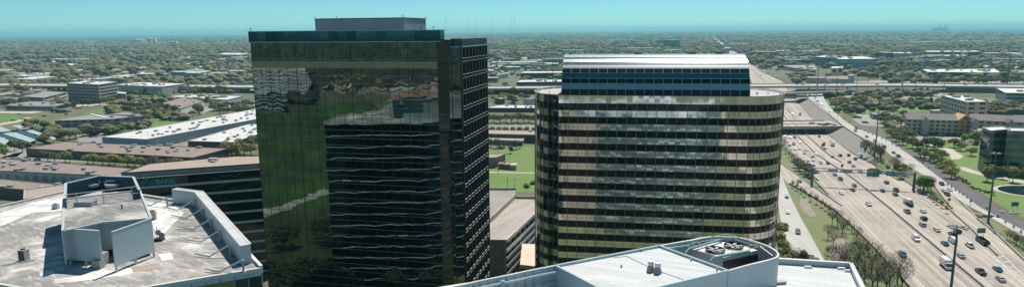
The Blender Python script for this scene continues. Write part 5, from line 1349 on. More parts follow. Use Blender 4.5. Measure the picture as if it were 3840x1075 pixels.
surf('bright_wall', (.8, .82, .82), (.7, .73, .74), .1)
nT = Vector((-s1.x, -s1.y, 0)); pT = Vector((FLt.x, FLt.y, 0)); O_ = Vector((0, 0, H))
def RX(px, py, z=0.0):                      # point seen mirrored in the tower front at this place
    d = ray(px, py); t = (pT - O_).dot(nT) / d.dot(nT); h_ = O_ + d * t; d = d - 2 * d.dot(nT) * nT
    k = (z - h_.z) / d.z; return h_ + d * k
q = MB(); P = [RX(*p) for p in [(760, 385), (1420, 385), (1420, 560), (1420, 1250), (700, 1250)]]; q.prism([(p.x, p.y) for p in P], 0, .02, side=False); struct('field', q, 'field_grass')
def rstrip(nm, L, Rr, mat, z=.05):
    q = MB(); q.strip([RX(*p) + Vector((0, 0, z)) for p in L], [RX(*p) + Vector((0, 0, z)) for p in Rr]); struct(nm, q, mat)
rstrip('side_road', [(860, 838), (985, 790), (1090, 758), (1190, 718), (1260, 690), (1330, 668), (1420, 640)], [(860, 862), (985, 812), (1090, 780), (1190, 742), (1260, 712), (1330, 690), (1420, 655)], 'frontage_concrete')
rstrip('side_road', [(1060, 1120), (1200, 1040), (1290, 985), (1345, 950), (1420, 905)], [(1160, 1120), (1250, 1060), (1320, 1010), (1360, 980), (1420, 940)], 'frontage_concrete', .06)
def rblk(name, label, cat, pts, h, wall, roof, floors=0, win='mullion_light', z1=0):
    P = [RX(*p, h) for p in pts]; r_ = empty(name, (P[0].x, P[0].y, 0), label, cat); P = [v2(p) for p in P]
    q = MB(); q.prism(P, 0, h); q.build('walls', wall, r_); q = MB(); q.prism(P, h, h + .1, side=False); q.build('roof', roof, r_)
    c_ = sum(P, Vector((0, 0))) / len(P)
    for k in range(floors):
        fh = h / floors; q = MB(); curtain(q, [p + (p - c_).normalized() * .3 for p in P], k * fh + fh * .3, k * fh + fh * .75, close=True); q.build('window_band', win, r_)
surf('roof_terracotta', (.48, .22, .11), (.42, .18, .09), .1)
n2_ = Vector((-s2.x, -s2.y, 0)); p2_ = Vector((Lp.x, Lp.y, 0))
def RX2(px, py, z=0.0):
    d = ray(px, py); t = (p2_ - O_).dot(n2_) / d.dot(n2_); h_ = O_ + d * t; d = d - 2 * d.dot(n2_) * n2_
    k = (z - h_.z) / d.z; return h_ + d * k
q = MB(); P = [RX2(*p) for p in [(2080, 420), (2228, 420), (2228, 830), (2080, 830)]]; q.prism([(p.x, p.y) for p in P], 0, .055, side=False); struct('bare_lot', q, 'path_mat')
rblk('hall', 'long orange roofed hall seen only mirrored in the dark tower glass', 'hall', [(1462, 378), (1700, 372), (1700, 352), (1462, 358)], 9, 'pale_wall', 'roof_terracotta')
rblk('office_block', 'pale office block mirrored at the upper left of the tower glass', 'office building', [(880, 262), (1158, 262), (1158, 246), (880, 246)], 40, 'bright_wall', 'white_roof', 9, 'metal_gray')
rblk('office_block', 'lower pale block mirrored below the upper left one in the tower glass', 'office building', [(880, 345), (1070, 352), (1070, 338), (880, 332)], 22, 'blue_wall', 'gray_box_wall', 5, 'office_glass')
rblk('hall', 'wide pale blue roofed hall seen only mirrored in the dark tower glass', 'hall', [(1330, 442), (1760, 446), (1760, 385), (1490, 388)], 10, 'gray_wall', 'carport_roof')
random.seed(31)
for i in range(34):
    px, py = random.uniform(1190, 1660), random.uniform(305, 352)
    c = RX(px, py); o = copy_tree(PH[i % 3]); o.location = (c.x, c.y, 0); o.rotation_euler.z = random.uniform(0, 3); o.scale = (1.5, 1.5, 1.3)
    rc = random.choice([(.42, .24, .2), (.5, .45, .42), (.32, .2, .17), (.55, .52, .5)])
    for ch in o.children: ch.color = (*(rc if ch.name.startswith('roof') else (.6, .55, .5)), 1)
    tag(o, 'pinkish house seen only as a mirror image in the dark tower glass', 'house', 'mirrored houses')
# ================================================================== TREES
def leaf_cloud(mb, lobes, n, size, rnd, flat=.75):
    """leaf-clump quads scattered through several lobes (centre, radii)"""
    vol = [l[1][0] * l[1][1] * l[1][2] for l in lobes]; tot = sum(vol)
    for (c, r3), v in zip(lobes, vol):
        for _ in range(max(3, int(n * v / tot))):
            while True:
                x, y, z = rnd.uniform(-1, 1), rnd.uniform(-1, 1), rnd.uniform(-1, 1); d2 = x * x + y * y + z * z
                if .2 < d2 < 1: break
            k = d2 ** -.25 if rnd.random() < .6 else 1
            p = Vector((c[0] + x * k * r3[0], c[1] + y * k * r3[1], c[2] + z * k * r3[2]))
            s = size * rnd.uniform(.6, 1.3); a = Vector((rnd.uniform(-1, 1), rnd.uniform(-1, 1), rnd.uniform(-.4, .4))).normalized()
            nrm = (Vector((x, y, z * .8 + .35)).normalized() + Vector((rnd.uniform(-.6, .6), rnd.uniform(-.6, .6), rnd.uniform(-.4, .6)))).normalized()
            b = nrm.cross(a).normalized(); a = b.cross(nrm)
            mb.face([p - a * s, p - b * s * flat, p + a * s, p + b * s * flat])
def limbs(mb, base_r, h, spread, n, rnd, top=None):
    mb.tube([(0, 0, 0), (rnd.uniform(-.2, .2), rnd.uniform(-.2, .2), h * .35)], base_r, 6, base_r * .75)
    for k in range(n):
        t = 2 * math.pi * k / n + rnd.uniform(-.3, .3); r_ = spread * rnd.uniform(.5, .9); z1 = h * rnd.uniform(.6, .9)
        mb.tube([(0, 0, h * .3), (math.cos(t) * r_ * .45, math.sin(t) * r_ * .45, h * .3 + (z1 - h * .3) * .55), (math.cos(t) * r_, math.sin(t) * r_, z1)], base_r * .5, 5, base_r * .12)
def proto_tree(kind, seed, name):
    rnd = random.Random(seed); r_ = bpy.data.objects.new(name, None); COL.objects.link(r_)
    tr = MB(); cr = MB()
    if kind == 'oak':       # spreading crown, 10 m tall, 6.5 m radius
        limbs(tr, .38, 8, 4.5, 7, rnd)
        lobes = [((rnd.uniform(-1, 1), rnd.uniform(-1, 1), 7.0), (3.6, 3.6, 2.6))]
        for k in range(8):
            t = 2 * math.pi * k / 8 + rnd.uniform(-.3, .3); R_ = rnd.uniform(3.2, 4.6); lobes.append(((math.cos(t) * R_, math.sin(t) * R_, rnd.uniform(4.6, 7.2)), (rnd.uniform(1.6, 2.4), rnd.uniform(1.6, 2.4), rnd.uniform(1.2, 1.8))))
        leaf_cloud(cr, lobes, 850, .50, rnd)
    elif kind == 'round':
        limbs(tr, .28, 8, 2.6, 6, rnd)
        lobes = [((0, 0, 6.5), (2.6, 2.6, 3.2))]
        for k in range(6):
            t = 2 * math.pi * k / 6 + rnd.uniform(-.4, .4); R_ = rnd.uniform(1.6, 2.6); lobes.append(((math.cos(t) * R_, math.sin(t) * R_, rnd.uniform(4.2, 8.2)), (rnd.uniform(1.2, 1.9),) * 3))
        leaf_cloud(cr, lobes, 700, .42, rnd)
    elif kind == 'bare':
        limbs(tr, .22, 9, 3.0, 9, rnd)
        for k in range(46):
            t = rnd.uniform(0, 6.28); r0 = rnd.uniform(.5, 2.6); z0 = rnd.uniform(3.5, 8); L = rnd.uniform(.9, 2.0)
            a = Vector((math.cos(t) * r0, math.sin(t) * r0, z0)); d_ = Vector((math.cos(t + rnd.uniform(-.8, .8)), math.sin(t + rnd.uniform(-.8, .8)), rnd.uniform(.4, 1.5))).normalized()
            tr.bar(a, a + d_ * L, .055)
        for k in range(620):
            t = rnd.uniform(0, 6.28); r0 = 3.5 * rnd.random() ** .5; z0 = rnd.uniform(4.0, 9.6); 
            if r0 > 3.6 * math.sqrt(max(.05, 1 - ((z0 - 6.6) / 3.4) ** 2)): continue
            a = Vector((math.cos(t) * r0, math.sin(t) * r0, z0)); d_ = Vector((rnd.uniform(-1, 1), rnd.uniform(-1, 1), rnd.uniform(0, 1.4))).normalized(); b_ = Vector((rnd.uniform(-1, 1), rnd.uniform(-1, 1), 0)).normalized()
            L = rnd.uniform(.5, 1.1); w_ = .05; cr.face([a - b_ * w_, a + b_ * w_, a + d_ * L])
            a2 = a + d_ * L * .4; cr.face([a2 - b_ * w_, a2 + b_ * w_, a2 + (d_ + b_ * .8).normalized() * L * .7])
    elif kind == 'sapling':
        tr.tube([(0, 0, 0), (0, 0, 2.2)], .07, 5, .04)
        leaf_cloud(cr, [((0, 0, 3.0), (1.0, 1.0, 1.3)), ((.3, .2, 2.4), (.8, .8, .7))], 90, .28, rnd)
    elif kind == 'shrub':
        tr.tube([(0, 0, 0), (0, 0, .8)], .09, 5)
        leaf_cloud(cr, [((0, 0, 1.0), (1.9, 1.7, 1.1)), ((1, .5, .9), (1.1, 1.1, .9)), ((-.9, -.4, .8), (1.2, 1.1, .9))], 210, .36, rnd)
    tr.build('trunk', 'bark', r_); cr.build('crown', 'foliage' , r_); reg(r_)
    return r_
PT = {}
for kind, name, ns in (('oak', 'oak_tree', 3), ('round', 'round_tree', 3), ('bare', 'bare_tree', 3), ('sapling', 'young_tree', 2), ('shrub', 'shrub', 3)):
    PT[kind] = [proto_tree(kind, 11 + 7 * i, name) for i in range(ns)]
usedT = set()
TC = {'olive': (.19, .19, .07), 'green': (.14, .22, .045), 'bright': (.17, .32, .04), 'dark': (.095, .12, .05), 'yellow': (.26, .25, .07), 'grey': (.105, .10, .07), 'brown': (.19, .16, .105)}
CN = {'olive': 'olive green', 'green': 'leafy green', 'bright': 'bright green', 'dark': 'dark green', 'yellow': 'yellowish green', 'grey': 'grey', 'brown': 'brownish'}
NM = {'oak': 'broad tree', 'round': 'round tree', 'bare': 'bare tree', 'sapling': 'young tree', 'shrub': 'shrub'}
trnd = random.Random(3)
def tree(kind, px, py, col, size=1.0, where='', grp=None, z=0.0, idx=None, tot=None):
    c = G(px, py, z); 
    if abs(c.x - CX(c.y)) < 44 and ZF(c.y) < -.5 and not -1 < z - 0 < .01: pass
    p0 = trnd.choice(PT[kind]); o = p0 if p0.name not in usedT else copy_tree(p0); usedT.add(p0.name)
    o.location = (c.x, c.y, z); o.rotation_euler.z = trnd.uniform(0, 6.28); s_ = size * trnd.uniform(.88, 1.12); o.scale = (s_, s_, s_ * trnd.uniform(.9, 1.08))
    cc = TC[col]; j = trnd.uniform(.85, 1.15)
    for ch in o.children:
        if ch.name.startswith('crown'): ch.color = (cc[0] * j, cc[1], cc[2], 1)
    num = '' if idx is None else ', %s from the left' % ordn(idx)
    tag(o, '%s %s %s%s' % (CN[col], NM[kind], where, num), 'tree' if kind != 'shrub' else 'shrub', grp)
    return o
def cluster(lst, kind, col, size, where, grp):
    lst = sorted(lst)
    if 'brown roofs' in grp or 'bank roof' in grp: lst = [(t[0], max(t[1], 598 + .056 * (t[0] - 97) + 3)) + tuple(t[2:]) for t in lst]
    for i, it in enumerate(lst):
        px, py = it[0], it[1]; c_ = it[2] if len(it) > 2 else col; k_ = it[3] if len(it) > 3 else kind; s_ = it[4] if len(it) > 4 else size
        tree(k_, px, py, c_, s_, where, grp, idx=i)
def scat(n, poly, seed, cols, kinds, sz=(.8, 1.2)):
    """scatter inside a photo quad"""
    r_ = random.Random(seed); out = []
    (ax, ay), (bx, by), (cx, cy_), (dx, dy) = poly
    for k in range(n):
        u_, v_ = r_.random(), r_.random(); x = (ax * (1 - u_) + bx * u_) * (1 - v_) + (dx * (1 - u_) + cx * u_) * v_; y = (ay * (1 - u_) + by * u_) * (1 - v_) + (dy * (1 - u_) + cy_ * u_) * v_
        out.append((x, y, r_.choice(cols), r_.choice(kinds), r_.uniform(*sz)))
    return out
# trees on the left verge of the freeway
cluster([(2920 + 416 * .0 + x, y) for x, y in []] + [(2990, 628), (2998, 640), (3030, 660), (3020, 650), (3048, 668)], 'oak', 'brown', .75, 'on the grass wedge by the sign gantry', 'trees on the grass wedge')
cluster([(2972, 703), (2986, 713), (3002, 724), (3018, 737), (3038, 753), (3061, 764), (3080, 777), (3094, 789), (3110, 800), (3178, 846 + 10), (3195, 872), (3252, 956)], 'sapling', 'brown', 1.15, 'in the row along the ramp wall', 'young trees along the ramp wall')
cluster([(3105, 895), (3125, 922), (3157, 880), (3140, 850), (3120, 843), (3220, 960, 'grey', 'bare', .95), (3210, 905), (3165, 870), (3104, 955, 'green', 'sapling', 1)], 'bare', 'grey', .75, 'on the verge beside the bare soil strip', 'bare trees on the verge')
cluster([(3130, 1035), (3160, 1015), (3190, 1040), (3215, 1000), (3240, 1050), (3268, 1020), (3290, 1070), (3310, 1035), (3335, 1075), (3365, 1060), (3220, 1085), (3270, 1095), (3320, 1100), (3175, 1090), (3380, 1095)], 'bare', 'grey', 1.15, 'in the thicket beside the right roof', 'bare thicket beside the right roof')
cluster([(2925, 975), (2940, 955), (2955, 985), (2975, 965), (3000, 985), (3020, 975), (2935, 920), (2922, 895), (2928, 860), (3045, 990), (2965, 1000), (2990, 1000)], 'shrub', 'olive', 1.5, 'along the left frontage road by the bronze tower', 'shrubs by the bronze tower')
cluster([(2948, 968, 'grey', 'bare', .8), (2990, 990, 'brown', 'bare', .8), (3010, 992, 'dark', 'round', .6)], 'bare', 'grey', .8, 'beside the left frontage road', 'trees beside the left frontage road')
cluster([(2935, 560), (2945, 575), (2958, 590), (2968, 600), (2978, 608), (2940, 545)], 'bare', 'grey', .7, 'on the bank left of the freeway', 'trees on the left bank')
# right verge
cluster(scat(12, ((3225, 560), (3300, 590), (3330, 615), (3240, 575)), 5, ['grey'], ['bare'], (.8, 1.1)), 'bare', 'grey', 1, 'above the paved slope', 'bare trees above the paved slope')
cluster([(3230, 565), (3243, 576), (3258, 590), (3270, 600), (3288, 613), (3300, 622), (3310, 630), (3322, 640), (3330, 648)], 'sapling', 'green', 1.3, 'on the median below the bare trees', 'young trees on the median')
cluster([(3350, 640, 'grey', 'bare', 1.0), (3362, 655, 'olive', 'round', .8), (3385, 655, 'olive', 'round', .8), (3378, 670, 'yellow', 'round', .75), (3365, 630, 'grey', 'bare', .9), (3400, 660, 'grey', 'bare', .8), (3415, 650, 'brown', 'bare', .8)], 'round', 'olive', 1, 'on the median near the sign gantry', 'trees on the median')
cluster([(3462, 722, 'green', 'round', 1.05), (3478, 715, 'olive', 'round', .9), (3490, 718, 'grey', 'bare', .8), (3450, 712, 'green', 'round', .8)], 'round', 'green', 1, 'beside the right end of the gantry', 'trees by the gantry end')
cluster([(3482, 738), (3492, 745), (3500, 754), (3513, 765), (3530, 778), (3548, 798)], 'sapling', 'green', 1.2, 'along the right median edge', 'young trees right of the median')
cluster([(3775, 895), (3787, 902), (3800, 907), (3812, 918), (3825, 925), (3835, 935), (3845, 930)], 'bare', 'brown', .5, 'beside the orange work sign', 'small bare trees by the work sign')
# hedge trees between asphalt and lawn
cluster([(3385, 543), (3400, 530), (3420, 555), (3440, 565), (3452, 590), (3475, 560), (3465, 600, 'olive', 'oak', .8), (3500, 560), (3518, 550)], 'oak', 'dark', .85, 'between the asphalt lane and the hotel', 'trees beside the asphalt lane')
cluster([(3396, 520), (3370, 512), (3350, 500), (3340, 515), (3420, 525), (3330, 490), (3315, 478), (3360, 530), (3385, 500)], 'oak', 'olive', .8, 'in the car park left of the hotel', 'trees in the car park corner')
cluster([(3483, 548, 'green'), (3518, 562, 'grey', 'oak', .85), (3577, 553, 'olive'), (3600, 565, 'olive'), (3641, 584, 'yellow'), (3615, 540, 'bright', 'round', 1.0), (3655, 540, 'bright', 'round', .95), (3640, 530, 'bright', 'round', .8), (3660, 555, 'dark', 'round', .7)], 'oak', 'olive', .8, 'on the lawn before the hotel', 'trees on the hotel lawn')
cluster([(3500, 610, 'dark'), (3528, 628, 'olive'), (3552, 645, 'yellow'), (3566, 668, 'yellow'), (3530, 600, 'olive'), (3505, 590, 'grey', 'bare', 1)], 'oak', 'olive', .8, 'beside the planting bed', 'trees by the planting bed')
cluster([(3700, 680, 'yellow', 'round', .95), (3715, 665, 'olive', 'round', .8), (3758, 670, 'brown', 'round', .8), (3797, 683, 'yellow', 'round', .9), (3838, 668, 'green', 'round', .8), (3840, 660, 'olive', 'round', .8)], 'round', 'yellow', .9, 'in front of the glass office', 'trees before the glass office')
cluster(scat(40, ((3480, 595), (3640, 690), (3660, 715), (3495, 610)), 9, ['dark', 'brown', 'olive'], ['shrub'], (.35, .6)), 'shrub', 'dark', .5, 'in the planting bed', 'shrubs in the planting bed')
cluster(scat(18, ((3640, 700), (3740, 725), (3750, 740), (3660, 715)), 10, ['dark', 'olive'], ['shrub'], (.3, .5)), 'shrub', 'dark', .5, 'in the curved hedge near the pond', 'shrubs in the curved hedge')
cluster([(3470, 500), (3500, 508), (3530, 512), (3555, 510), (3580, 512), (3420, 490)], 'shrub', 'dark', 1.1, 'along the foot of the long hotel', 'shrubs at the hotel foot')
# park beyond the sunken freeway
cluster([(3133, 405), (3155, 400), (3170, 392), (3185, 398), (3200, 385), (3215, 395), (3240, 385), (3150, 388), (3225, 376), (3120, 392), (3262, 372), (3280, 378)], 'oak', 'yellow', .8, 'in the park beyond the slope', 'trees in the park beyond the slope')
cluster([(3175, 425), (3195, 430), (3235, 408), (3245, 395), (3250, 365), (3305, 368)], 'oak', 'dark', .8, 'dark against the park grass', 'dark trees in the park')
cluster([(3345, 385), (3360, 378), (3400, 400), (3430, 392), (3445, 398), (3470, 392), (3490, 388), (3420, 412), (3370, 368), (3510, 395)], 'round', 'olive', .75, 'in the park before the cream hotel', 'trees before the cream hotel')
cluster([(3250, 360), (3295, 355), (3330, 356), (3365, 352), (3390, 360), (3420, 370), (3510, 362), (3450, 350), (3570, 372)], 'oak', 'grey', .85, 'beside the car park near the elevated highway', 'trees by the elevated highway')
cluster([(3345, 455), (3330, 440), (3310, 448), (3350, 430), (3365, 462), (3380, 470), (3325, 462), (3300, 462), (3385, 440)], 'oak', 'olive', .75, 'around the low restaurant', 'trees around the restaurant')
cluster([(3720, 420), (3740, 425), (3760, 418), (3780, 428), (3715, 408), (3745, 408), (3800, 415), (3825, 425), (3790, 405)], 'oak', 'olive', .8, 'right of the cream hotel', 'trees right of the cream hotel')
cluster([(3480 + 17 * k, 314 - (k % 3), ['olive', 'brown', 'grey'][k % 3]) for k in range(22)], 'oak', 'olive', 1.0, 'in the long row behind the elevated highway', 'row behind the elevated highway')
cluster(scat(26, ((3250, 235), (3410, 235), (3430, 305), (3240, 300)), 14, ['olive', 'brown', 'grey', 'olive'], ['oak'], (.9, 1.3)), 'oak', 'olive', 1, 'between the far ribbon windowed offices', 'oaks between the far offices')
cluster(scat(16, ((2830, 208), (2900, 215), (2950, 260), (2860, 232)), 15, ['olive', 'yellow', 'brown'], ['oak'], (.9, 1.3)), 'oak', 'olive', 1, 'on the bank of the far freeway bend', 'trees at the freeway bend')
# between the towers
cluster([(1830 + 22 * k, 462 - (k % 2) * 3, ['dark', 'olive', 'dark'][k % 3]) for k in range(9)], 'oak', 'dark', .95, 'in the row before the white strip building', 'oak row between the towers')
cluster(scat(14, ((1828, 350), (2010, 350), (2010, 395), (1828, 390)), 17, ['olive', 'yellow', 'dark'], ['oak'], (.8, 1.1)), 'oak', 'olive', 1, 'behind the white strip building between towers', 'trees behind the strip building')
cluster([(1840, 552, 'green'), (1862, 556, 'green'), (1880, 558, 'green', 'shrub', 1.6), (1915, 575, 'dark', 'round', .7), (1935, 560, 'dark', 'round', .8), (1950, 556, 'dark', 'round', .6)], 'round', 'green', .9, 'beside the sheds on the lawn', 'trees by the sheds')
cluster([(1845 + 26 * k, 487) for k in range(7)], 'shrub', 'green', 1.5, 'in the hedge behind the long brown building', 'hedge behind the brown building')
cluster(scat(14, ((1826, 235), (1930, 240), (1930, 268), (1826, 262)), 18, ['green', 'yellow', 'olive'], ['oak'], (1, 1.4)), 'oak', 'olive', 1, 'in the green grove far between the towers', 'far grove between the towers')
cluster([(1975, 702, 'green', 'shrub', 1.3), (2000, 690, 'dark', 'shrub', 1.2)], 'shrub', 'green', 1, 'at the lawn edge by the bronze tower', 'shrubs at the lawn edge')
# left side
cluster([(55, 566, 'olive'), (85, 572, 'olive'), (20, 590, 'bright'), (-10, 600, 'bright'), (5, 572, 'bright', 'round', .8)], 'round', 'olive', .95, 'at the left edge beside the brown roofs', 'trees at the left edge')
cluster([(170, 538, 'olive'), (200, 494, 'yellow'), (240, 522, 'olive'), (262, 524, 'dark'), (285, 520, 'olive'), (310, 512, 'dark'), (335, 508, 'dark'), (365, 510, 'grey'), (430, 507, 'bright'), (450, 500, 'green'), (140, 476, 'green', 'round', .9), (120, 478, 'green', 'round', .9), (100, 470, 'olive', 'round', .8)], 'oak', 'olive', .9, 'around the grey roofed office', 'trees around the grey office')
cluster([(180, 592, 'grey'), (205, 593, 'grey'), (245, 596, 'green'), (262, 598, 'olive', 'round', .8), (330, 592, 'yellow'), (350, 596, 'yellow'), (385, 598, 'olive'), (410, 596, 'yellow'), (432, 598, 'yellow'), (480, 598, 'yellow'), (505, 600, 'olive'), (530, 598, 'olive'), (150, 586, 'grey')], 'oak', 'yellow', .8, 'in the lane between the brown roofed buildings', 'trees between the brown roofs')
cluster([(540, 612, 'grey'), (575, 610, 'grey'), (610, 606, 'olive'), (640, 605, 'grey'), (665, 603, 'olive')], 'oak', 'grey', .75, 'against the wall behind the bank roof', 'trees behind the bank roof')
cluster(scat(20, ((850, 560), (945, 520), (955, 590), (830, 590)), 19, ['olive', 'yellow', 'olive', 'brown'], ['oak', 'round'], (.8, 1.05)), 'oak', 'olive', 1, 'in the grove left of the dark tower', 'grove left of the dark tower')
cluster(scat(26, ((450, 425), (620, 415), (700, 430), (500, 450)), 20, ['olive', 'dark', 'grey', 'yellow'], ['oak', 'round'], (.8, 1.1)), 'oak', 'olive', 1, 'in the belt beyond the white warehouse', 'tree belt beyond the warehouse')
cluster(scat(26, ((690, 418), (940, 395), (950, 425), (720, 440)), 21, ['olive', 'dark', 'grey', 'olive'], ['oak'], (.8, 1.1)), 'oak', 'olive', 1, 'in the belt above the white warehouse', 'tree belt above the warehouse')
cluster([(515, 450, 'grey'), (535, 455, 'grey'), (555, 458, 'yellow'), (500, 462, 'olive'), (620, 445, 'green', 'round', .8), (650, 440, 'green', 'round', .8), (668, 436, 'green', 'round', .8), (580, 428, 'olive')], 'oak', 'grey', .95, 'on the grass beyond the white warehouse', 'trees on the warehouse grass')
cluster([(540, 355, 'olive'), (560, 362, 'green'), (510, 358, 'olive'), (480, 358, 'dark'), (470, 345, 'dark', 'round', 1.2), (600, 372, 'bright', 'oak', .9), (620, 372, 'bright', 'oak', .8), (640, 350, 'olive')], 'oak', 'olive', 1.0, 'before the pale grey hall', 'trees before the pale hall')
cluster([(400, 390, 'green'), (420, 388, 'green'), (310, 400, 'grey'), (330, 398, 'dark'), (280, 402, 'grey'), (250, 410, 'grey'), (230, 404, 'brown'), (350, 380, 'dark'), (375, 395, 'grey')], 'oak', 'grey', .95, 'around the grey concrete office block', 'trees around the office block')
cluster(scat(16, ((0, 338), (110, 335), (100, 362), (0, 368)), 22, ['yellow', 'brown', 'olive'], ['oak'], (.9, 1.2)), 'oak', 'olive', 1, 'below the elevated highway at the left edge', 'trees below the highway at left')
cluster(scat(22, ((640, 338), (900, 325), (950, 350), (680, 352)), 23, ['olive', 'dark', 'brown'], ['oak'], (.9, 1.2)), 'oak', 'olive', 1, 'in the row below the green field', 'tree row below the green field')
cluster(scat(10, ((20, 392), (120, 386), (120, 400), (20, 406)), 24, ['grey', 'brown', 'dark'], ['oak'], (.9, 1.1)), 'oak', 'grey', 1, 'in front of the tiered garage', 'trees before the tiered garage')
# mirrored surroundings
cluster([], 'oak', 'olive', 1, '', '')
mr = random.Random(77)
for i in range(60):
    px, py = mr.uniform(950, 1340), mr.uniform(1060, 1180)
    if mr.random() < .12: px, py = mr.uniform(1020, 1300), mr.uniform(900, 960)
    if mr.random() < .2: px, py = mr.uniform(1340, 1660), mr.uniform(1000, 1090)
    c = RX(px, py); o = copy_tree(mr.choice(PT['oak'])); o.location = (c.x, c.y, 0); s_ = mr.uniform(.8, 1.2); o.scale = (s_,) * 3
    for ch in o.children:
        if ch.name.startswith('crown'): ch.color = (.045, .055, .025, 1)
    tag(o, 'tree seen only as a mirror image in the dark tower glass', 'tree', 'mirrored trees')

# ---- far woods: one mass of crowns reaching the horizon
def crown_mass(name, pts, mat, seed, label=None):
    """pts: array (x,y,rx,rz)"""
    rs = np.random.RandomState(seed)
    t = (1 + 5 ** .5) / 2
    iv = np.array([(-1, t, 0), (1, t, 0), (-1, -t, 0), (1, -t, 0), (0, -1, t), (0, 1, t), (0, -1, -t), (0, 1, -t), (t, 0, -1), (t, 0, 1), (-t, 0, -1), (-t, 0, 1)], float); iv /= np.linalg.norm(iv[0])
    it = np.array([(0, 11, 5), (0, 5, 1), (0, 1, 7), (0, 7, 10), (0, 10, 11), (1, 5, 9), (5, 11, 4), (11, 10, 2), (10, 7, 6), (7, 1, 8), (3, 9, 4), (3, 4, 2), (3, 2, 6), (3, 6, 8), (3, 8, 9), (4, 9, 5), (2, 4, 11), (6, 2, 10), (8, 6, 7), (9, 8, 1)])
    # subdivide once
    V = [tuple(v) for v in iv]; cache = {}; T = []
    def midp(a, b):
        k = (min(a, b), max(a, b))
        if k not in cache:
            m_ = (np.array(V[a]) + np.array(V[b])) / 2; m_ /= np.linalg.norm(m_); cache[k] = len(V); V.append(tuple(m_))
        return cache[k]
    for a, b, c in it:
        ab, bc, ca = midp(a, b), midp(b, c), midp(c, a); T += [(a, ab, ca), (b, bc, ab), (c, ca, bc), (ab, bc, ca)]
    V = np.array(V); T = np.array(T)
    keep = [i for i, t_ in enumerate(T) if V[t_][:, 2].mean() > -.55]; T = T[keep]
    n = len(pts); nv = len(V); jit = 1 + rs.uniform(-.28, .28, (n, nv, 1))
    ang = rs.uniform(0, 6.28, n); ca, sa = np.cos(ang), np.sin(ang)
    X = V[None, :, :] * jit
    xr = X[:, :, 0] * ca[:, None] - X[:, :, 1] * sa[:, None]; yr = X[:, :, 0] * sa[:, None] + X[:, :, 1] * ca[:, None]
    P = np.stack([pts[:, 0:1] + xr * pts[:, 2:3], pts[:, 1:2] + yr * pts[:, 2:3] * 1.0, pts[:, 3:4] * .9 + X[:, :, 2] * pts[:, 3:4]], -1).reshape(-1, 3)
    Fc = (T[None] + (np.arange(n) * nv)[:, None, None]).reshape(-1, 3)
    me = bpy.data.meshes.new(name); me.vertices.add(len(P)); me.vertices.foreach_set('co', P.ravel())
    me.loops.add(len(Fc) * 3); me.loops.foreach_set('vertex_index', Fc.ravel().astype(np.int32))
    me.polygons.add(len(Fc)); me.polygons.foreach_set('loop_start', np.arange(0, len(Fc) * 3, 3, dtype=np.int32)); 
    me.update(calc_edges=True); me.materials.append(M[mat])
    at = me.attributes.new('tone', 'FLOAT', 'POINT'); at.data.foreach_set('value', np.repeat(rs.rand(n), nv).astype(np.float32))
    o = bpy.data.objects.new(name, me); COL.objects.link(o); tag(o, label, 'trees', None, 'stuff'); return o
m, nt, b = newmat('woodland'); b.inputs['Roughness'].default_value = .9; b.inputs['Specular IOR Level'].default_value = .1
at = nt.nodes.new('ShaderNodeAttribute'); at.attribute_name = 'tone'
a1 = ramp(nt, at.outputs['Fac'], [(0, (.10, .115, .06)), (.25, (.135, .14, .075)), (.45, (.16, .155, .09)), (.7, (.17, .145, .115)), (.9, (.15, .135, .11)), (1, (.19, .19, .085))])
f1 = ramp(nt, nz(nt, coords(nt, 'pos'), .0025, 4), [(.35, (.7, .75, .7)), (.65, (1.2, 1.15, 1.05))])
a1 = mixc(nt, 1, a1, f1, 'MULTIPLY'); f2 = ramp(nt, nz(nt, coords(nt, 'pos'), .35, 3), [(.3, (.85, .85, .85)), (.7, (1.15, 1.15, 1.15))])
nt.links.new(mixc(nt, 1, a1, f2, 'MULTIPLY'), b.inputs['Base Color'])
surf('woodland_dark', (.03, .037, .02), (.055, .06, .03), .05)
rs = np.random.RandomState(4)
foot_boxes = []
for o in bpy.data.objects:
    if o.type == 'MESH' and o.parent is not None and o.name.startswith(('walls', 'window_band', 'louvred')) and o.parent.location.y > 300:
        co = np.array([(o.matrix_world @ v.co) if False else (v.co + o.parent.location) for v in o.data.vertices])
        if len(co) and o.parent.rotation_euler.z == 0: foot_boxes.append((co[:, 0].min() - 3, co[:, 0].max() + 3, co[:, 1].min() - 14, co[:, 1].max() + 3))
for o in list(bpy.data.objects):
    if o.name.startswith(('house', 'commercial_building')) and o.type == 'EMPTY' and o.rotation_euler.z != 0:
        w_ = 10 if o.name.startswith('house') else 35 * o.scale[0]; x, y = o.location.x, o.location.y
        foot_boxes.append((x - w_, x + w_, y - w_ * 1.6 - (6 if w_ < 12 else y / 45), y + w_ * .7))
FB = np.array(foot_boxes)
def blocked(x, y, r_):
    if len(FB) and np.any((x > FB[:, 0] - r_) & (x < FB[:, 1] + r_) & (y > FB[:, 2] - r_) & (y < FB[:, 3] + r_)): return True
    cx = CX(y)
    if (-38 - r_ < x - cx < 46 + r_ and y < 1500) or (y >= 1500 and -16 - r_ < x - cx < 18): return True
    if 860 - r_ < y < 1090 + r_ and y < 1250 and abs(y - (930 + 0.0 * x)) < 75: return True
    return False
nearw, midw, farw = [], [], []
def dens(x, y):
    return noise.noise(Vector((x / 260, y / 200, 3.1))) + .5 * noise.noise(Vector((x / 90, y / 70, 8.2)))
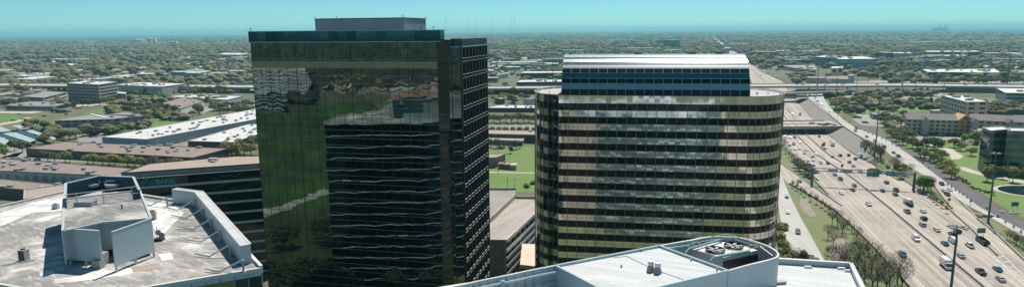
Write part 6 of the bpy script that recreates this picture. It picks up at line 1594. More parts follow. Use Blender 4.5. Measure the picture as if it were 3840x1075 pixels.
def add(n, y0_, y1_, rr, thr, out, power=1.0, both=False):
    k = 0; tries = 0
    while k < n and tries < n * 6:
        tries += 1; y = y0_ * (y1_ / y0_) ** rs.rand() if power else rs.uniform(y0_, y1_)
        x = rs.uniform(-.86, .86) * y
        if dens(x, y) < thr + rs.uniform(-.15, .15): continue
        r_ = rr(y) * rs.choice([.6, .8, 1.0, 1.2, 1.7]) * rs.uniform(.85, 1.15)
        if blocked(x, y, r_ * .6): continue
        out.append((x, y, r_, min(r_ * .8, 7 + y / 1500) * rs.uniform(.75, 1.1))); k += 1
# between 430 and 1250 m only where nothing is laid out
g0 = []
add(1500, 1100, 1700, lambda y: 5.2, -.22, nearw, 0)
add(5200, 1500, 2600, lambda y: 6.0, -.30, nearw, 0)
add(9500, 2400, 5500, lambda y: y / 380, -.30, midw)
add(8500, 5000, 30000, lambda y: y / 330, -.50, farw)
crown_mass('woodland', np.array(nearw), 'woodland', 1, 'scattered suburban tree canopy beyond the elevated highway')
crown_mass('woodland', np.array(midw), 'woodland', 2, 'continuous far tree canopy with roofs showing through')
crown_mass('woodland', np.array(farw), 'woodland', 3, 'hazy forest canopy reaching the horizon')
bw = []
for k in range(5200):
    px, py = rs.uniform(500, 1900), 140 + 255 * rs.rand() ** 1.5
    if 1320 < px < 1760 and 380 < py: continue
    if py > 345 and px > 1180: continue
    c = RX(px, py); r_ = 6 + abs(c.y) / 420
    bw.append((c.x, c.y, r_ * rs.uniform(.7, 1.3), min(r_ * .8, 12)))
for k in range(500): bw.append((rs.uniform(-900, -620), rs.uniform(-600, 400), 6.5 * rs.uniform(.7, 1.2), 5.5))
crown_mass('woodland', np.array(bw), 'woodland_dark', 5, 'tree canopy behind the viewpoint mirrored in the tower glass')
# low scrub and hedges filling the mid ground, as one mass
sw_ = []
for (x0_, x1_, y0_, y1_, n) in ((0, 330, 330, 345, 60), (0, 240, 400, 424, 40), (0, 240, 378, 395, 40), (420, 620, 372, 400, 70), (620, 850, 372, 410, 70), (560, 700, 336, 352, 40), (700, 950, 338, 352, 60), (430, 700, 436, 452, 50), (100, 240, 470, 520, 20), (280, 560, 470, 506, 50), (3120, 3340, 375, 425, 45), (3350, 3560, 380, 410, 45), (3090, 3500, 352, 366, 60), (0, 700, 326, 345, 130), (0, 500, 300, 311, 200), (500, 940, 292, 305, 200), (1826, 2010, 336, 350, 60), (400, 620, 412, 430, 60), (2960, 3100, 300, 312, 60), (3330, 3840, 275, 312, 150), (3200, 3840, 240, 275, 230), (3560, 3840, 395, 440, 60)):
    for k in range(n):
        p = G(rs.uniform(x0_, x1_), rs.uniform(y0_, y1_))
        if blocked(p.x, p.y, 2) and not (860 < p.y < 1090 and abs(p.x - CX(p.y)) > 50): continue
        sw_.append((p.x, p.y, rs.uniform(3, 6), rs.uniform(2.2, 4.2)))
crown_mass('undergrowth', np.array(sw_), 'woodland', 6, 'hedges and scrub between the mid distance buildings')

# ================================================================== VEHICLES
def car_profile(kind):
    # (x along, z) side outline of body and cabin; x forward
    if kind == 'sedan': return [(-2.35, .35), (-2.4, .75), (-2.3, .98), (-1.5, 1.03), (-.95, 1.42), (.35, 1.45), (1.15, 1.0), (2.2, .85), (2.4, .6), (2.35, .32)], 1.82, [(-1.42, 1.03), (-.92, 1.37), (.33, 1.40), (1.05, 1.01)]
    if kind == 'suv': return [(-2.35, .4), (-2.42, .9), (-2.3, 1.15), (-2.05, 1.68), (.2, 1.74), (1.05, 1.15), (2.2, 1.0), (2.4, .7), (2.35, .38)], 1.95, [(-2.2, 1.17), (-2.0, 1.6), (.2, 1.66), (.95, 1.16)]
    if kind == 'pickup': return [(-2.8, .5), (-2.85, 1.1), (-.85, 1.12), (-.7, 1.75), (.75, 1.8), (1.45, 1.2), (2.65, 1.1), (2.8, .75), (2.75, .45)], 2.0, [(-.75, 1.16), (-.63, 1.68), (.72, 1.72), (1.35, 1.2)]
    if kind == 'van': return [(-2.8, .4), (-2.85, 2.2), (-2.6, 2.35), (1.3, 2.35), (2.1, 1.35), (2.8, 1.1), (2.85, .6), (2.8, .38)], 2.0, [(.5, 1.35), (.55, 2.1), (1.32, 2.15), (2.0, 1.36)]
KN = {'sedan': 'car', 'suv': 'suv', 'pickup': 'pickup_truck', 'van': 'van', 'box': 'box_truck', 'mixer': 'mixer_truck', 'semi': 'flatbed_truck'}
def proto_car(kind):
    r_ = bpy.data.objects.new(KN[kind], None); COL.objects.link(r_)
    def wheels(xs, w_, rad=.34):
        for x in xs:
            for s_ in (-1, 1):
                q = MB(); q.tube([(x, s_ * (w_ / 2 - .22), rad), (x, s_ * (w_ / 2 + .02), rad)], rad, 12); q.build('wheel', 'rubber', r_)
    def lamps(x, w_, z, mt, nm):
        for s_ in (-1, 1):
            q = MB(); q.box((x, s_ * w_ * .38, z), .1, .35, .16); q.build(nm, mt, r_)
    if kind in ('sedan', 'suv', 'pickup', 'van'):
        pr, w_, gl = car_profile(kind); q = MB(); n = len(pr)
        belt = 1.05 if kind == 'sedan' else (1.18 if kind != 'van' else 1.4)
        def yy(z, s_): return s_ * (w_ / 2 - max(0, z - belt) * .28)
        for i in range(n):
            (xa, za), (xb, zb_) = pr[i], pr[(i + 1) % n]
            q.face([(xa, yy(za, -1), za), (xb, yy(zb_, -1), zb_), (xb, yy(zb_, 1), zb_), (xa, yy(za, 1), za)])
        q.face([(x, yy(z, 1), z) for x, z in pr]); q.face([(x, yy(z, -1), z) for x, z in pr[::-1]])
        q.build('body', 'car_paint', r_)
        q = MB()
        for s_ in (-1, 1): q.face([(x, yy(z, s_) + s_ * .015, z) for x, z in gl])
        a, b = gl[2], gl[3]; q.face([(a[0] + .09, yy(a[1], -.9), a[1]), (a[0] + .09, yy(a[1], .9), a[1]), (b[0] + .12, yy(b[1], .9), b[1] + .03), (b[0] + .12, yy(b[1], -.9), b[1] + .03)])
        a, b = gl[1], gl[0]
        if kind != 'van': q.face([(a[0] - .12, yy(a[1], -.85), a[1] + .0), (a[0] - .12, yy(a[1], .85), a[1]), (b[0] - .12, yy(b[1], .85), b[1] + .05), (b[0] - .12, yy(b[1], -.85), b[1] + .05)])
        q.build('window_glass', 'car_glass', r_)
        if kind == 'pickup': q = MB(); q.prism([(-2.7, -.8), (-.95, -.8), (-.95, .8), (-2.7, .8)], 1.0, 1.135, side=False); q.build('truck_bed', 'rubber', r_)
        wheels((-1.45, 1.45) if kind in ('sedan', 'suv') else (-1.8, 1.85), w_)
        lamps(pr[-2][0] - .05, w_, .62, 'white_paint', 'headlight'); lamps(-pr[-2][0] + .05, w_, .8, 'tail_red', 'tail_light')
    elif kind == 'box':
        q = MB(); q.box((-1.0, 0, .9), 5.6, 2.4, 2.6); q.build('cargo_box', 'car_paint', r_)
        q = MB(); q.prism([(1.8, -1.15), (3.7, -1.15), (3.7, 1.15), (1.8, 1.15)], .5, 1.4); q.prism([(1.8, -1.1), (2.9, -1.1), (2.9, 1.1), (1.8, 1.1)], 1.4, 2.6); q.build('cab', 'car_paint', r_)
        q = MB(); q.face([(2.92, -1, 1.45), (2.92, 1, 1.45), (2.92, 1, 2.4), (2.92, -1, 2.4)])
        for s_ in (-1, 1): q.face([(2.0, s_ * 1.12, 1.5), (2.8, s_ * 1.12, 1.5), (2.8, s_ * 1.12, 2.3), (2.0, s_ * 1.12, 2.3)])
        q.build('window_glass', 'car_glass', r_); wheels((-2.3, 2.8), 2.3, .45); q = MB(); q.box((-.5, 0, .6), 6, 1.4, .3); q.build('chassis', 'rubber', r_)
    elif kind == 'mixer':
        q = MB(); q.box((-.5, 0, .8), 9, 1.2, .35); q.build('chassis', 'rubber', r_)
        q = MB(); q.box((3.8, 0, .7), 2.0, 2.3, 2.0); q.box((5.2, 0, .7), 1.2, 1.9, 1.2); q.build('cab', 'car_paint', r_)
        q = MB(); q.face([(4.82, -1, 1.7), (4.82, 1, 1.7), (4.82, 1, 2.5), (4.82, -1, 2.5)]); q.build('window_glass', 'car_glass', r_)
        q = MB(); rings = [(2.6, .7, 2.0), (1.6, 1.15, 2.1), (.2, 1.35, 2.25), (-1.6, 1.0, 2.6), (-2.9, .5, 3.0)]
        for (xa, ra_, za), (xb, rb2, zb_) in zip(rings, rings[1:]):
            for k in range(14):
                t, u_ = 2 * math.pi * k / 14, 2 * math.pi * (k + 1) / 14
                q.face([(xa, ra_ * math.cos(t), za + ra_ * math.sin(t)), (xb, rb2 * math.cos(t), zb_ + rb2 * math.sin(t)), (xb, rb2 * math.cos(u_), zb_ + rb2 * math.sin(u_)), (xa, ra_ * math.cos(u_), za + ra_ * math.sin(u_))])
        q.build('drum', 'white_paint', r_); q = MB(); q.box((-3.5, 0, 1.1), 1.3, 1.6, 1.2); q.box((-3.4, 0, 2.4), .6, .8, 1.1); q.build('hopper', 'metal_gray', r_); wheels((-3.2, -2.0, 4.3), 2.3, .5)
    elif kind == 'semi':
        q = MB(); q.box((-1.5, 0, 1.0), 9, 2.4, .35); q.build('flatbed', 'metal_gray', r_); q = MB(); q.box((4.2, 0, .6), 2.2, 2.3, 2.4); q.build('cab', 'car_paint', r_)
        q = MB(); q.face([(5.32, -1, 1.8), (5.32, 1, 1.8), (5.32, 1, 2.7), (5.32, -1, 2.7)]); q.build('window_glass', 'car_glass', r_); wheels((-4.5, -3.2, 4.2), 2.3, .5)
    reg(r_); return r_
surf('tail_red', (.3, .02, .02), (.28, .02, .02), 1)
PC = {k: proto_car(k) for k in ('sedan', 'suv', 'pickup', 'van', 'box', 'mixer', 'semi')}
usedC = set()
CC = {'white': (.75, .75, .74), 'silver': (.42, .44, .45), 'gray': (.20, .21, .22), 'dark': (.03, .035, .045), 'black': (.012, .012, .015), 'blue': (.03, .12, .22), 'brown': (.10, .07, .06), 'red': (.25, .04, .03), 'yellow': (.55, .33, .08)}
KL = {'sedan': 'sedan', 'suv': 'sport utility car', 'pickup': 'pickup truck', 'van': 'van', 'box': 'box truck', 'mixer': 'concrete mixer truck', 'semi': 'flatbed truck'}
def car(px, py, kind, col, head, label, grp, z=None, scale=1.0):
    c = G(px, py, 0)
    if z is None:
        z = .1
        for _ in range(3):
            zf = ZF(c.y) if abs(c.x - CX(c.y)) < 30 else 0; c = G(px, py, zf); z = zf + .1
    else: c = G(px, py, z)
    p0 = PC[kind]; o = p0 if p0.name not in usedC else copy_tree(p0); usedC.add(p0.name)
    o.location = (c.x, c.y, z); o.rotation_euler.z = head; o.scale = (scale,) * 3
    for ch in o.children:
        if ch.name.startswith(('body', 'cab', 'cargo')): ch.color = (*CC[col], 1)
    tag(o, label, KL[kind], grp); return o
def fh(px, py, away):                    # heading along the freeway
    y = G(px, py).y; d_ = Vector((CX(y + 5) - CX(y - 5), 10)); a = math.atan2(d_.y, d_.x); return a if away else a + math.pi
r1 = lambda x, y: (2900 + x * .416, 440 + y * .416)
r2 = lambda x, y: (3340 + x * .416, 775 + y * .416)
LEFT = [(*r1(112, 146), 'sedan', 'white'), (*r1(105, 178), 'sedan', 'white'), (*r1(150, 186), 'sedan', 'white'), (*r1(158, 157), 'sedan', 'dark'), (*r1(193, 186), 'suv', 'brown'), (*r1(122, 226), 'suv', 'white'),
        (*r1(148, 255), 'sedan', 'dark'), (*r1(183, 248), 'pickup', 'dark'), (*r1(242, 232), 'sedan', 'white'), (*r1(196, 294), 'sedan', 'silver'), (*r1(232, 290), 'suv', 'white'), (*r1(293, 301), 'suv', 'white'), (*r1(280, 331), 'suv', 'silver'),
        (*r1(381, 340), 'sedan', 'white'), (*r1(355, 359), 'sedan', 'gray'), (*r1(359, 394), 'sedan', 'silver'), (*r1(312, 396), 'sedan', 'silver'), (*r1(427, 417), 'suv', 'silver'), (*r1(490, 422), 'suv', 'dark'), (*r1(362, 439), 'sedan', 'gray'),
        (*r1(555, 523), 'sedan', 'blue'), (*r1(605, 564), 'suv', 'dark'), (*r1(730, 622), 'sedan', 'dark'), (*r1(715, 660), 'sedan', 'dark'), (*r1(612, 689), 'sedan', 'white'), (3257, 769, 'pickup', 'white'), (*r2(226, 300), 'van', 'white'),
        (*r2(108, 445), 'suv', 'blue'), (*r2(497, 545), 'box', 'white')]
RIGHT = [(*r1(414, 176), 'sedan', 'dark'), (*r1(523, 226), 'sedan', 'gray'), (*r1(532, 256), 'box', 'white'), (*r1(530, 362), 'suv', 'silver'), (*r1(603, 350), 'suv', 'dark'), (*r1(678, 349), 'suv', 'dark'), (*r1(738, 381), 'suv', 'dark'), (*r1(780, 364), 'box', 'white'),
         (*r1(685, 410), 'suv', 'gray'), (*r1(720, 444), 'sedan', 'silver'), (*r1(783, 488), 'pickup', 'white'), (*r1(960, 502), 'sedan', 'dark'), (*r1(455, 280), 'semi', 'dark'), (*r1(1018, 595), 'suv', 'gray'), (*r1(983, 668), 'sedan', 'blue'), (*r1(1106, 664), 'pickup', 'dark'), (*r1(1098, 702), 'sedan', 'blue'),
         (3408, 768, 'mixer', 'white'), (*r2(148, 52), 'pickup', 'gray'), (*r2(292, 48), 'sedan', 'white'), (*r2(297, 116), 'suv', 'black'), (*r2(286, 170), 'suv', 'silver'), (*r2(416, 216), 'sedan', 'white'), (*r2(600, 230), 'suv', 'dark'), (*r2(555, 258), 'suv', 'dark'),
         (*r2(557, 318), 'van', 'white'), (*r2(487, 340), 'sedan', 'blue'), (*r2(713, 360), 'pickup', 'white'), (*r2(633, 452), 'sedan', 'silver'), (*r2(810, 598), 'pickup', 'black'), (*r2(962, 572), 'sedan', 'blue'), (*r2(990, 662), 'sedan', 'silver')]
def labelled(lst, away, where, grp):
    lst = sorted(lst, key=lambda t: t[1])
    for i, (px, py, k, c) in enumerate(lst):
        lab = '%s %s %s, %s counting down from the street bridge' % (c, KL[k], where, ordn(i))
        car(px, py, k, c, fh(px, py, away) , lab, grp)
labelled(LEFT, False, 'in the left freeway lanes', 'vehicles in the left freeway lanes')
labelled(RIGHT, True, 'in the right freeway lanes', 'vehicles in the right freeway lanes')
for i, (x, y, k, c) in enumerate(((342, 62, 'van', 'white'), (418, 66, 'sedan', 'dark'), (457, 73, 'suv', 'black'), (497, 66, 'suv', 'dark'), (547, 73, 'sedan', 'silver'))):
    px, py = r1(x, y); car(px, py, k, c, 0 if i % 2 else math.pi, '%s %s on the street bridge, %s from the left' % (c, KL[k], ordn(i)), 'vehicles on the street bridge', .15)
fr2 = [(*r1(747, 106), 'suv', 'dark'), (*r1(740, 128), 'sedan', 'blue'), (*r1(842, 180), 'sedan', 'dark'), (*r1(918, 219), 'suv', 'gray'), (*r1(1000, 272), 'suv', 'dark'), (*r1(1083, 326), 'sedan', 'dark'), (*r1(1127, 356), 'suv', 'dark'),
       (3531, 693, 'suv', 'dark'), (3542, 721, 'pickup', 'white'), (3563, 714, 'sedan', 'white'), (3552, 732, 'suv', 'dark')]
def hdg(a, b): d_ = G(*b) - G(*a); return math.atan2(d_.y, d_.x)
HQ1 = hdg((3250, 515), (3400, 604)); HQ2 = hdg((3520, 683), (3640, 765)); HQ3 = hdg((3075, 390), (3172, 470))
for i, (px, py, k, c) in enumerate(fr2): car(px, py, k, c, HQ1 if px < 3400 else HQ2, '%s %s queueing in the pale lane, %s from the street bridge' % (c, KL[k], ordn(i)), 'vehicles in the frontage lane')
r3 = lambda x, y: (2880 + x * .416, 200 + y * .416)
for i, (x, y, k, c) in enumerate(((375, 386, 'van', 'white'), (428, 398, 'suv', 'dark'), (424, 410, 'sedan', 'blue'), (440, 430, 'sedan', 'blue'), (448, 438, 'suv', 'blue'), (453, 462, 'sedan', 'gray'), (485, 465, 'sedan', 'white'), (502, 480, 'sedan', 'silver'), (552, 530, 'sedan', 'silver'))):
    px, py = r3(x, y); car(px, py, k, c, HQ3, '%s %s in the queue above the far slope, %s in line' % (c, KL[k], ordn(i)), 'queue above the far slope')
car(*r3(222, 550), 'sedan', 'white', fh(2970, 428, False), 'lone white sedan on the sunken freeway beyond the street bridge', 'vehicles beyond the street bridge')
car(*r3(288, 556), 'box', 'white', fh(3000, 430, True), 'white box truck on the sunken freeway beyond the street bridge', 'vehicles beyond the street bridge')
rr_ = random.Random(8)
for i in range(16):
    px = 2845 + i * 4.6 + rr_.uniform(-3, 3); py = 258 + rr_.uniform(0, 42); k = rr_.choice(['sedan', 'suv']); c = rr_.choice(['white', 'dark', 'gray'])
    car(px, py, k, c, fh(px, py, i % 2 == 0), 'tiny %s %s on the far freeway bend, %s from the left' % (c, KL[k], ordn(i)), 'vehicles on the far freeway bend')
def hdg(a, b): d_ = G(*b) - G(*a); return math.atan2(d_.y, d_.x)
HF = hdg((2942, 740), (2985, 880)); HRp = hdg((2932, 640), (3000, 700))
for i, (px, py, k, c, lb) in enumerate(((2950, 740, 'sedan', 'blue', 'blue sedan on the left frontage road nearest the bronze tower top'), (2954, 798, 'sedan', 'white', 'white sedan in the middle of the left frontage road'), (2992, 873, 'suv', 'gray', 'dark grey sport utility car lowest on the left frontage road'), (2998, 682, 'sedan', 'blue', 'blue sedan alone on the left entrance ramp'))):
    car(px, py, k, c, HF if i < 3 else HRp, lb, 'vehicles on the left frontage road')
for i, (px, py, k, c, h_) in enumerate(sorted(((3203, 442, 'sedan', 'dark', .3), (3212, 441, 'suv', 'dark', .3), (3222, 443, 'suv', 'black', .3), (3237, 428, 'sedan', 'white', .4), (3220, 418, 'sedan', 'dark', .2), (3240, 460, 'sedan', 'blue', .1), (3248, 462, 'suv', 'dark', .1), (3377, 483, 'sedan', 'silver', 0), (3428, 503, 'sedan', 'white', 0), (3483, 503, 'van', 'white', 0),
     (3418, 341, 'sedan', 'white', .1), (3480, 364, 'sedan', 'white', .1), (3498, 362, 'sedan', 'dark', .1), (3523, 379, 'suv', 'white', .1), (3700, 392, 'sedan', 'gray', 0), (3740, 390, 'sedan', 'black', 0)))):
    car(px, py, k, c, h_, '%s %s parked right of the freeway, %s parked one from the left' % (c, KL[k], ordn(i)), 'cars parked right of the freeway')
rr_ = random.Random(15)
for i, (px, py, k, c, h_) in enumerate(sorted(((75, 429, 'sedan', 'white', 0), (50, 453, 'sedan', 'blue', 0), (85, 448, 'sedan', 'white', 0), (165, 437, 'sedan', 'dark', 0), (250, 430, 'sedan', 'dark', .1), (262, 420, 'suv', 'blue', 0), (355, 536, 'suv', 'white', 0), (55, 598, 'suv', 'white', .4), (70, 598, 'sedan', 'silver', .4), (102, 600, 'suv', 'black', .2), (140, 601, 'sedan', 'dark', .2),
       (600, 553, 'van', 'white', .15), (617, 545, 'van', 'white', .15), (640, 546, 'suv', 'white', .1), (612, 549, 'sedan', 'blue', .2), (738, 515, 'box', 'white', .3), (680, 529, 'box', 'yellow', .1), (832, 492, 'box', 'yellow', .1), (868, 484, 'box', 'yellow', .1), (800, 500, 'sedan', 'dark', .3), (790, 506, 'suv', 'dark', .3), (905, 479, 'sedan', 'blue', .1), (915, 477, 'sedan', 'dark', .1),
       (305, 408, 'sedan', 'white', .2), (290, 409, 'sedan', 'dark', .2), (660, 352, 'sedan', 'silver', .1), (690, 350, 'suv', 'dark', .1), (712, 349, 'sedan', 'dark', .1), (740, 345, 'sedan', 'gray', .1), (790, 342, 'sedan', 'dark', .1)))):
    car(px, py, k, c, h_, '%s %s parked among the buildings on the left, %s listed from the street' % (c, KL[k], ordn(i)) if False else '%s %s parked left of the dark tower, %s from the left' % (c, KL[k], ordn(i)), 'vehicles left of the dark tower')
for i, (px, dy) in enumerate(((3010, 0), (3160, 0), (3620, 0), (3695, 0), (3725, 0), (330, -3), (3290, 0), (2990, 4))):
    y_ = {0: 320, -3: 316, 4: 319}[dy]; car(px, y_ - 1, rr_.choice(['sedan', 'suv', 'van']), rr_.choice(['dark', 'black', 'white']), 0, 'vehicle driving along the elevated highway, %s one listed along its deck' % ordn(i), 'vehicles on the elevated highway', 9.1)
# mixer etc done; roll-off container
c = G(3684, 911); r_ = empty('roll_off_container', c, 'black open topped container standing in the gore beside the small green exit sign', 'container')
hd = fh(3684, 911, True); q = MB(); ca, sa = math.cos(hd), math.sin(hd)
def rot(x, y): return (c.x + x * ca - y * sa, c.y + x * sa + y * ca)
for (x0_, y0_, x1_, y1_) in ((-4, -1.2, 4, -1.05), (-4, 1.05, 4, 1.2), (-4, -1.05, -3.85, 1.05), (3.85, -1.05, 4, 1.05)): q.prism([rot(x0_, y0_), rot(x1_, y0_), rot(x1_, y1_), rot(x0_, y1_)], .2, 2.0)
q.prism([rot(-4, -1.2), rot(4, -1.2), rot(4, 1.2), rot(-4, 1.2)], .2, .5, bottom=True); q.build('bin', 'mullion_dark', r_)
q = MB()
for k in range(7): q.bar((*rot(-3.6 + k * 1.2, -1.25), .3), (*rot(-3.6 + k * 1.2, -1.25), 1.9), .1)
q.build('ribs', 'rubber', r_)

# ================================================================== SIGN GANTRY, SIGNS, MASTS
a = G(3043, 694); b = G(3425, 714)
gt = empty('sign_gantry', a, 'steel truss gantry with green signs spanning the whole freeway', 'sign gantry')
zg = 9.2
for p, w_ in ((a, 1), (b, 1)):
    q = MB(); q.tube([p, p + Vector((0, 0, zg + 1.2))], .75, 8, .6); q.build('post', 'pole_metal', gt)
a1_, b1_ = a + Vector((0, 0, zg - .6)), b + Vector((0, 0, zg - .6)); q = MB()
dv = (b - a).normalized(); sd = Vector((-dv.y, dv.x, 0)) * 1.0
for o_ in (Vector((0, 0, 0)), Vector((0, 0, 1.7)), sd, sd + Vector((0, 0, 1.7))): q.bar(a1_ + o_, b1_ + o_, .28)
n = 30
for k in range(n):
    p, p2 = a1_.lerp(b1_, k / n), a1_.lerp(b1_, (k + 1) / n)
    q.bar(p + Vector((0, 0, 1.7 * (k % 2))), p2 + Vector((0, 0, 1.7 * ((k + 1) % 2))), .14); q.bar(p + sd, p2 + sd + Vector((0, 0, 0)), .1); q.bar(p + Vector((0, 0, 1.7)), p2 + sd + Vector((0, 0, 1.7)), .1)
q.build('truss', 'metal_gray', gt)
def ongt(px):
    d_ = ray(px, 660); pl = a1_; nn_ = Vector((dv.y, -dv.x, 0)); t = (pl - Vector((0, 0, H))).dot(nn_) / d_.dot(nn_); return Vector((0, 0, H)) + d_ * t
for (x0_, x1_, z0, z1, mt, nm) in ((3104, 3140, zg - .5, zg + .9, 'metal_gray', 'sign_back'), (3158, 3195, zg - .8, zg + 1.2, 'metal_gray', 'sign_back'), (3249, 3296, zg - 2.4, zg + 2.0, 'green_sign', 'road_sign'), (3321, 3355, zg - 1.4, zg + 1.1, 'green_sign', 'road_sign')):
    p, p2 = ongt(x0_), ongt(x1_); nn_ = Vector((dv.y, -dv.x, 0)) * .45; q = MB()
    P = [Vector((p.x, p.y, 0)) + nn_, Vector((p2.x, p2.y, 0)) + nn_]; q.bar(P[0] + Vector((0, 0, (z0 + z1) / 2)), P[1] + Vector((0, 0, (z0 + z1) / 2)), .15, z1 - z0); sg = q.build(nm, mt, gt)
    if nm == 'road_sign':
        wd = (P[1] - P[0]).length; q = MB()
        for zz_, fr_, hh in ((z1 - .9, .8, .45), (z1 - 1.8, .5, .4)) + (((z0 + .5, .45, .35),) if z1 - z0 > 3 else ()):
            A_ = P[0].lerp(P[1], .1) + nn_ * .25 + Vector((0, 0, zz_)); B2 = P[0].lerp(P[1], .1 + .8 * fr_) + nn_ * .25 + Vector((0, 0, zz_)); m_ = int(wd * fr_ / .55)
            for k in range(m_): q.bar(A_.lerp(B2, (k + .1) / m_), A_.lerp(B2, (k + .75) / m_), .02, hh)
        q.build('sign_lettering', 'white_paint', sg)
        if z1 - z0 > 3:
            q = MB(); q.bar(P[0].lerp(P[1], .15) + nn_ * .3 + Vector((0, 0, z1 + .35)), P[0].lerp(P[1], .85) + nn_ * .3 + Vector((0, 0, z1 + .35)), .1, .7); q.build('exit_plaque', surf('sign_yellow', (.55, .42, .05), (.5, .38, .05), 1), sg)
# second thin cable frame: road joint shadow line skipped
def mast(px_b, py_b, px_t, py_t, label, r0=.45, lamps=6, arm=2.2, z=0, wmast=None):
    c = G(px_b, py_b, z)
    lo_, hi_ = 1, 200
    for _ in range(40):
        m_ = (lo_ + hi_) / 2
        if PX((c.x, c.y, m_))[1] > py_t: lo_ = m_
        else: hi_ = m_
    hgt = lo_; r_ = empty('light_mast', c, label, 'light mast')
    q = MB(); q.tube([c, (c.x, c.y, hgt)], r0, 10, r0 * .45); q.build('pole', 'pole_metal', r_)
    q = MB(); q.tube([c, c + Vector((0, 0, .6))], r0 * 2.2, 12, r0 * 1.8); q.build('footing', 'concrete', r_)
    for k in range(lamps):
        t = 2 * math.pi * k / lamps + .3; e_ = Vector((math.cos(t), math.sin(t), 0)); q = MB()
        q.bar((c.x, c.y, hgt - .3), Vector((c.x, c.y, hgt - .1)) + e_ * arm, .12); q.build('arm', 'pole_metal', r_)
        q = MB(); p = Vector((c.x, c.y, hgt - .35)) + e_ * (arm + .35); q.box((p.x, p.y, p.z), 1.0, .55, .35, t); q.build('lamp_head', 'ac_metal', r_)
    return r_, hgt
mast(3558, 1105, 3592, 850, 'tall high mast light with ring of lamp heads in front of the freeway, bottom right', .42, 8, 2.0) if False else None
# near mast: base below the frame, beside the barrier
def mast_h(px_t, py_t, hgt, label, **k):
    p = G(px_t, py_t, hgt); b_ = PX((p.x, p.y, 0)); return mast(b_[0], b_[1], 0, py_t, label, **k)
mast_h(3592, 848, 38, 'tall mast light with ring of lamp heads before the freeway at bottom right', r0=.5, lamps=8, arm=1.7)
mast(3705, 835, 0, 573, 'tall high mast light standing by the orange signs near the asphalt lane', r0=.5, lamps=6, arm=1.2)
mast(3181, 632, 3186, 385, 'tall grey mast on the bank beside the frontage lane and bare trees', r0=.35, lamps=3, arm=1) if False else None
mast(403, 304, 394, 211, 'tall mast with lamp crossbar beside the grey concrete office block', r0=.9, lamps=4, arm=6)
mast(865, 326, 852, 213, 'tall mast with lamp crossbar left of the dark tower', r0=.8, lamps=4, arm=6)
mast(3132, 404, 3147, 290, 'dark slender mast in the park beyond the slopes', r0=.5, lamps=2, arm=1)
mast(3279, 600, 3288, 355, 'very tall slender mast beside the frontage lane and bare trees', r0=.45, lamps=3, arm=1)
mast(3775, 325, 3792, 200, 'tall mast above the elevated highway at right', r0=.9, lamps=3, arm=3)
mast(3432, 350, 3440, 262, 'slender mast among lots before the elevated highway', r0=.5, lamps=2, arm=1.5)
mast(3537, 350, 3545, 265, 'slender mast left of the cream hotel', r0=.5, lamps=2, arm=1.5)
mast(2072, 330, 2077, 215, 'slender mast left of the barrel roof', r0=.6, lamps=2, arm=1.5)
mast(839, 322, 835, 265, 'dark short mast left of the tall crossbar mast', r0=.6, lamps=2, arm=1.5)
mast(3252, 333, 3260, 287, 'short mast beside the elevated highway columns', r0=.4, lamps=2, arm=1.2)
for k, (px, py, tp, lb) in enumerate(((1930, 714, 668, 'white globe lamp on a dark post at the lawn edge by the garage'), (1868, 650, 572, 'thin lamp post on the lawn beside the pink walled building'), (3040 + 100, 455, 420, 'lamp post on the corner of the street bridge'), (3185, 460, 442, 'short post beside the frontage crossing'), (560, 548, 498, 'thin pole at the corner of the long white warehouse'), (740, 560, 505, 'thin pole in the loading yard between the warehouses'), (870, 560, 500, 'thin pole in front of the right warehouse'), (738, 595, 560, 'short pole at the end of the brown roofed building'), (3230, 445, 420, 'lamp post in the small car park beyond the frontage lane'))):
    c = G(px, py); z1 = 5
    for _ in range(60):
        if PX((c.x, c.y, z1))[1] < tp: break
        z1 += .4
    r_ = empty('lamp_post', c, lb, 'lamp post'); q = MB(); q.tube([c, (c.x, c.y, z1)], .14, 6, .09); q.build('pole', 'pole_metal', r_)
    q = MB(); q.tube([(c.x, c.y, z1), (c.x, c.y, z1 + .7)], .5 if k == 0 else .25, 8); q.build('lamp_head', 'white_paint' if k == 0 else 'ac_metal', r_)
# transmission pylons with lines (monopoles near the interchange)
for k, (pb, pt, wd) in enumerate((((3063, 350), (3060, 240), 1.2), ((3381, 345), (3392, 240), 1.2), ((3092, 345), (3090, 265), .7), ((3011 + 200, 345), (3215, 285), .6))):
    c = G(*pb); z1 = 8
    while PX((c.x, c.y, z1))[1] > pt[1] and z1 < 90: z1 += .5
    r_ = empty('power_pylon', c, ['steel power pole with cable arms behind the elevated highway, leftmost', 'steel power pole with cable arms near the park, rightmost', 'slim steel power pole right of the leftmost one', 'slim steel power pole standing before the tan hall'][k], 'power pole')
    q = MB(); q.tube([c, (c.x, c.y, z1)], wd, 8, wd * .4); q.build('pole', 'ac_metal', r_)
    q = MB()
    for j in range(3): q.bar((c.x - 4.5, c.y, z1 - 2 - 4 * j), (c.x + 4.5, c.y, z1 - 1.4 - 4 * j), .35)
    q.build('cross_arms', 'ac_metal', r_)
    PXL = (c, z1) if k == 0 else None
    if k == 0: pole0 = (c.copy(), z1)
    if k == 1: pole1 = (c.copy(), z1)
def cable(name, A_, B2, sag, r_, label):
    q = MB(); pts = []
    for i in range(13): t = i / 12; p = A_.lerp(B2, t); p.z -= sag * 4 * t * (1 - t); pts.append(p)
    q.tube(pts, r_, 4); tag(q.build(name, 'white_roof'), label, 'power cable', 'power cables')
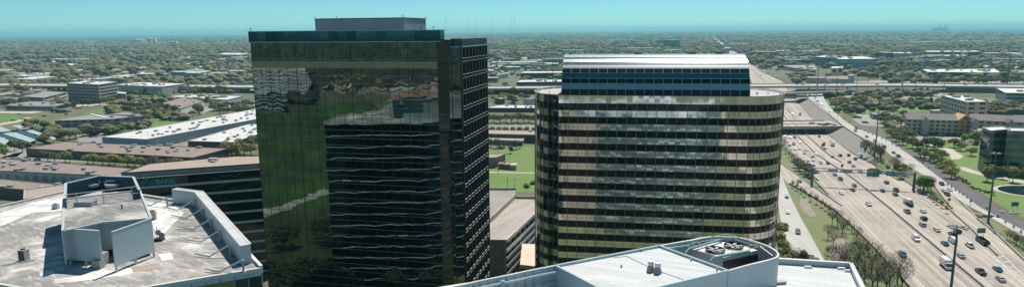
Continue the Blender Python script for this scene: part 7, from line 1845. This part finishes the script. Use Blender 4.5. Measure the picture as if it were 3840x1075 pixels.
for j in range(4):
    A_ = pole0[0] + Vector((-4 + 2.5 * j, 0, 0)); A_.z = pole0[1] - 2 - 3 * j
    B2 = PF(2830, 245 + 9 * j, 1500); cable('power_cable', A_, B2, 6, .22, 'pale power cable sweeping left from the leftmost steel pole, %s from the top' % ordn(j))
    B3 = G(3115, 330 - 5 * j, 10); B3 = PF(3118, 298 + 3 * j, 1000); cable('power_cable', A_, B3, 3, .22, 'pale power cable dropping right from the leftmost steel pole, %s from the top' % ordn(j))
# small signs
def small_sign(px, py, h_, w_, hh, mt, label, post=True, rotd=0, cat='road sign', diamond=False, txt=None):
    c = G(px, py); r_ = empty('road_sign', c, label, cat); q = MB(); 
    for s_ in ((-.35, .35) if not diamond else (0,)): q.tube([c + Vector((w_ * s_, 0, 0)), c + Vector((w_ * s_, 0, h_))], .08, 5)
    q.build('post', 'pole_metal', r_); q = MB(); y_ = c.y - .12
    if diamond: q.prism([(c.x, 0), (c.x + 1, 0)], 0, 1) if False else q.face([(c.x, y_, h_ - w_ * .7), (c.x + w_ * .7, y_, h_), (c.x, y_, h_ + w_ * .7), (c.x - w_ * .7, y_, h_)])
    else: q.box((c.x, c.y - .12, h_ - hh / 2), w_, .08, hh)
    pn = q.build('sign_panel', mt, r_)
    if txt: text_mesh(txt, hh * .42, 'white_paint', r_, Vector((c.x - w_ * .38, c.y - .2, h_ - hh * .1)), Vector((1, 0, 0)), Vector((0, 0, 1)), extr=.01, name='sign_text')
small_sign(3676, 893, 3.6, 3.6, 2.2, 'green_sign', 'small green exit sign in the gore above the black container', txt='EXIT')
small_sign(3803, 789, 3.4, 3.6, 2.2, 'green_sign', 'green sign beside the asphalt lane near the pond')
small_sign(3462, 724, 2.4, 1.6, 1, 'cone_orange', 'orange diamond work sign beside the tree at the gantry end', diamond=True)
small_sign(3557, 764, 2.4, 1.6, 1, 'cone_orange', 'orange diamond work sign on the dividing wall of the merging ramp', diamond=True)
small_sign(3639, 767, 2.2, 1.4, 1, 'cone_orange', 'red orange diamond work sign on the pale lane', diamond=True)
small_sign(3808, 915, 2.8, 2.4, 1, 'cone_orange', 'orange diamond work sign among the small bare trees at right', diamond=True)
small_sign(3157, 634, 2.4, 1.8, 2.0, 'cone_orange', 'small orange square sign in the median above the gantry')
small_sign(3090, 549, 2.6, 2.0, 1.4, 'green_sign', 'small dark sign on the divider below the street bridge')
small_sign(3107, 372, 4.5, 12, 7, 'mullion_dark', 'dark billboard back in the park beyond the slopes', cat='billboard')
# traffic barrels along the work zone
lanep = [(3110, 396), (3127, 412), (3143, 430), (3165, 447), (3186, 460), (3211, 480), (3225, 486), (3240, 493), (3255, 499), (3272, 506), (3290, 513), (3306, 522), (3322, 530), (3345, 541), (3360, 550), (3430, 590), (3460, 612), (3483, 630), (3553, 694), (3567, 702), (3583, 714), (3598, 722), (3611, 730), (3626, 741), (3700, 782), (3740, 813), (3770, 834), (3801, 852), (3828, 873)]
p0 = bpy.data.objects.new('traffic_barrel', None); COL.objects.link(p0)
q = MB(); q.tube([(0, 0, 0), (0, 0, 1.25)], .36, 8, .28); q.build('drum', 'cone_orange', p0); q = MB(); q.tube([(0, 0, .5), (0, 0, .75)], .36, 8); q.tube([(0, 0, .95), (0, 0, 1.15)], .33, 8); q.build('stripes', 'white_paint', p0); reg(p0)
for i, (px, py) in enumerate(lanep):
    o = p0 if i == 0 else copy_tree(p0); o.location = G(px, py); s_ = 1.2; o.scale = (s_, s_, s_)
    tag(o, 'orange and white traffic barrel beside the pale lane, %s counting down from the far slope' % ordn(i), 'traffic barrel', 'traffic barrels along the work zone')
# three picture-size details: dirt pile and shrubs
q = MB(); c = G(3785, 797)
for k in range(26): q.box((c.x + random.uniform(-4, 4), c.y + random.uniform(-2, 2), 0), random.uniform(.6, 1.6), random.uniform(.5, 1.4), random.uniform(.2, .8), random.random() * 3)
tag(q.build('rubble', 'path_mat'), 'pale pile of broken paving beside the asphalt lane near the pond', 'rubble', None, 'stuff')
q = MB(); c = G(3700, 812)
for k in range(20): q.box((c.x + random.uniform(-5, 5), c.y + random.uniform(-1.5, 1.5), 0), random.uniform(.8, 2), random.uniform(.5, 1.4), random.uniform(.2, .9), random.random() * 3)
tag(q.build('rubble', 'asphalt'), 'dark heap of spoil beside the foot of the tall right mast', 'rubble', None, 'stuff')
c = G(3785, 672)
def person(px, py, label, cl):
    c = G(px, py); r_ = bpy.data.objects.new('person', bpy.data.meshes.new('person')); COL.objects.link(r_)
    V = [(0, 0, .95), (0, 0, 1.2), (0, 0, 1.42), (0, 0, 1.52), (0, 0, 1.66), (.2, 0, 1.40), (.27, 0, 1.12), (.28, .08, .86), (-.2, 0, 1.40), (-.27, 0, 1.12), (-.28, .08, .86), (.1, 0, .88), (.12, .08, .48), (.13, .0, .06), (-.1, 0, .88), (-.12, -.08, .48), (-.13, -.16, .08), (.13, .14, .04), (-.13, 0, .04)]
    E_ = [(0, 1), (1, 2), (2, 3), (3, 4), (2, 5), (5, 6), (6, 7), (2, 8), (8, 9), (9, 10), (0, 11), (11, 12), (12, 13), (0, 14), (14, 15), (15, 16), (13, 17), (16, 18)]
    Rr = [.15, .15, .16, .06, .11, .06, .045, .035, .06, .045, .035, .09, .065, .045, .09, .065, .045, .04, .04]
    r_.data.from_pydata(V, E_, []); r_.location = c; tag(r_, label, 'person'); sk = r_.modifiers.new('skin', 'SKIN'); r_.modifiers.new('sub', 'SUBSURF').levels = 1
    for i, v in enumerate(r_.data.skin_vertices[0].data): v.radius = (Rr[i], Rr[i]); v.use_root = i == 0
    r_.data.materials.append(M[cl])
person(3785, 674, 'person in dark clothes walking on the path before the glass office', 'mulch')
# ================================================================== LIGHT, SKY, AIR
sv = Vector((.205, .445, .87)).normalized()
sd_ = bpy.data.lights.new('sun', 'SUN'); sd_.energy = 4.5; sd_.angle = R(.53); sd_.color = (1, .94, .84)
so = bpy.data.objects.new('sun', sd_); COL.objects.link(so); so.rotation_euler = sv.to_track_quat('Z', 'Y').to_euler(); so.location = (0, 0, 500)
wd = bpy.data.worlds.new('World'); SC.world = wd; wd.use_nodes = True; nt = wd.node_tree; bg = nt.nodes['Background']
sk = nt.nodes.new('ShaderNodeTexSky'); sk.sky_type = 'NISHITA'; sk.sun_disc = False; sk.sun_elevation = math.asin(sv.z); sk.sun_rotation = math.atan2(sv.x, sv.y)
sk.altitude = 2500; sk.air_density = .9; sk.dust_density = .6; sk.ozone_density = 2.0
mx = nt.nodes.new('ShaderNodeMix'); mx.data_type = 'RGBA'; mx.blend_type = 'MULTIPLY'; mx.inputs[0].default_value = 1; mx.inputs[7].default_value = (.49, .86, .88, 1)
nt.links.new(sk.outputs[0], mx.inputs[6]); nt.links.new(mx.outputs[2], bg.inputs[0]); bg.inputs[1].default_value = .087
hz = MB(); hz.prism([(-32000, -9000), (32000, -9000), (32000, 34000), (-32000, 34000)], -8, 186, bottom=True)
mh = bpy.data.materials.new('haze_air'); mh.use_nodes = True; n2 = mh.node_tree; n2.nodes.remove(n2.nodes['Principled BSDF'])
pv = n2.nodes.new('ShaderNodeVolumePrincipled'); pv.inputs['Density'].default_value = 7.0e-5; pv.inputs['Color'].default_value = (.37, .89, 1.0, 1); pv.inputs['Anisotropy'].default_value = .1
n2.links.new(pv.outputs[0], n2.nodes['Material Output'].inputs['Volume']); M['haze_air'] = mh
ho = hz.build('haze', 'haze_air'); tag(ho, kind='stuff')
SC.view_settings.view_transform = 'Standard'; SC.view_settings.look = 'None'; SC.view_settings.exposure = .38; SC.view_settings.gamma = 1
SC.cycles.use_denoising = True; SC.cycles.max_bounces = 6; SC.cycles.volume_bounces = 0; SC.cycles.glossy_bounces = 3; SC.cycles.diffuse_bounces = 2
SC.cycles.sample_clamp_indirect = 4; SC.cycles.caustics_reflective = False
